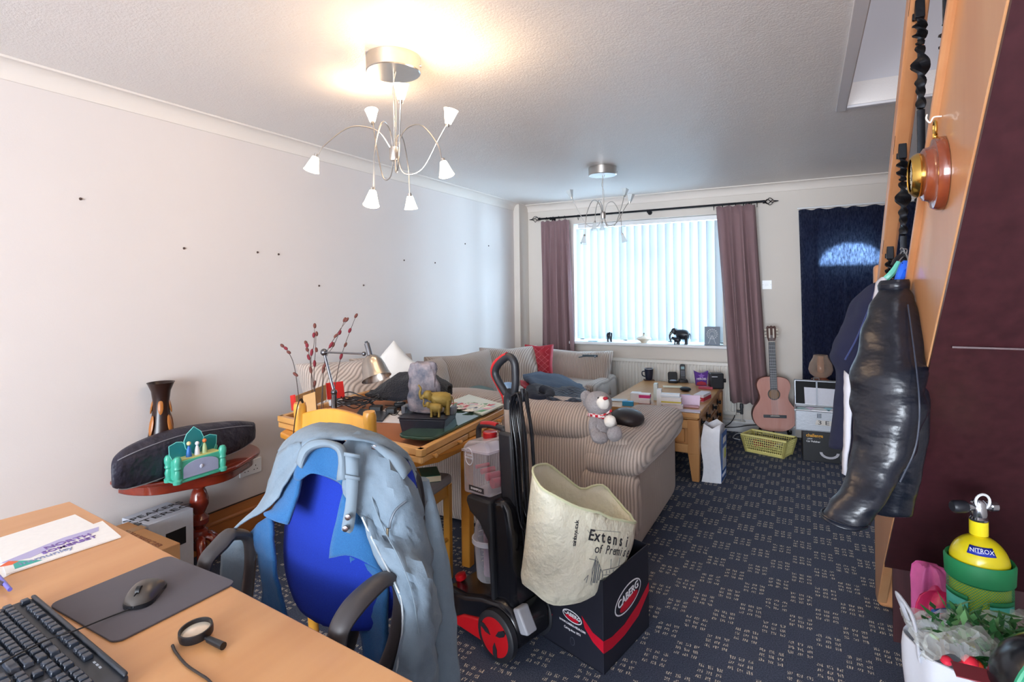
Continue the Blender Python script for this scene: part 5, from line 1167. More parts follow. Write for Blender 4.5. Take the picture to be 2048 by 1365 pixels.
# bag
BAGM = Mt('cream_woven_plastic'); v_ = BAGM.obj(); n_ = BAGM.noise(v_, 14, 4, .55); BAGM.set(col=BAGM.mix(n_, '#f0edd2', '#f9f6e4'), rough=.5); BAGM.bump(n_, .8, .024); BAGM = BAGM.m
bag = thing('shopping_bag', 'cream woven plastic shopping bag with building drawing slumped in the black carton', 'bag', tuple(sum(cr, Vector())/4 + Z*.1))
top_ = [(1066,936,2.14), (1105,936,2.34), (1160,976,2.42), (1205,972,2.50), (1240,1010,2.46), (1272,1046,2.26), (1225,1035,2.12), (1170,1020,2.03), (1120,1000,2.00), (1080,975,2.02)]
mid_ = [(1058,1030,2.12), (1100,1030,2.36), (1160,1060,2.42), (1205,1070,2.46), (1240,1090,2.40), (1262,1100,2.26), (1222,1105,2.09), (1165,1100,2.01), (1110,1080,1.98), (1070,1060,2.02)]
low_ = [(1046,1130,2.12), (1095,1130,2.34), (1150,1130,2.38), (1190,1130,2.40), (1225,1130,2.36), (1244,1140,2.24), (1212,1165,2.10), (1165,1185,2.02), (1110,1180,1.99), (1062,1155,2.03)]
bot_ = [(1046,1163,2.12), (1095,1160,2.32), (1150,1160,2.34), (1185,1160,2.36), (1212,1160,2.32), (1235,1152,2.23), (1208,1178,2.12), (1160,1204,2.04), (1108,1210,2.01), (1066,1185,2.04)]
T3 = [[D(*p) for p in r] for r in (top_, mid_, low_, bot_)]
def closed(row, n=4): r = smooth_path(row + row[:3], n); return r[n*1:n*1 + n*len(row)] 
def interp(rows, n):
    cols_ = [smooth_path([r[j] for r in rows], n) for j in range(len(rows[0]))]; return [[cols_[j][i] for j in range(len(cols_))] for i in range(len(cols_[0]))]
RW = interp([closed(r) for r in T3], 5); cB = sum(RW[-1], Vector())/len(RW[-1])
RW = [[p + (p - cB).normalized() * (.013 * noise.noise(p * 12)) for p in r] for r in RW]
RW.append([p * .3 + cB * .7 for p in RW[-1]])
mb = MB().grid(RW, True); O('bag_body', mb, BAGM, bag, solid=.003)
hem = [p + Z*.002 for p in RW[0]]; O('hem', MB().tube(hem + hem[:1], .005, 6, False), plain('#dfe3bd', .6), bag)
# print on the near face: map onto the surface between columns
def on_bag(px, py, d=-.006):
    """a point on the near side of the bag seen at px, py"""
    best = None; s0_ = sight(px, py)
    for i in range(len(RW) - 2):
        for j in range(len(RW[0])):
            a, b, c_, d_ = RW[i][j], RW[i][(j+1) % len(RW[0])], RW[i+1][(j+1) % len(RW[0])], RW[i+1][j]
            from mathutils.geometry import intersect_ray_tri as it_
            for tri in ((a, b, c_), (a, c_, d_)):
                h = it_(*tri, s0_, EYEP)
                if h and (best is None or (h - EYEP).length < (best - EYEP).length) and (h-EYEP).dot(s0_) > 0: best = h
    return best
INK = plain('#2f3136', .6); INK2 = plain('#75797b', .7)
def bag_text(body, px, py, px2, py2, size_px, bold=True):
    """letters laid one by one along the cloth"""
    n = len(body)
    for i, ch in enumerate(body):
        if ch == ' ': continue
        t = (i + .5) / n; x, y = px + (px2 - px) * t, py + (py2 - py) * t; dx, dy = (px2-px)/n*.5, (py2-py)/n*.5; L = (dx*dx+dy*dy)**.5
        a, b, u_ = on_bag(x - dx, y - dy), on_bag(x + dx, y + dy), on_bag(x + dy/L*size_px*.5, y - dx/L*size_px*.5); o_ = on_bag(x, y)
        b = b or (o_ and a and o_ * 2 - a)
        if not (a and b and u_ and o_): continue
        m = frame(o_, b - a, u_ - o_); nn = m.to_3x3().col[2]
        if nn.dot(fw) > 0: continue
        m.translation = o_ + nn * .0035; h = (u_ - o_).length * 2
        text_on('lettering', ch, m, h * 1.25, INK, bag, .0004, font_bold=bold)
bag_text('Extensi', 1176, 1070, 1258, 1086, 25); bag_text('of Premise', 1190, 1098, 1258, 1106, 20, False); bag_text('sainsburys.co.uk', 1147, 1092, 1153, 1042, 9, False)
def bag_lines(name, segs, r, mat):
    for sg in segs:
        P = []
        for k in range(len(sg) - 1):
            for q in range(6): t = q / 6; P.append((sg[k][0] + (sg[k+1][0]-sg[k][0])*t, sg[k][1] + (sg[k+1][1]-sg[k][1])*t))
        P.append(sg[-1]); P = [on_bag(*p) for p in P]; P = [p - fw * .0045 for p in P if p]
        if len(P) > 2: O(name, MB().tube(P, r, 5, False), mat, bag)
bag_lines('line_drawing', [[(1180,1170), (1192,1112), (1206,1150), (1202,1160)], [(1192,1112), (1184,1140), (1183,1170)], [(1206,1140), (1228,1136), (1250,1126)], [(1208,1150), (1230,1148), (1246,1140)], [(1221,1137), (1222,1118)], [(1237,1132), (1239,1115)], [(1206,1156), (1244,1150)], [(1212,1141), (1212,1147)], [(1219,1140), (1219,1146)], [(1226,1139), (1226,1145)], [(1233,1137), (1233,1143)], [(1240,1134), (1240,1141)], [(1206,1165), (1240,1160)], [(1205,1140), (1203,1172)], [(1190,1120), (1178,1117)], [(1172,1165), (1176,1150), (1168,1160)]], .0011, INK2)
bag_lines('line_drawing', [[(1186,1165), (1192,1120)], [(1189,1165), (1195,1122)], [(1193,1165), (1198,1128)], [(1197,1160), (1201,1138)]], .0022, INK2)
bag_lines('line_drawing', [[(1175,1060), (1180,1068), (1190,1060), (1240,1064)]], .0007, INK2)
# ================================================================ CHENILLE SOFAS
CX = cord('chenille_cord_across', '#c8b9ae', '#93857c', 'X', .0155); CY = cord('chenille_cord_along', '#c8b9ae', '#93857c', 'Y', .0155); CZ = cord('chenille_cord_up', '#c8b9ae', '#93857c', 'Z', .0155)
def soft(name, c, d, mat, par, r=.05, puff=.0, seg=4, M=None, n=8):
    """an upholstered block with full rounded edges and a slightly domed, uneven surface"""
    mb = MB(); P = []
    K = n; idx = {}
    def vert(i, j, k):
        key = (i, j, k)
        if key not in idx:
            u = [-1 + 2 * t / K for t in key]; v = Vector(u); h = [d[0]/2, d[1]/2, d[2]/2]; q = []
            inner = [max(0.001, hh - r) for hh in h]; p = Vector((u[0]*h[0], u[1]*h[1], u[2]*h[2])); cl = Vector([max(-inner[a], min(inner[a], p[a])) for a in range(3)])
            o = p - cl; 
            if o.length > 1e-6: o = o.normalized() * min(r, max(abs(o[0]), abs(o[1]), abs(o[2])))
            p = cl + o; e = (1 - u[0]**2) * (1 - u[1]**2) + (1 - u[1]**2) * (1 - u[2]**2) + (1 - u[0]**2) * (1 - u[2]**2)
            p = p * 1.0 + p.normalized() * puff * min(1, e) + Vector((0, 0, .25 * puff * noise.noise((p + Vector(c)) * 5)))
            p = Vector(c) + p
            idx[key] = len(mb.v); mb.v.append(tuple(M @ p if M is not None else p))
        return idx[key]
    for a in range(3):
        for s in (0, K):
            for i in range(K):
                for j in range(K):
                    def key(i_, j_): k_ = [0, 0, 0]; k_[a] = s; k_[(a+1) % 3] = i_; k_[(a+2) % 3] = j_; return vert(*k_)
                    f = [key(i, j), key(i+1, j), key(i+1, j+1), key(i, j+1)]; mb.f.append(f if s else f[::-1]); mb.mi.append(0)
    return O(name, mb, mat, par, sub=1)
# --- the near sofa, its back towards the eye
sA = thing('sofa', 'beige chenille cord sofa standing with its back to the dining table and vacuum', 'sofa', (-1.5, 3.35, 0))
soft('back', (-1.52, 2.97, .335), (1.42, .30, .63), CX, sA, .06, .01, n=14)
soft('base', (-1.52, 3.38, .20), (1.42, .78, .36), CX, sA, .03, 0)
soft('armrest', (-.93, 3.36, .30), (.27, 1.12, .56), CY, sA, .05, .008, n=12)
soft('arm_front', (-.925, 2.84, .30), (.31, .14, .34), CX, sA, .06, .006)
soft('arm_pad', (-.915, 3.36, .50), (.33, 1.16, .16), CX, sA, .075, .010, n=12, M=Matrix.Translation((-.915, 3.36, .575)) @ rot('Y', -.06) @ rot('X', -.02) @ Matrix.Translation((.915, -3.36, -.575)))
soft('arm_pad', (-.905, 3.33, .665), (.36, 1.06, .15), CX, sA, .075, .014, n=12, M=Matrix.Translation((-.905, 3.33, .553)) @ rot('X', .01) @ Matrix.Translation((.905, -3.33, -.665)))
soft('back_cushion', (-1.30, 2.99, .672), (.60, .36, .20), CX, sA, .10, .02, n=12)
soft('back_cushion', (-1.90, 2.99, .678), (.58, .36, .19), CX, sA, .09, .02, n=12)
soft('seat_cushion', (-1.36, 3.45, .43), (.60, .66, .16), CY, sA, .06, .015)
soft('seat_cushion', (-1.95, 3.45, .43), (.58, .66, .16), CY, sA, .06, .015)
# --- the corner sofa along the long wall and the window wall
sB = thing('corner_sofa', 'pale beige chenille corner sofa filling the corner beside the window', 'corner sofa', (-2.4, 4.6, 0))
soft('base', (-2.58, 4.40, .20), (.66, 2.9, .36), CY, sB, .04, 0, n=10); soft('base', (-2.36, 5.30, .20), (1.12, .80, .36), CX, sB, .04, 0, n=8)
soft('back', (-2.80, 4.35, .42), (.24, 2.9, .66), CY, sB, .07, .0, n=12); soft('back', (-2.34, 5.60, .40), (1.05, .24, .60), CX, sB, .07, 0, n=12)
soft('seat_cushion', (-2.53, 3.55, .44), (.56, .86, .16), CY, sB, .06, .015); soft('seat_cushion', (-2.53, 4.42, .44), (.56, .84, .16), CY, sB, .06, .015); soft('seat_cushion', (-2.15, 5.20, .44), (.78, .68, .16), CX, sB, .06, .012)
soft('armrest', (-1.80, 5.28, .34), (.12, .76, .40), CX, sB, .05, .0)
def bcush(px, py, d, w, h, t, az, tilt, mat, par, name='back_cushion', seed=0, sag=.0, roll=0, sub=0):
    M = Matrix.Translation(D(px, py, d)) @ rot('Z', az) @ rot('X', tilt) @ rot('Y', roll) @ frame((0, 0, 0), (1, 0, 0), (0, 0, 1))
    return M, cushion((0, 0, 0), w, h, t, M, 16, .45, sag, seed)
# az: turn of the cushion face; facing -Y is 0, facing +X is +90 degrees
for px, py, d, w, h, t, az, tilt, mat, seed in (
    (925, 764, 4.55, .74, .50, .24, 1.30, -.22, CY, 1), (1022, 750, 5.35, .62, .58, .26, .80, -.25, CX, 2),
    (838, 775, 4.0, .66, .40, .24, 1.45, -.35, CY, 3), (1155, 742, 5.75, .78, .46, .26, .02, -.25, CX, 4)):
    M, mb = bcush(px, py, d, w, h, t, az, tilt, mat, sB, seed=seed); O('back_cushion', mb, mat, sB, recalc=True, sub=1)
def pillow(name, label, px, py, d, w, h, t, az, tilt, mat, seed=0, roll=0, cat='cushion'):
    M, mb = bcush(px, py, d, w, h, t, az, tilt, mat, None, seed=seed, roll=roll); c = M.translation
    return O(name, mb, mat, label=label, cat=cat, recalc=True, sub=1, loc=tuple(c)), M
o, M = pillow('cushion', 'beige corded cushion slumped behind the desk lamp against the bare wall', 705, 775, 3.55, .70, .38, .26, 1.1, -.35, CX, 7)
o, M = pillow('cushion', 'beige corded scatter cushion with the white pillow in front of it', 770, 752, 3.85, .50, .30, .2, 1.2, -.4, CY, 8)
o, M = pillow('pillow', 'plain white pillow standing on its corner behind the black towel', 787, 742, 3.66, .30, .30, .12, .45, -.25, cloth('white_pillow_cotton', '#e2e2e0', .9, .3, 600), 9, .75, 'pillow')
VEL = cloth('crimson_velvet', '#a80c26', .6, .4, 300, .3)
o, M = pillow('cushion', 'crimson velvet cushion with quilted lattice in the sofa corner', 1078, 728, 5.45, .30, .40, .14, .35, -.2, VEL, 5); _MW[o.name] = Matrix.Translation(o.location)
for k in range(-3, 4):
    for s in (-1, 1):
        P = []
        for q in range(9):
            x = -.10 + .2 * q / 8; y = k * .055 + s * x * .9
            if abs(y) < .16: e = max(0, (1 - abs(x/.15)**2.6) * (1 - abs(y/.20)**2.6)) ** .45; P.append(M @ Vector((x, y, .07 * e + .003)))
        if len(P) > 3: O('quilt_line', MB().tube(P, .0018, 4, False), plain('#e0707a', .5), o)
soft2 = lambda *a, **k: None
# --- clothes and things lying on the sofas
def lay(name, label, cat, rows, mat, sub=4, amp=.01, freq=12, seed=0, th=.012):
    R_ = [[D(*p) for p in r] for r in rows]; c = R_[len(R_)//2][len(R_[0])//2]
    return O(name, sheet(R_, sub, amp, freq, seed), mat, label=label, cat=cat, solid=th, loc=tuple(c))
DEN2 = cloth('slate_blue_cotton', '#3d5068', .9, .6, 500); NVQ = Mt('navy_quilted_nylon'); v_ = NVQ.obj((1, 1, 1), (0, .6, .78)); x_ = NVQ.node('ShaderNodeSeparateXYZ', Vector=v_)
q_ = NVQ.math('MULTIPLY', NVQ.math('ABSOLUTE', NVQ.math('SINE', NVQ.math('MULTIPLY', x_.outputs[0], 110))), NVQ.math('ABSOLUTE', NVQ.math('SINE', NVQ.math('MULTIPLY', x_.outputs[1], 110)))); NVQ.set(col=NVQ.mix(q_, '#0c1222', '#26304a'), rough=.55); NVQ.bump(q_, .9, .01); NVQ = NVQ.m
lay('coat', 'slate blue coat folded flat on the corner sofa seat beside the crimson cushion', 'coat', [
  [(1046,755,4.9), (1080,748,5.0), (1115,752,5.05), (1140,765,5.05), (1163,775,5.0)], [(1050,762,4.6), (1085,757,4.65), (1120,760,4.7), (1145,770,4.7), (1168,784,4.7)],
  [(1062,772,4.3), (1095,772,4.35), (1125,774,4.35), (1150,780,4.4), (1172,790,4.4)], [(1075,785,4.1), (1105,788,4.1), (1130,790,4.1), (1152,792,4.2), (1170,796,4.2)]], DEN2, amp=.03, freq=7, th=.03)
lay('quilted_jacket', 'navy quilted jacket spilling over the near sofa back beside the grey bear', 'jacket', [
  [(1058,778,4.1), (1085,776,4.1), (1110,780,4.0), (1140,782,3.95), (1172,786,3.9)], [(1054,788,3.8), (1085,782,3.75), (1112,790,3.65), (1142,790,3.6), (1176,798,3.55)],
  [(1060,798,3.5), (1090,795,3.4), (1115,802,3.35), (1145,806,3.32), (1172,812,3.32)], [(1080,800,3.3), (1098,802,3.2), (1120,806,3.18), (1145,812,3.16), (1165,816,3.16)]], NVQ, amp=.03, freq=8, th=.03)
c = D(1080, 796, 3.3)
mb = MB(); mb.tube([D(1062,780,3.5), D(1066,796,3.32), D(1082,802,3.25), D(1096,797,3.28), D(1100,786,3.4), D(1086,780,3.5)], [.035, .038, .034, .03, .028, .03], 10); O('fur_collar', mb, cloth('navy_fur', '#141b2c', 1.0, .8, 200, .4), label='rolled navy furry scarf on the sofa back next to the quilted jacket', cat='scarf', loc=tuple(c))
lay('red_scarf', 'crimson fabric edge showing beneath the slate blue coat', 'scarf', [[(1040,762,4.6), (1055,765,4.6), (1075,772,4.5)], [(1042,770,4.4), (1060,775,4.4), (1082,782,4.3)], [(1050,776,4.2), (1066,784,4.2), (1090,792,4.1)]], VEL, amp=.01, th=.015)
lay('red_garment', 'crimson garment hem peeping out between quilted jacket and grey bear', 'garment', [[(1150,800,3.4), (1162,803,3.4)], [(1150,808,3.25), (1164,811,3.25)], [(1152,814,3.15), (1166,818,3.15)]], VEL, amp=.004, th=.012)
lay('green_folder', 'dark green folder lying flat on the near sofa seat', 'folder', [[(935,777,3.9), (958,772,3.95), (985,778,3.9)], [(930,781,3.7), (958,778,3.7), (990,784,3.7)], [(925,786,3.5), (960,785,3.5), (992,788,3.5)]], plain('#23514d', .5), amp=.0, th=.006)
c = D(1016, 775, 3.7); O('tissue_pack', MB().ball(c, (.05, .05, .035), 12), plain('#8fb6e0', .4), label='pale blue crumpled tissue pack seen through the vacuum handle', cat='tissue pack', loc=tuple(c))
# shoe-like black cap on the arm
c = D(1254, 836, 3.28); mb = MB(); mb.ball(c, (.10, .12, .055), 20, R=rot('Z', .5)); O('flat_cap', mb, cloth('dark_brown_leather_cap', '#201a1f', .45, .2, 300), label='dark flat cap lying on the sofa arm behind the grey bear', cat='cap', loc=tuple(c))
# spectacles on the far back cushion
c = D(1180, 712, 5.55); mb = MB(); mb.box(tuple(c), (.15, .01, .02), None, .2); mb.box(tuple(c + Vector((-.06, -.06, -.005))), (.01, .12, .008), None, -.2); mb.box(tuple(c + Vector((.07, -.05, 0))), (.01, .1, .008), None, .3); O('spectacles', mb, plain('#30404a', .3), label='folded spectacles on top of the far sofa cushion below the window', cat='spectacles', loc=tuple(c))
# ---------------------------------------------------------------- teddy bear seated on the arm
FUR = Mt('grey_plush'); v_ = FUR.obj(); n_ = FUR.noise(v_, 130, 4, .8); FUR.set(col=FUR.mix(FUR.ramp(n_, .3, .7), '#8c8188', '#c6bcc0'), rough=1.0, sheen=.8); FUR.bump(n_, 1.0, .02); FUR = FUR.m; CREAM = cloth('cream_plush', '#e4dfd8', 1.0, .6, 200)
bd = 2.86
ted = thing('teddy_bear', 'pale grey plush bear with red nose and checked ribbon sitting on the sofa arm', 'soft toy', tuple(D(1210, 865, bd)))
def B(px, py, dd, r): return D(px, py, bd + dd), r
def lump(parts, name, mat):
    mb = MB()
    for (px, py, dd, r) in parts:
        c = D(px, py, bd + dd); rr = (r, r, r) if not isinstance(r, tuple) else r; o_ = len(mb.v); mb.ball(c, rr, 20, R=rot('Z', YAW))
        for i in range(o_, len(mb.v)):
            p = Vector(mb.v[i]); mb.v[i] = tuple(p + (p - c).normalized() * (.004 * noise.noise(p * 60) + .003 * noise.noise(p * 120)))
    return O(name, mb, mat, ted, sub=1)
lump([(1200,853,.0,(.062,.055,.075))], 'body', FUR); lump([(1197,808,0,(.072,.062,.066))], 'head', FUR)
lump([(1172,794,.02,(.030,.016,.032))], 'ear', FUR); lump([(1176,806,.05,.028)], 'ear', FUR)
lump([(1206,806,-.055,(.034,.030,.034))], 'muzzle', CREAM)
lump([(1211,797,-.082,(.014,.009,.010))], 'nose', VEL)
for px, dd in ((1197, -.055), (1216, -.05)): lump([(px, 797, dd, .0055)], 'eye', plain('#15161a', .2))
lump([(1187,850,-.03,(.026,.024,.045)), (1190,868,-.05,(.026,.026,.03))], 'arm', FUR); lump([(1224,852,-.03,(.026,.024,.04))], 'arm', FUR)
lump([(1220,843,-.07,.031)], 'pompom', CREAM)
lump([(1200,876,-.06,(.045,.04,.030))], 'leg', FUR); lump([(1229,868,-.075,(.040,.030,.040))], 'leg', FUR)
SCARF = Mt('red_white_check_ribbon'); v_ = SCARF.obj(); ck = SCARF.node('ShaderNodeTexChecker', Vector=v_, Color1=(*lin('#c11930'), 1), Color2=(*lin('#efe2e2'), 1), Scale=70.0); SCARF.set(col=ck.outputs[0], rough=.7); SCARF = SCARF.m
c = D(1198, 830, bd); O('ribbon', MB().tube([c + rt*(.05*math.cos(a)) + fw*(.042*math.sin(a)) + Vector((0,0,.006*math.sin(2*a))) for a in [k*PI/8 for k in range(17)]], .011, 8, False), SCARF, ted)
c = D(1212, 828, bd - .06); O('bow', MB().tube([c + rt*-.03 + Vector((0,0,-.012)), c, c + rt*.028 + Vector((0,0,.016))], [.014, .006, .014], 8, flatten=.5), SCARF, ted)
# ================================================================ OAK COFFEE TABLE AND ITS CLUTTER
OAK = wood('waxed_oak', '#a8743f', '#c99a63', 'Y', 1, .42, .15, 6); OAKZ = wood('waxed_oak_upright', '#9a6533', '#bd8a52', 'Z', 1, .42, .15, 6)
X0, X1, Y0, Y1, CT = -1.46, -.70, 4.22, 5.56, .50
ct = thing('coffee_table', 'oak coffee table chest with round black drawer pulls, covered in small boxes', 'coffee table', ((X0+X1)/2, (Y0+Y1)/2, 0))
O('tabletop', MB().box(((X0+X1)/2, (Y0+Y1)/2, CT-.018), (X1-X0, Y1-Y0, .036)), OAK, ct, bevel=.006)
O('top_moulding', MB().box(((X0+X1)/2, (Y0+Y1)/2, CT-.042), (X1-X0-.03, Y1-Y0-.03, .014)), OAK, ct, bevel=.004)
O('chest_body', MB().box(((X0+X1)/2, (Y0+Y1)/2, .315), (X1-X0-.08, Y1-Y0-.08, .24)), OAKZ, ct, smooth=False)
for x, sx in ((X0+.045, 1), (X1-.045, -1)):
    for y, sy in ((Y0+.045, 1), (Y1-.045, -1)):
        w = .04
        O('leg', MB().hexa([(x-w*.62 - sx*.012, y-w*.62 - sy*.012, 0), (x+w*.62 - sx*.012, y-w*.62 - sy*.012, 0), (x+w*.62 - sx*.012, y+w*.62 - sy*.012, 0), (x-w*.62 - sx*.012, y+w*.62 - sy*.012, 0)], [(x-w, y-w, .2), (x+w, y-w, .2), (x+w, y+w, .2), (x-w, y+w, .2)]), OAKZ, ct, bevel=.003)
        O('corner_post', MB().box((x, y, .325), (.08, .08, .25)), OAKZ, ct, bevel=.003)
for z in (.235, .415): O('end_rail', MB().box(((X0+X1)/2, Y0+.03, z), (X1-X0-.15, .03, .06)), OAK, ct, bevel=.002)
O('end_panel', MB().box(((X0+X1)/2, Y0+.034, .325), (X1-X0-.22, .02, .10)), OAKZ, ct, bevel=.006)
fy = [(4.31, 4.74), (4.76, 5.06), (5.08, 5.48)]
for a, b in ((4.31, 4.88), (4.90, 5.48)):
    for z in (.275, .385):
        d_ = O('drawer', MB().box((X1-.036, (a+b)/2, z), (.02, b-a-.012, .10)), OAKZ, ct, bevel=.004)
        for t in (.28, .72):
            c = Vector((X1-.026, a + (b-a)*t, z)); O('drawer_pull', MB().lathe([(0, 0), (.028, 0), (.030, .004), (.012, .007), (.010, .018), (.017, .024), (.015, .032), (0, .034)], n=18, M=along(c, c + Vector((1, 0, 0)))), BLACK_IRON, d_)
def put(name, label, cat, px, py, w, d, h, rz, mat, z=CT, bev=.002, group=None):
    c = G(px, py, z); t = O(name, MB().box((c.x, c.y, z + h/2 + .0006), (w, d, h), None, rz), mat, label=label, cat=cat, bevel=bev, loc=(c.x, c.y, z), smooth=False, group=group)
    return t, Matrix.Translation((c.x, c.y, z + .0006)) @ rot('Z', rz)
def band(t, M, w, d, h, z0, z1, col, name='printed_band'):
    O(name, MB().box((0, 0, (z0+z1)/2), (w + .001, d + .001, z1 - z0), M), plain(col, .5), t, smooth=False)
# mug on coaster
c = G(1298, 761, CT); t = O('coaster', MB().box((c.x, c.y, CT + .003), (.10, .10, .005), None, .4), plain('#5a3a26', .5), label='square dark coaster beneath the navy mug', cat='coaster', loc=(c.x, c.y, CT), bevel=.001)
mg = thing('mug', 'navy mug with pale inside standing on a coaster on the oak chest', 'mug', (c.x, c.y, CT + .006))
O('cup', MB().lathe([(0, 0), (.030, 0), (.034, .01), (.040, .06), (.043, .11), (.040, .112), (.036, .06), (.030, .012), (0, .01)], (c.x, c.y, CT + .006), 28), plain('#1d2338', .3), mg)
O('rim', MB().lathe([(.0385, .108), (.0435, .108), (.0435, .113), (.0385, .113)], (c.x, c.y, CT + .006), 28, cap=False), plain('#c8d6e6', .25), mg)
O('handle', MB().tube([Vector((c.x, c.y, CT)) - rt*.036 + Vector((0,0,.092)), Vector((c.x, c.y, CT)) - rt*.066 + Vector((0,0,.085)), Vector((c.x, c.y, CT)) - rt*.064 + Vector((0,0,.05)), Vector((c.x, c.y, CT)) - rt*.034 + Vector((0,0,.036))], .006, 8), plain('#1d2338', .3), mg)
# open glasses case
c = G(1346, 766, CT); gcs = thing('glasses_case', 'open black spectacle case beside the cordless phone', 'case', (c.x, c.y, CT)); M = Matrix.Translation((c.x, c.y, CT)) @ rot('Z', .35)
O('case_base', MB().prism(rrect(.09, .07, .018), .02, M, .001), plain('#14161d', .5), gcs, bevel=.004); O('case_lid', MB().prism(rrect(.09, .085, .018), .014, M @ Matrix.Translation((0, .032, .058)) @ rot('X', PI/2 - .2), 0), plain('#14161d', .5), gcs, bevel=.004)
O('wiping_cloth', MB().ball((0, -.01, .024), (.035, .02, .008), 10, M), plain('#a9bcd4', .7), gcs)
# notebook
put('notebook', 'small cream notebook under the open spectacle case', 'notebook', 1345, 775, .17, .10, .006, .3, plain('#d9cfb8', .6))
# cordless phone
c = G(1366, 765, CT); ph = thing('cordless_phone', 'black cordless phone upright in its charging stand', 'phone', (c.x, c.y, CT)); M = Matrix.Translation((c.x, c.y, CT)) @ rot('Z', YAW * .6)
O('charging_stand', MB().prism(rrect(.10, .09, .02), .03, M, .001, .8), plain('#15171e', .35), ph, bevel=.005)
Mp = M @ Matrix.Translation((0, .012, .018)) @ rot('X', -.16)
O('handset', MB().prism(rrect(.05, .155, .018), .026, Mp @ frame((0, 0, .078), (1, 0, 0), (0, 0, 1)), -.013), plain('#191c24', .3), ph, bevel=.006, seg=3)
O('screen', MB().box((0, -.0135, .118), (.032, .002, .026), Mp), plain('#8fb0b8', .2), ph, smooth=False)
for r_ in range(5):
    for q in range(3): O('key', MB().box((-.013 + .013 * q, -.0138, .088 - .011 * r_), (.009, .003, .006), Mp), plain('#6c7480', .4), ph, smooth=False)
# purple egg carton, red tray
c = G(1402, 771, CT); eg = thing('egg_carton', 'purple chocolate egg carton with curved top and star print', 'carton', (c.x, c.y, CT)); M = Matrix.Translation((c.x, c.y, CT)) @ rot('Z', YAW * .7)
prof_ = [(-.048, 0), (.048, 0), (.05, .04), (.064, .138)] + [(.064 - .128 * k / 10, .138 - .022 * math.sin(PI * k / 10)) for k in range(1, 10)] + [(-.064, .138), (-.05, .04)]
O('carton_front', MB().prism(prof_, .045, M @ frame((0, 0, .001), (1, 0, 0), (0, 0, 1)), -.02), plain('#5a2f8f', .35), eg, bevel=.002)
Mf = M @ frame((0, -.026, 0), (1, 0, 0), (0, 0, 1)); star = [((.030 if k % 2 == 0 else .014) * math.sin(k*PI/5), .09 + (.030 if k % 2 == 0 else .014) * math.cos(k*PI/5)) for k in range(10)]
O('star_print', MB().prism([(x*1.1, y) for x, y in star][::-1], .001, Mf), plain('#8f66c4', .4), eg, smooth=False)
text_on('lettering', 'HEROES', Mf @ Matrix.Translation((0, .062, .0015)), .026, plain('#f2eefa', .4), eg, font_bold=True, width=.085)
O('window_print', MB().prism([(-.045, .005), (.045, .005), (.04, .03), (0, .042), (-.04, .03)], .001, Mf), plain('#b3344a', .4), eg, smooth=False)
put('wafer_tray', 'red and silver chocolate tray lying before the purple egg carton', 'sweet tray', 1411, 778, .12, .07, .02, .2, plain('#b8465a', .35))
# black radio / camera
c = G(1432, 777, CT); rdo = thing('radio', 'small black radio with side handle at the window end of the oak chest', 'radio', (c.x, c.y, CT)); M = Matrix.Translation((c.x, c.y, CT)) @ rot('Z', .35)
O('cabinet', MB().box((0, 0, .07), (.12, .09, .14), M), plain('#12141b', .4), rdo, bevel=.008); O('side_knob', MB().cyl(M @ Vector((.06, 0, .07)), M @ Vector((.085, 0, .07)), .018), plain('#12141b', .4), rdo); O('front_strip', MB().box((-.02, -.0455, .11), (.05, .002, .006), M), plain('#d3d6dc', .3), rdo, smooth=False)
c = G(1371, 783, CT); O('purse', MB().ball((c.x, c.y, CT + .02), (.05, .04, .02), 16), plain('#141924', .5), label='small round black purse on the oak chest', cat='purse', loc=(c.x, c.y, CT))
# red box of sweets
t, M = put('sweet_box', 'red and white sweet carton at the drawer side of the oak chest', 'carton', 1405, 800, .08, .20, .055, -.15, plain('#ddd6da', .4)); band(t, M, .08, .20, .055, .004, .034, '#b51c34')
O('picture_print', MB().ball(Vector((0, -.101, .02)), (.022, .001, .012), 12, M), plain('#e9c9a9', .4), t)
paperz = put('leaflet', 'blue and white folded leaflet beside the red sweet carton', 'leaflet', 1372, 793, .10, .12, .004, .5, plain('#6f9ccc', .5))
put('leaflet', 'white leaflet beneath the blue folded leaflet', 'leaflet', 1384, 800, .12, .10, .003, .1, plain('#e8ebf0', .5))
# lilac booklet standing open and glassy phone in front
c = G(1380, 814, CT); t = O('greeting_card', MB().add([(-.09, .03, 0), (.07, .03, 0), (.075, .045, .08), (-.085, .045, .08), (-.09, .034, 0), (.07, .034, 0), (.075, .049, .08), (-.085, .049, .08)], [(0,1,2,3), (7,6,5,4), (0,4,5,1), (1,5,6,2), (2,6,7,3), (3,7,4,0)], Matrix.Translation((c.x, c.y, CT + .001)) @ rot('Z', .15)), plain('#d9c3dc', .6), label='pale lilac card standing open near the corner of the oak chest', cat='card', loc=(c.x, c.y, CT), smooth=False)
put('mobile_phone', 'pale mobile phone lying at the near corner of the oak chest', 'mobile phone', 1380, 824, .15, .08, .008, .1, plain('#b7b9c4', .1), bev=.003)
put('card_box', 'reddish card tray between lilac card and mobile phone', 'tray', 1380, 815, .13, .05, .012, .12, plain('#c79aa4', .6))
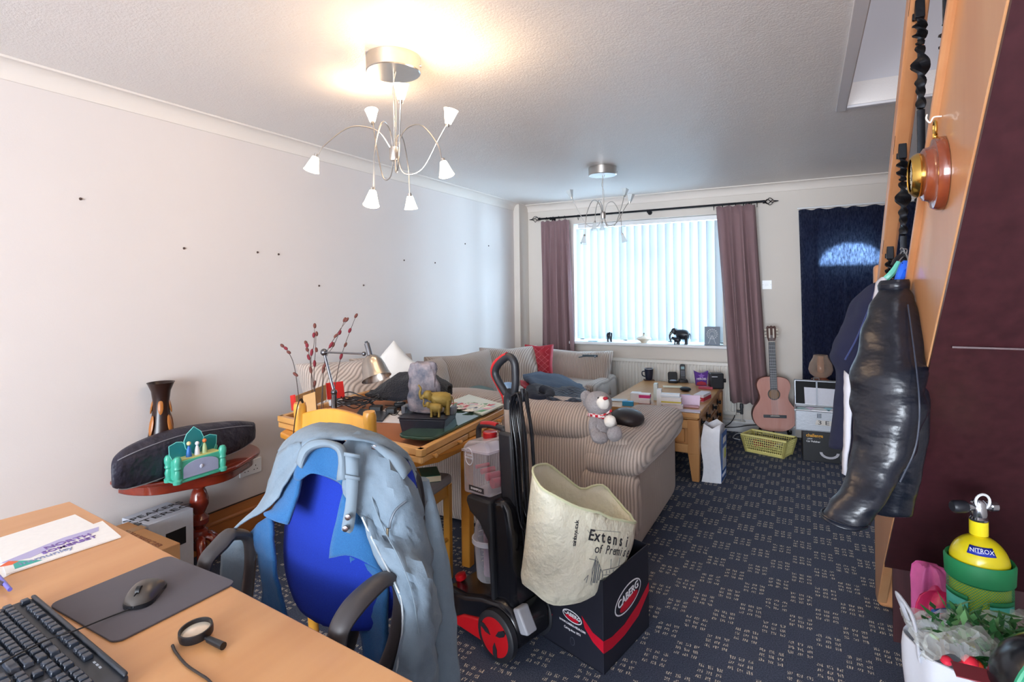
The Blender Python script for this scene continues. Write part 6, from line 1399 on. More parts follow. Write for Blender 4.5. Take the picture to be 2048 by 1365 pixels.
# medicine boxes
for lab, px, py, w, d, h, rz_, z, base, bd_ in (
    ('white medicine box with yellow dot, middle of the stack', 1343, 809, .145, .07, .052, .12, CT + .034, '#ece9ea', ('#d9c63a', .016, .026)),
    ('white medicine box at the bottom of the yellow-dotted stack', 1347, 818, .14, .07, .033, .12, CT, '#e9e3e6', ('#c9b6bf', .004, .009)),
    ('flat white medicine box on top of the yellow-dotted stack', 1341, 794, .14, .065, .024, .12, CT + .087, '#e6e9ee', ('#aab4c2', .006, .010)),
    ('slim white carton standing on end beside the yellow-dotted stack', 1319, 812, .035, .08, .13, .15, CT, '#eceef2', None),
    ('slim pale green carton standing on end behind the slim white carton', 1312, 800, .03, .07, .135, .1, CT, '#d3dedb', None),
    ('white and magenta medicine box on top of a striped one', 1290, 798, .085, .07, .042, .1, CT + .036, '#f0edf0', ('#d0307c', .010, .034)),
    ('white medicine box with brown stripe beneath the magenta one', 1290, 808, .085, .07, .035, .1, CT, '#ebe6ea', ('#8a4a50', .003, .008)),
    ('plain white medicine box beside the magenta one', 1272, 804, .075, .08, .075, .1, CT, '#eef0f3', None),
    ('small bright blue carton at the near edge of the oak chest', 1256, 812, .085, .04, .035, .15, CT, '#2f9bd0', None)):
    t, M = put('medicine_box', lab, 'medicine box', px, py, w, d, h, rz_, plain(base, .5), z=z if z == CT else z, group='medicine boxes on the oak chest')
    if z != CT:
        pass
    if bd_: band(t, M, w, d, h, bd_[1], bd_[2], bd_[0])
put('tablet', 'flat grey tablet with dark edge lying at the sofa side of the oak chest', 'tablet', 1236, 802, .15, .09, .008, .2, plain('#c3ccd6', .2))
# ================================================================ FLOOR BY THE WINDOW WALL
# blue and white carrier standing on the carpet
cg = thing('gift_bag', 'white paper carrier bag with blue printed side standing by the oak chest', 'bag', (-.60, 4.34, 0)); M = Matrix.Translation((-.615, 4.36, 0)) @ rot('Z', -.05)
WPAP = cloth('white_carrier_paper', '#dfe1e8', .7, .5, 40); BPAP = plain('#1f5fb4', .5)
w_, d_ = .115, .20
rings = []
for i in range(9):
    t = i / 8; z = .41 * t; k = 1 - .10 * t; e = .012 * math.sin(t * 7)
    rings.append([M @ Vector((x * k + e * (1 if x < 0 else .3), y * k + .01 * math.sin(t * 5 + x * 30), z + (.02 * math.sin(x * 50 + y * 20) if i == 8 else 0))) for x, y in ((-w_/2*1.3, -d_/2), (0, -d_/2), (w_/2, -d_/2), (w_/2, 0), (w_/2, d_/2), (0, d_/2), (-w_/2*1.3, d_/2), (-w_/2*1.35, 0))])
mb = MB(); mb.grid(rings, True); mb.f.append(list(range(7, -1, -1))); mb.mi.append(0); O('bag_body', mb, WPAP, cg, solid=.002, angle=30)
Ms = M @ frame((w_/2 + .002, 0, 0), (0, 1, 0), (0, 0, 1)) @ rot('X', .02)
O('blue_side', MB().prism([(-.098, .01), (.098, .01), (.09, .36), (-.09, .36)], .002, Ms), BPAP, cg, smooth=False)
O('white_label', MB().prism([(-.055, .28), (.055, .28), (.055, .325), (-.055, .325)], .003, Ms), plain('#eceef2', .5), cg, smooth=False)
O('label_panel', MB().prism([(-.06, .09), (.07, .09), (.07, .25), (-.06, .25)], .003, Ms), plain('#dfe6ee', .5), cg, smooth=False)
O('yellow_print', MB().prism([(0, .16), (.05, .165), (.055, .235), (.005, .23)], .0036, Ms), plain('#d8dc2a', .5), cg, smooth=False)
text_on('lettering', 'PURAFAST', Ms @ Matrix.Translation((0, .05, .003)), .04, plain('#dfe8f4', .5), cg, width=.15)
# yellow plastic basket with bits in it
bb = [G(1494, 905, 0), G(1562, 919, 0)]; ex_ = (bb[1] - bb[0]); bw = .36; ex_.normalize(); ey_ = Vector((-ex_.y, ex_.x, 0)); Mk = Matrix((ex_, ey_, Vector((0, 0, 1)))).transposed().to_4x4(); Mk.translation = (bb[0] + bb[1]) / 2 + ey_ * .10
bsk = thing('basket', 'pale yellow perforated plastic basket in front of the guitar', 'basket', tuple(Mk.translation)); YEL = plain('#dcd48a', .5)
def bwall(p0, p1, nin, length):
    """a perforated wall: rows and columns of strips"""
    pass
Wb, Db, Hb = .30, .17, .15
def bp(u, v, z, k): return Mk @ Vector((u * (1 + k * z) , v * (1 + k * z), z))
mb = MB(); kk_ = 1.6
for (ax0, ay0, ax1, ay1, n_) in ((-Wb/2, -Db/2, Wb/2, -Db/2, 20), (Wb/2, -Db/2, Wb/2, Db/2, 11), (Wb/2, Db/2, -Wb/2, Db/2, 20), (-Wb/2, Db/2, -Wb/2, -Db/2, 11)):
    for i in range(n_ + 1):
        t = i / n_; x, y = ax0 + (ax1-ax0)*t, ay0 + (ay1-ay0)*t; wd = .0028
        if i in (0, n_): wd = .012
        mb.tube([bp(x, y, .004, kk_), bp(x, y, .145, kk_)], wd, 4, False)
    for z in (.010, .022, .048, .068, .088, .108, .128):
        mb.tube([bp(ax0, ay0, z, kk_), bp(ax1, ay1, z, kk_)], .003 if z > .03 else .008, 4, False)
O('perforated_lattice', mb, YEL, bsk)
O('rim', MB().tube([bp(x, y, .148, kk_) for x, y in ((-Wb/2, -Db/2), (Wb/2, -Db/2), (Wb/2, Db/2), (-Wb/2, Db/2), (-Wb/2, -Db/2))], .010, 8, False), YEL, bsk)
O('base', MB().prism([(-Wb/2, -Db/2), (Wb/2, -Db/2), (Wb/2, Db/2), (-Wb/2, Db/2)], .006, Mk), YEL, bsk, smooth=False)
random.seed(21)
for i, (cl, lb) in enumerate((('#7c8078', 'grey folded booklet in the yellow basket'), ('#a62232', 'red leaflet in the yellow basket'), ('#4a5a52', 'dark green pamphlet in the yellow basket'), ('#8b4a44', 'rust coloured booklet in the yellow basket'), ('#b9b4b0', 'pale crumpled wrapper in the yellow basket'))):
    mb = MB(); c = Mk @ Vector((-.09 + .045 * i, .01 * (-1) ** i, .085)); mb.box(tuple(c), (.15, .10, .012), Matrix.Identity(4)); o = O('booklet', mb, plain(cl, .5), label=lb, cat='booklet', loc=tuple(c), smooth=False); o.rotation_euler = (.5 - .25 * i, .15 * (-1) ** i, .3 * i)
mb = MB(); mb.tube([G(1480,880,.03), G(1466,876,.03), G(1474,868,.02), G(1488,868,.03), G(1496,874,.05)], .004, 6); O('wire_handle', mb, plain('#c9ccd2', .4), label='thin white wire loop sticking out beside the yellow basket', cat='wire', loc=tuple(G(1474,872,.0)))
# guitar
GT = wood('pinkish_guitar_top', '#c08a80', '#dcb2a8', 'Z', 1, .12, .9, 5); FB = plain('#2c343c', .4); NECKM = plain('#4a2a22', .35)
go = D(1551, 864, 5.0); gt = thing('guitar', 'pink toned classical guitar standing against the wall behind the yellow basket', 'guitar', (go.x, go.y, 0))
GM = Matrix.Translation(go) @ rot('Z', .22) @ rot('X', -.10) @ rot('Y', -.012) @ frame((0, 0, 0), (1, 0, 0), (0, 0, 1))
half = [(0, 0), (.07, .004), (.13, .03), (.172, .08), (.186, .14), (.172, .20), (.142, .245), (.122, .28), (.118, .31), (.127, .35), (.139, .39), (.138, .43), (.115, .468), (.07, .485), (.03, .488)]
hp = [tuple(p)[:2] for p in smooth_path([(x, y, 0) for x, y in half], 3)]; ol = hp + [(-x, y) for x, y in hp[::-1][:-1]]
O('body', MB().prism(ol, .09, GM, -.09), plain('#6a3a2c', .3), gt, bevel=.003, recalc=True); O('soundboard', MB().prism([(x*.985, y*.985+.003) for x, y in ol], .003, GM), GT, gt, recalc=True)
O('sound_hole', MB().lathe([(0, .0032), (.042, .0032), (.042, .0042), (0, .0042)], n=32, M=GM @ Matrix.Translation((0, .33, 0))), plain('#8a6a4c', .7), gt); O('rosette', MB().lathe([(.042, .0032), (.052, .0032), (.052, .0046), (.042, .0046)], n=32, M=GM @ Matrix.Translation((0, .33, 0)), cap=False), plain('#3c3430', .4), gt)
O('bridge', MB().box((0, .135, .007), (.19, .026, .010), GM), FB, gt, bevel=.002); O('saddle', MB().box((0, .139, .013), (.075, .004, .004), GM), plain('#d9cdbb', .4), gt)
mb = MB(); mb.prism([(-.030, .37), (.030, .37), (.026, .80), (-.026, .80)], .010, GM, .003); O('fingerboard', mb, FB, gt, bevel=.001)
O('neck', MB().prism([(-.028, .45), (.028, .45), (.025, .80), (-.025, .80)], .022, GM, -.018), NECKM, gt, bevel=.008)
mb = MB()
for k in range(1, 18): y = .80 - .65 * (1 - 2 ** (-k / 12)); mb.box((0, y, .0137), (.054, .0022, .0012), GM)
O('fret', mb, plain('#c9ccd0', .3, .8), gt, smooth=False)
O('nut', MB().box((0, .802, .012), (.05, .005, .008), GM), plain('#e3dccb', .4), gt)
mb = MB(); mb.prism([(-.026, .805), (.026, .805), (.038, .84), (.040, .93), (.030, .945), (.014, .938), (0, .948), (-.014, .938), (-.030, .945), (-.040, .93), (-.038, .84)], .016, GM, -.006); O('headstock', mb, NECKM, gt, bevel=.002)
for sx in (-.017, .017): O('head_slot', MB().box((sx, .878, .011), (.012, .085, .002), GM), plain('#d3cabd', .5), gt, smooth=False)
for sx in (-1, 1):
    for k in range(3): O('tuning_peg', MB().cyl(GM @ Vector((sx*.040, .85 + .03*k, .002)), GM @ Vector((sx*.056, .85 + .03*k, .002)), .007, n=10), plain('#d9d2c2', .4), gt)
for k in range(6): x = -.020 + .008 * k; O('string', MB().tube([GM @ Vector((x*1.2, .139, .016)), GM @ Vector((x, .80, .016)), GM @ Vector((x * .8, .86, .012))], .0008, 4, False), plain('#cfcfd4', .3), gt)
gs = thing('guitar_stand', 'low black folding stand holding up the guitar', 'guitar stand', (go.x, go.y, 0))
for sx in (-1, 1):
    O('stand_arm', MB().tube([GM @ Vector((sx*.11, .02, -.10)), GM @ Vector((sx*.12, -.012, -.05)), GM @ Vector((sx*.12, -.010, .02)), GM @ Vector((sx*.12, .018, .03))], .008, 8), BLKP, gs)
    p = GM @ Vector((sx*.11, .02, -.10)); O('stand_leg', MB().tube([p, (p.x + sx*.05, p.y - .12, .006)], .008, 8, False), BLKP, gs)
p = GM @ Vector((0, .02, -.10)); O('stand_leg', MB().tube([GM @ Vector((-.11, .02, -.10)), p, GM @ Vector((.11, .02, -.10))], .008, 8, False), BLKP, gs); O('stand_leg', MB().tube([p, (p.x, p.y + .12, .006)], .008, 8, False), BLKP, gs)
# black cartons, aluminium case with discs
k0 = G(1606, 921, 0); M = Matrix.Translation((k0.x, k0.y, 0)) @ rot('Z', .05)
pc_ = thing('polisher_carton', 'black car polisher carton with yellow lettering beneath the aluminium case', 'box', (k0.x + .17, k0.y + .12, 0))
O('carton', MB().box((.17, .12, .12), (.34, .24, .24), M), plain('#16171d', .4), pc_, bevel=.002)
Mf = M @ frame((0, -.0008, 0), (1, 0, 0), (0, 0, 1))
text_on('lettering', 'challenge', Mf @ Matrix.Translation((.085, .208, 0)), .036, plain('#e8a818', .4), pc_, font_bold=True, width=.12)
text_on('lettering', '120W', Mf @ Matrix.Translation((.05, .180, 0)), .016, plain('#e9e9ec', .4), pc_); text_on('lettering', 'Car Polisher', Mf @ Matrix.Translation((.075, .160, 0)), .02, plain('#e9e9ec', .4), pc_, font_bold=True, width=.10)
mb = MB(); mb.prism([(.16 + .07*math.cos(a)+.03, .05 + .05*math.sin(a)+.03) for a in [k*PI/10 + PI for k in range(11)]] + [(.16 + .05*math.cos(a)+.03, .05 + .033*math.sin(a)+.03) for a in [2*PI - k*PI/10 for k in range(11)]], .0008, Mf); O('picture_print', mb, plain('#b9b9c2', .4), pc_, smooth=False)
ALU = flat('ribbed_aluminium', '#b9bec6', .38, .06, 90, .2, metal=.35); ALF = metal('aluminium_edge', '#d3d6da', .3)
cz = .242; ac = thing('aluminium_case', 'open aluminium disc case with discs and paper in its lid', 'case', (k0.x + .15, k0.y + .12, cz)); Mc = Matrix.Translation((k0.x - .05, k0.y + .0, cz)) @ rot('Z', .05)
mb = MB(); w, d, h = .37, .24, .165
for c_, s_ in (((w/2, .004, h/2), (w, .008, h)), ((w/2, d-.004, h/2), (w, .008, h)), ((.004, d/2, h/2), (.008, d, h)), ((w-.004, d/2, h/2), (.008, d, h)), ((w/2, d/2, .004), (w, d, .008))): mb.box(c_, s_, Mc)
O('case_shell', mb, ALU, ac, smooth=False)
O('edge_frame', MB().tube([Mc @ Vector(p) for p in ((0,0,h), (w,0,h), (w,d,h), (0,d,h), (0,0,h))], .006, 6, False), ALF, ac)
Ml = Mc @ Matrix.Translation((0, d, h)) @ rot('X', PI/2 - .10)   # lid: y up
O('lid', MB().box((w/2, .105, -.012), (w, .21, .02), Ml), ALU, ac, smooth=False); O('lid_lining', MB().box((w/2, .105, .0), (w-.02, .19, .006), Ml), plain('#14161a', .8), ac, smooth=False)
O('lid_frame', MB().tube([Ml @ Vector(p) for p in ((0,0,0), (w,0,0), (w,.21,0), (0,.21,0), (0,0,0))], .006, 6, False), ALF, ac)
O('lid_strap', MB().box((.17, .105, .010), (.012, .20, .004), Ml), plain('#aab2c0', .4), ac, smooth=False); O('lid_paper', MB().prism([(.08, .01), (.33, .01), (.33, .145), (.075, .15)], .002, Ml, .004), plain('#d9dbe6', .6), ac, smooth=False)
O('carry_handle', MB().tube([Ml @ Vector(p) for p in ((.15,.21,-.01), (.15,.23,-.01), (.19,.23,-.01), (.19,.21,-.01))], .005, 6, False), ALF, ac)
O('latch', MB().box((.17, -.004, h-.035), (.03, .008, .035), Mc), plain('#8a8f98', .3, .8), ac, bevel=.002)
O('divider', MB().box((w/2, d/2, .075), (w-.02, d-.02, .13), Mc), plain('#3a3c44', .8), ac, smooth=False)
t_ = O('paper_label', MB().prism([(.14, .055), (.31, .05), (.31, .09), (.15, .095)], .001, Mc @ frame((0, -.0012, 0), (1, 0, 0), (0, 0, 1))), plain('#d6d2cc', .6), ac, smooth=False)
text_on('lettering', '3 E F', Mc @ frame((.225, -.003, .073), (1, 0, 0), (0, 0, 1)), .045, plain('#22242c', .5), ac, width=.13)
for i in range(5):
    c = Mc @ Vector((.05 + .065 * i, .08 + .02 * (i % 2), .148 + .002*i)); O('disc', MB().lathe([(.008, 0), (.058, 0), (.058, .0015), (.008, .0015)], n=32, M=Matrix.Translation(c) @ rot('X', .25), cap=False), plain(('#b7d6d8', '#d9c9e0', '#e6ebee', '#8fc9d6', '#d8d9de')[i], .12), label=('pale teal disc', 'lilac disc', 'silver white disc', 'bright aqua disc', 'light grey disc')[i] + ' lying on top in the aluminium case', cat='disc', loc=tuple(c), group='discs in the aluminium case')
# oil lamp on a small dark stand behind the case
L0 = WY(1642, 785, 5.62); sd_ = thing('side_stand', 'small dark side stand behind the aluminium case', 'stand', (L0.x, 5.62, 0))
O('stand_top', MB().box((L0.x, 5.62, .48), (.26, .26, .02)), plain('#2a1d1a', .4), sd_, bevel=.003)
for sx in (-.11, .11):
    for sy in (-.11, .11): O('leg', MB().box((L0.x + sx, 5.62 + sy, .235), (.025, .025, .47)), plain('#2a1d1a', .4), sd_)
ol_ = thing('table_lamp', 'hurricane style lamp with smoked glass chimney and carved brown base', 'lamp', (L0.x, 5.62, .49)); WB = wood('carved_brown_wood', '#4a231a', '#8a4c36', 'Z', 1, .25, .5, 12)
rings = []
for i in range(9):
    t = i / 8; r = (.085, .09, .08, .088, .075, .078, .066, .07, .05)[i]; rings.append([Vector((L0.x + r * (1 + .16 * math.sin(3*a + 5*t)) * math.cos(a), 5.62 + r * (1 + .16 * math.sin(3*a + 5*t)) * math.sin(a), .491 + .125 * t)) for a in [2*PI*k/24 for k in range(24)]])
O('carved_base', MB().loft(rings), WB, ol_)
O('chimney', MB().lathe([(.05, 0), (.085, .03), (.098, .07), (.088, .12), (.062, .17), (.055, .195)], (L0.x, 5.62, .616), 32, cap=False), glassy('smoked_glass', '#d9c3b4', .04, .22), ol_)
O('candle', MB().cyl((L0.x, 5.62, .616), (L0.x, 5.62, .80), .028), plain('#d9b89a', .5), ol_)
# trailing cables by the radiator
for nm, lb, P_ in (('cable', 'dark cable curving down from behind the curtain to the floor', [(1472,802,5.8), (1470,830,5.8), (1462,845,5.78), (1448,855,5.7)]), ('cable', 'dark cable trailing from the radiator towards the guitar', [(1440,855,5.75), (1470,855,5.72), (1500,851,5.7), (1530,850,5.65)])):
    O(nm, MB().tube([WY(*p) for p in P_], .005, 6), plain('#2a2c33', .5), label=lb, cat='cable', loc=tuple(WY(*P_[1])))
# ================================================================ WINDOW BOARD ORNAMENTS
SZ = .8435; EBONY = flat('ebony_wood', '#1c1f2a', .35, .2, 40)
p = G(1219, 683, SZ); p.y = min(p.y, 5.86)
def sillp(px): q = WY(px, 685, 5.86); return Vector((q.x, 5.86, SZ))
elephant('ebony_elephant', 'small black elephant on the window board nearer the bunched curtain', 'figurine', sillp(1219), .105, -1.2, EBONY, trunk_up=False)
elephant('ebony_elephant', 'larger black elephant with pale tusks on the window board', 'figurine', sillp(1364) + Vector((0, .0, 0)), .155, PI - .1, EBONY, trunk_up=False)
elephant('ebony_elephant', 'tiny black elephant calf in front of the larger black elephant', 'figurine', Vector((sillp(1356).x, 5.80, SZ)), .075, PI, EBONY, trunk_up=False)
v_ = sillp(1288); dsh = thing('lidded_dish', 'low cream glass dish with pointed lid in the middle of the window board', 'dish', tuple(v_)); CRM = plain('#d9c9b4', .25)
O('bowl', MB().lathe([(0, 0), (.03, 0), (.032, .008), (.05, .02), (.078, .04), (.080, .045), (0, .045)], v_, 32), CRM, dsh); O('lid', MB().lathe([(.078, .045), (.06, .060), (.03, .068), (.01, .078), (.012, .088), (0, .098)], v_, 32), CRM, dsh); O('lid_knob', MB().ball(v_ + Vector((0, 0, .098)), .008, 10), plain('#6a6f70', .3), dsh)
v_ = sillp(1425); pq = thing('plaque', 'small grey slate plaque with white wheel drawing standing on the window board', 'plaque', tuple(v_)); Mp = Matrix.Translation((v_.x, 5.83, SZ + .001)) @ rot('X', -.10) @ frame((0, 0, 0), (1, 0, 0), (0, 0, 1))
O('slab', MB().box((0, .092, -.006), (.145, .185, .012), Mp), plain('#6f7b8a', .5), pq, bevel=.002)
mb = MB(); 
for k in range(16): a = k*PI/8; mb.cyl(Mp @ Vector((.02*math.cos(a), .11+.02*math.sin(a), .001)), Mp @ Vector((.047*math.cos(a), .11+.047*math.sin(a), .001)), .0012, n=5); mb.ball(Mp @ Vector((.052*math.cos(a), .11+.052*math.sin(a), .001)), .0035, 6)
mb.tube([Mp @ Vector((.047*math.cos(k*PI/12), .11+.047*math.sin(k*PI/12), .001)) for k in range(25)], .0012, 5, False)
for x in (-.035, .035): mb.cyl(Mp @ Vector((0, .10, .002)), Mp @ Vector((x, .015, .002)), .0018, n=5)
O('wheel_print', mb, plain('#e9eef4', .5), pq)
v_ = sillp(1188); O('spectacle_cloth', MB().box((v_.x, 5.83, SZ + .004), (.10, .05, .006), None, .1), plain('#9fd0dc', .5), label='flat pale aqua card lying at the curtain end of the window board', cat='card', loc=tuple(v_), bevel=.002)
# ================================================================ COATS HUNG ON THE STAIR
LEA = Mt('black_leather'); v_ = LEA.obj(); n_ = LEA.noise(v_, 11, 4, .6); LEA.set(col=LEA.mix(n_, '#090b11', '#191e2b'), rough=.3, spec=.5); w_ = LEA.noise(LEA.obj((1, 1, 2.2)), 16, 2); LEA.bump(LEA.math('ADD', LEA.math('MULTIPLY', LEA.noise(v_, 160, 2), .08), w_), .32, .015); LEA = LEA.m
def drape_rings(rows, n=28, wr=.010, fr=9, seed=0, sub=4):
    """rings between a left and a right sight point, each with its own thickness"""
    R = []
    for lx, ly, rx, ry, dl, dr, t in rows:
        L, Rr = D(lx, ly, dl), D(rx, ry, dr); c = (L + Rr) / 2; h = (Rr - L) / 2; q = Vector((-h.y, h.x, 0)); q = q.normalized() * t if q.length > 1e-6 else fw * t
        R.append([c + h * math.copysign(abs(math.cos(a)) ** .85, math.cos(a)) + q * math.copysign(abs(math.sin(a)) ** .8, math.sin(a)) for a in [2*PI*k/n for k in range(n)]])
    cols_ = [smooth_path([r[k] for r in R], sub) for k in range(n)]; R = [[cols_[k][i] for k in range(n)] for i in range(len(cols_[0]))]
    out = []
    for r in R:
        c = sum(r, Vector()) / n
        out.append([p + (p - c).normalized() * (wr * (noise.noise(Vector((p.x * fr, p.y * fr, p.z * fr * 2.3 + seed))) + .7 * (1 - 2*abs(noise.noise(Vector((p.x * fr * 1.3 + p.z * 9, p.y * fr, p.z * fr * 2.2 + seed + 9))))))) for p in r])
    return out
lj = thing('leather_jacket', 'black leather jacket hanging from the stair balusters, sleeve towards the room', 'jacket', tuple(D(1790, 575, 1.58)))
rows = [(1766,575,1812,572,1.60,1.545,.020), (1758,598,1817,598,1.585,1.50,.040), (1749,650,1823,648,1.56,1.45,.055), (1738,700,1829,700,1.54,1.405,.060), (1718,758,1836,757,1.52,1.365,.065), (1718,800,1840,800,1.50,1.345,.060), (1722,850,1838,845,1.475,1.345,.058), (1713,895,1822,905,1.455,1.35,.052), (1697,940,1795,958,1.44,1.35,.048), (1677,980,1765,1003,1.42,1.345,.044), (1660,1010,1742,1038,1.41,1.345,.042), (1650,1030,1722,1062,1.40,1.345,.040)]
R = drape_rings(rows, wr=.012, seed=2, fr=7); o = O('sleeve', MB().loft(R), LEA, lj, sub=1)
rows2 = [(1765,600,1818,600,1.66,1.53,.030), (1755,700,1830,700,1.66,1.45,.04), (1742,800,1838,800,1.66,1.42,.05), (1738,880,1838,880,1.64,1.42,.05), (1735,940,1826,950,1.62,1.43,.05), (1745,990,1815,1000,1.60,1.45,.045), (1752,1022,1806,1040,1.58,1.46,.04)]
O('jacket_body', MB().loft(drape_rings(rows2, wr=.008, seed=5)), LEA, lj, sub=1)
O('collar', MB().loft(drape_rings([(1764,586,1812,582,1.60,1.535,.030), (1762,572,1813,567,1.60,1.535,.034), (1768,562,1811,559,1.60,1.54,.028)], wr=.002, sub=2)), LEA, lj)
mb = MB(); mb.tube([D(*p) for p in ((1816,610,1.47), (1828,700,1.385), (1838,790,1.325), (1838,850,1.32), (1828,905,1.325), (1800,965,1.32))], .0022, 5); O('seam', mb, plain('#2c3342', .4), lj)
k = R[-3]; c_ = sum(k, Vector())/len(k); O('cuff_band', MB().tube([p + (p - c_).normalized() * .002 for p in k] + [k[0]], .003, 6, False), LEA, lj)
NAVYJ = flat('navy_jersey', '#141a3c', .95, .18, 400, .2)
tj = thing('track_jacket', 'navy zip jacket with white sleeve stripe hung behind the leather jacket', 'jacket', tuple(D(1740, 590, 1.85)))
rows = [(1745,572,1768,560,1.86,1.78,.02), (1712,608,1765,600,1.92,1.72,.035), (1700,640,1758,640,1.93,1.70,.035), (1686,672,1750,670,1.94,1.70,.038), (1672,703,1742,700,1.95,1.70,.04), (1673,716,1740,715,1.95,1.70,.04), (1684,745,1735,750,1.93,1.70,.035), (1681,800,1728,800,1.92,1.70,.035), (1674,860,1722,860,1.92,1.70,.035), (1670,900,1716,905,1.91,1.70,.035)]
O('jacket_body', MB().loft(drape_rings(rows, wr=.009, seed=8)), NAVYJ, tj, sub=1)
WSTR = cloth('white_stripe_jersey', '#dcdde8', .95, .2, 500)
rows_ = [[(1690,742,1.70), (1707,758,1.66)], [(1688,790,1.68), (1704,800,1.65)], [(1688,850,1.67), (1702,860,1.64)], [(1687,905,1.66), (1698,910,1.63)], [(1685,948,1.65), (1693,952,1.63)]]
O('white_stripe', sheet([[D(*p) for p in r] for r in rows_], 4, .004, 12), WSTR, tj, solid=.004)
rows_ = [[(1700,760,1.70), (1735,765,1.62)], [(1700,830,1.69), (1728,840,1.62)], [(1697,900,1.68), (1715,910,1.63)], [(1690,955,1.66), (1700,945,1.63)]]
O('front_panel', sheet([[D(*p) for p in r] for r in rows_], 4, .004, 12), NAVYJ, tj, solid=.006)
mb = MB(); mb.tube([D(*p) for p in ((1752,578,1.76), (1735,625,1.73), (1712,680,1.70), (1690,720,1.72))], .0025, 5); O('seam', mb, plain('#3a4574', .8), tj)
wsh = thing('white_shirt', 'white shirt sleeve hanging between navy and leather jackets', 'shirt', tuple(D(1760, 580, 1.65)))
rows_ = [[(1756,566,1.66), (1766,556,1.62), (1774,562,1.60)], [(1750,600,1.62), (1760,598,1.57), (1766,604,1.56)], [(1742,640,1.60), (1750,645,1.55), (1758,650,1.53)], [(1736,680,1.58), (1743,682,1.53), (1750,684,1.51)], [(1728,712,1.57), (1735,720,1.52), (1742,706,1.50)]]
O('sleeve', sheet([[D(*p) for p in r] for r in rows_], 4, .003, 12), WSTR, wsh, solid=.008)
# hangers
def hanger(label, col, pts_, r, hook):
    t = thing('coat_hanger', label, 'coat hanger', tuple(D(*hook[0]))); O('bar', MB().tube([D(*p) for p in pts_], r, 8), plain(col, .3), t); O('hook', MB().tube([D(*p) for p in hook], .002, 6), plain('#b9bcc2', .3, .8), t)
hanger('mint green plastic coat hanger holding the navy jacket', '#6fd0bc', [(1748,584,1.80), (1770,560,1.77), (1785,545,1.76), (1797,524,1.76)], [.009, .010, .010, .006], [(1797,524,1.76), (1804,516,1.78), (1812,510,1.80), (1814,500,1.80), (1806,498,1.80)])
hanger('glossy blue plastic coat hanger in the neck of the leather jacket', '#1f5fd8', [(1798,562,1.60), (1805,545,1.60), (1812,530,1.60), (1818,540,1.58)], [.012, .014, .014, .010], [(1812,530,1.60), (1816,520,1.66), (1812,508,1.74), (1806,503,1.80), (1800,508,1.80)])
hanger('thin black coat hanger crossed over the blue one', '#16181f', [(1786,532,1.80), (1795,518,1.80), (1808,512,1.80), (1826,524,1.74)], [.008, .009, .009, .006], [(1806,512,1.80), (1809,503,1.81), (1804,496,1.81), (1800,500,1.81)])
# bundle on the carpet beneath
c = G(1676, 930, 0); mb = MB(); mb.loft([[Vector((c.x + .05 + (.05 + .01*math.sin(3*a)) * math.cos(a) * k, c.y + .05 + .04 * math.sin(a) * k, z)) for a in [2*PI*q/18 for q in range(18)]] for z, k in ((.001, .9), (.04, 1.1), (.09, 1.0), (.12, .7))]); O('boot', mb, cloth('grey_boot_suede', '#55565e', .8, .4, 200), label='grey ankle boot on the carpet below the navy zip jacket', cat='boot', sub=1, loc=(c.x, c.y, 0))
# ================================================================ UNDER THE STAIR: DIVING CYLINDER, BAGS
TX, TY = D(1958, 1100, 1.52).x, D(1958, 1100, 1.52).y; R0 = .066; TZ0 = .665
tk = thing('diving_cylinder', 'yellow diving cylinder in a green mesh sleeve standing under the stairs', 'diving cylinder', (TX, TY, 0)); YELC = flat('yellow_enamel', '#e3cf1e', .22, .02, 20)
prof = [(0, 0), (.055, 0), (R0, .02), (R0, TZ0)] + [(R0 * math.cos(a), TZ0 + .072 * math.sin(a)) for a in [k * PI/2 / 10 * .86 for k in range(1, 11)]] + [(.021, TZ0 + .075), (.021, TZ0 + .112), (0, TZ0 + .112)]
O('cylinder', MB().lathe(prof, (TX, TY, 0), 48), YELC, tk)
NET = Mt('green_mesh_sleeve'); v_ = NET.obj(); xyz = NET.node('ShaderNodeSeparateXYZ', Vector=v_); an = NET.math('ARCTAN2', xyz.outputs[1], xyz.outputs[0])
d1 = NET.math('ABSOLUTE', NET.math('SINE', NET.math('MULTIPLY_ADD', an, 34, NET.math('MULTIPLY', xyz.outputs[2], 420)))); d2 = NET.math('ABSOLUTE', NET.math('SINE', NET.math('MULTIPLY_ADD', an, -34, NET.math('MULTIPLY', xyz.outputs[2], 420))))
hole = NET.math('MULTIPLY', NET.math('GREATER_THAN', d1, .38), NET.math('GREATER_THAN', d2, .38)); NET.set(col=NET.mix(NET.noise(v_, 80, 1), '#1a8f52', '#27b06a'), rough=.6, alpha=NET.math('SUBTRACT', 1.0, NET.math('MULTIPLY', hole, .9))); NET = NET.m
GRN = plain('#15804c', .6); TQ = plain('#46b8a8', .5)
O('mesh_sleeve', MB().lathe([(.070, .01), (.071, .30), (.072, TZ0 - .02)], (TX, TY, 0), 56, cap=False), NET, tk)
O('sleeve_cuff', MB().lathe([(.071, TZ0 - .045), (.076, TZ0 - .040), (.078, TZ0 + .005), (.074, TZ0 + .012), (.068, TZ0 + .005), (.069, TZ0 - .045)], (TX, TY, 0), 56, cap=False), GRN, tk)
da = math.atan2(-TY, -TX)   # towards the eye
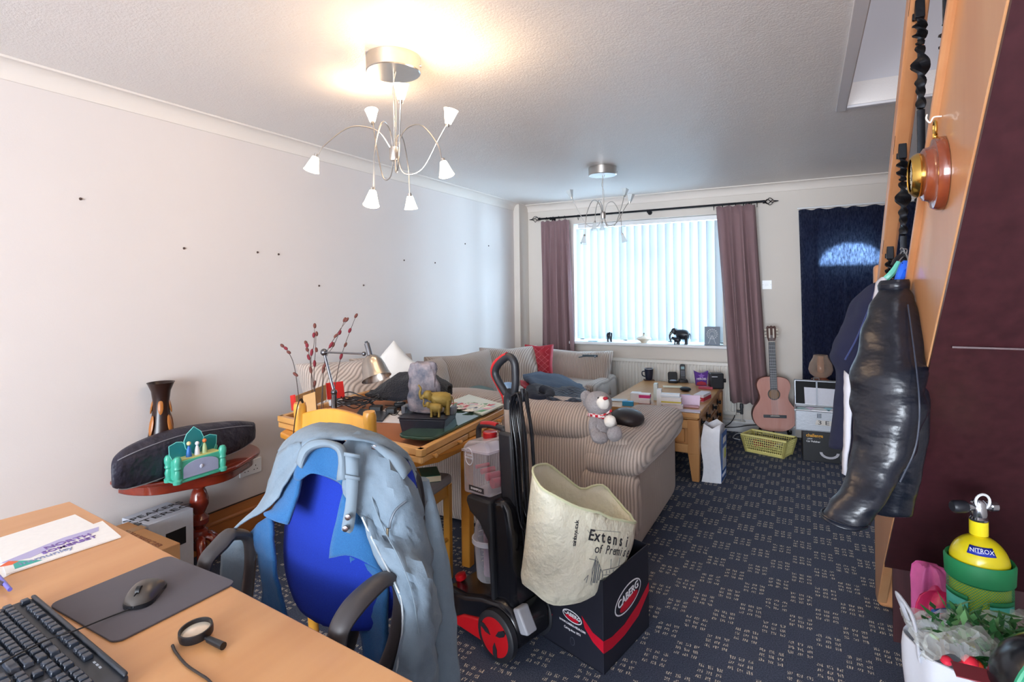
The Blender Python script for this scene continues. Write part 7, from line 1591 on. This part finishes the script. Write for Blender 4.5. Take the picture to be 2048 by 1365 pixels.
for a0, a1 in ((da - 1.25, da - .33), (da + .28, da + 1.2)):
    for z0_, z1_, m_, rr in ((TZ0 - .135, TZ0 - .085, TQ, .0735), (TZ0 - .085, TZ0 - .073, GRN, .0745), (TZ0 - .147, TZ0 - .135, GRN, .0745)):
        P = [[Vector((TX + rr * math.cos(a0 + (a1-a0)*k/12), TY + rr * math.sin(a0 + (a1-a0)*k/12), z)) for k in range(13)] for z in (z0_, z1_)]; O('woven_band', MB().grid(P), m_, tk, solid=.002)
P = [[Vector((TX + r * math.cos(da + .1 - .55 + 1.1*k/12), TY + r * math.sin(da + .1 - .55 + 1.1*k/12), z)) for k in range(13)] for r, z in ((R0 * .87 + .001, TZ0 + .037), (R0*.66 + .001, TZ0 + .0555))]
O('blue_label', MB().grid(P), plain('#1f2fa0', .3), tk, solid=.0012)
mid = (P[0][6] + P[1][6]) / 2; ul = (P[1][6] - P[0][6]).normalized(); xl = (P[0][12] - P[0][0]).normalized(); m_ = frame(mid, xl, ul); nn = m_.to_3x3().col[2]; m_.translation = mid + nn * .004
text_on('lettering', 'NITROX', m_, .016, plain('#e9ecf6', .3), tk, width=.05)
SCH = metal('valve_chrome', '#c3c6cc', .18)
z = TZ0 + .112; O('valve_stem', MB().lathe([(0, 0), (.020, 0), (.022, .006), (.018, .012), (.020, .02), (.018, .05), (.012, .058), (0, .058)], (TX, TY, z), 24), SCH, tk)
vx = rt * 1.0; o_ = Vector((TX, TY, z + .038)); O('valve_body', MB().cyl(o_ - vx*.035, o_ + vx*.035, .011), SCH, tk); O('valve_knob', MB().lathe([(0, 0), (.015, .002), (.017, .01), (.017, .034), (.012, .040), (0, .040)], n=14, M=along(o_ - vx*.032, o_ - vx*.08)), plain('#191b22', .45), tk); O('outlet_cap', MB().cyl(o_ + vx*.030, o_ + vx*.046, .014), SCH, tk)
O('lifting_ring', MB().tube([o_ + vx*(.019*math.cos(q*PI/10)) - fw*.014 + Vector((0, 0, .018 + .019*math.sin(q*PI/10))) for q in range(21)], .0035, 7, False), plain('#d9d9dc', .3), tk)
# white carrier bag with wrapped flowers
FILM = glassy('crinkled_cellophane', '#f3f7f5', .08, .05); PLW = translucent('thin_white_carrier', '#dfe0e8', .3, '#dfe3ea')
wbg = thing('carrier_bag', 'thin white plastic carrier bag standing open on the carpet under the stairs', 'bag', (.35, 1.6, 0))
def ringp(z, cx, cy, rx, ry, sd, amp=.02, n=36): return [Vector((cx + rx * math.cos(a) * (1 + amp / max(rx, .01) * noise.noise(Vector((math.cos(a)*2, math.sin(a)*2, z*6 + sd)))), cy + ry * math.sin(a) * (1 + amp / max(ry, .01) * noise.noise(Vector((math.cos(a)*2, math.sin(a)*2, z*5 + sd + 7)))), z + .02 * noise.noise(Vector((a, z*3, sd))))) for a in [2*PI*k/n for k in range(n)]]
R = [ringp(z, .355, 1.595, rx, ry, 3, .03) for z, rx, ry in ((.012, .10, .09), (.04, .125, .105), (.2, .14, .115), (.38, .15, .12), (.54, .155, .125), (.60, .150, .12))]
mb = MB().grid(R, True); mb.f.append(list(range(35, -1, -1))); mb.mi.append(0); O('bag_body', mb, PLW, wbg, solid=.002, sub=1)
O('bag_handle', MB().tube([R[-1][20] + Vector((0, 0, -.03)), R[-1][20] + Vector((-.01, -.0, .06)), R[-1][17] + Vector((-.005, .0, .075)), R[-1][15] + Vector((0, 0, -.02))], [.012, .014, .014, .012], 8, flatten=.3), PLW, wbg)
fl = thing('flower_bouquet', 'cellophane wrapped bouquet with green leaves and small red flowers in the carrier bag', 'bouquet', (.36, 1.58, .55))
LEAF = plain('#2b6a36', .5); LEAF2 = plain('#5d9058', .5); random.seed(5)
mb1, mb2 = MB(), MB()
for k in range(320):
    a, r = random.uniform(0, 2*PI), random.uniform(.0, .12); c = Vector((.36 + r * math.cos(a), 1.59 + r * math.sin(a) * .9, .60 + random.uniform(0, .06))); d_ = Vector((random.uniform(-1, 1), random.uniform(-1, 1), random.uniform(-.2, .8))).normalized(); s_ = Vector((-d_.y, d_.x, 0)).normalized() * .007; L = random.uniform(.025, .055)
    (mb1 if k % 3 else mb2).add([c, c + d_*L*.5 + s_, c + d_*L, c + d_*L*.5 - s_], [(0, 1, 2, 3)])
O('leaves', mb1, LEAF, fl, smooth=False); O('leaves', mb2, LEAF2, fl, smooth=False)
for k, (px, py, col, r) in enumerate(((1893, 1322, '#c41f38', .012), (1940, 1325, '#d6263a', .016), (1952, 1332, '#e04a2a', .014), (1930, 1335, '#c8203e', .013), (1870, 1270, '#8fb08a', .012), (1985, 1290, '#6fa06a', .014))):
    O('blossom', MB().ball(D(px, py, 1.18 if k < 4 else 1.28), (r, r, r * .8), 10), plain(col, .5), fl)
rows_ = [[(1800,1222,1.48), (1850,1226,1.46), (1905,1230,1.44), (1960,1240,1.42), (2020,1235,1.42), (2060,1225,1.42)], [(1812,1250,1.36), (1855,1245,1.34), (1905,1250,1.32), (1965,1248,1.32), (2020,1250,1.32), (2060,1245,1.32)],
         [(1835,1290,1.24), (1870,1275,1.20), (1915,1280,1.18), (1965,1272,1.20), (2015,1280,1.22), (2060,1275,1.24)], [(1850,1325,1.16), (1880,1318,1.12), (1920,1320,1.10), (1965,1318,1.12), (2010,1322,1.14), (2050,1320,1.16)]]
O('cellophane', sheet([[D(*p) for p in r] for r in rows_], 5, .022, 22, 3), FILM, fl, smooth=False)
c = D(1965, 1352, 1.08); O('greeting_tag', MB().box(tuple(c), (.09, .05, .002), Matrix.Identity(4)), plain('#7a2a34', .5), fl, smooth=False)
# pink gift packet and blue packet behind the carrier
PINK = flat('glossy_pink_foil', '#d8306a', .25, .15, 40, .5); MAG = flat('soft_pink_tissue', '#d868a8', .6, .12, 40, .5)
g1 = D(1838, 1200, 1.70)
R = [ringp(z, g1.x + .055, g1.y, rx, ry, 11, .06) for z, rx, ry in ((.004, .06, .05), (.25, .07, .06), (.42, .075, .06), (.47, .07, .055), (.505, .03, .02))]
O('gift_packet', MB().loft(R), PINK, label='glossy crimson pink gift packet standing between stair post and diving cylinder', cat='packet', sub=1, loc=(g1.x, g1.y, 0))
g2 = D(1822, 1190, 1.84); R = [ringp(z, g2.x + .055, g2.y + .04, rx, ry, 17, .07) for z, rx, ry in ((.004, .05, .04), (.3, .06, .05), (.46, .055, .04), (.50, .03, .02))]
O('gift_packet', MB().loft(R), MAG, label='paler pink tissue packet peeking up behind the glossy crimson one', cat='packet', sub=1, loc=(g2.x, g2.y, 0))
g3 = D(1882, 1226, 1.60); O('blue_packet', MB().box((g3.x + .01, g3.y, .245), (.07, .03, .49), None, .6), plain('#2f62b4', .3), label='narrow blue packet edge beside the green mesh sleeve', cat='packet', bevel=.006, loc=(g3.x, g3.y, 0))
# dark glossy helmet in the near corner
hc = D(2125, 1400, 1.02); hl = thing('helmet', 'glossy black motorcycle helmet partly in view beside the wrapped flowers', 'helmet', (hc.x, hc.y, 0))
O('helmet_shell', MB().ball(hc, (.105, .115, .105), 32), GLB, hl); O('visor_trim', MB().tube([hc + rt*(-.108*math.cos(a)) + Vector((0,0,.108*math.sin(a))) - fw*.02 for a in [.1 + k*.12 for k in range(13)]], .006, 8, False), plain('#2f8f6a', .3), hl)
st_ = thing('storage_tub', 'dark plastic tub carrying the black helmet', 'tub', (hc.x, hc.y, 0)); O('tub_body', MB().box((hc.x, hc.y, (hc.z - .115)/2), (.22, .22, hc.z - .117), None, .3), plain('#24262e', .5), st_, bevel=.01); O('tub_lip', MB().box((hc.x, hc.y, hc.z - .13), (.235, .235, .015), None, .3), plain('#24262e', .5), st_, bevel=.004)
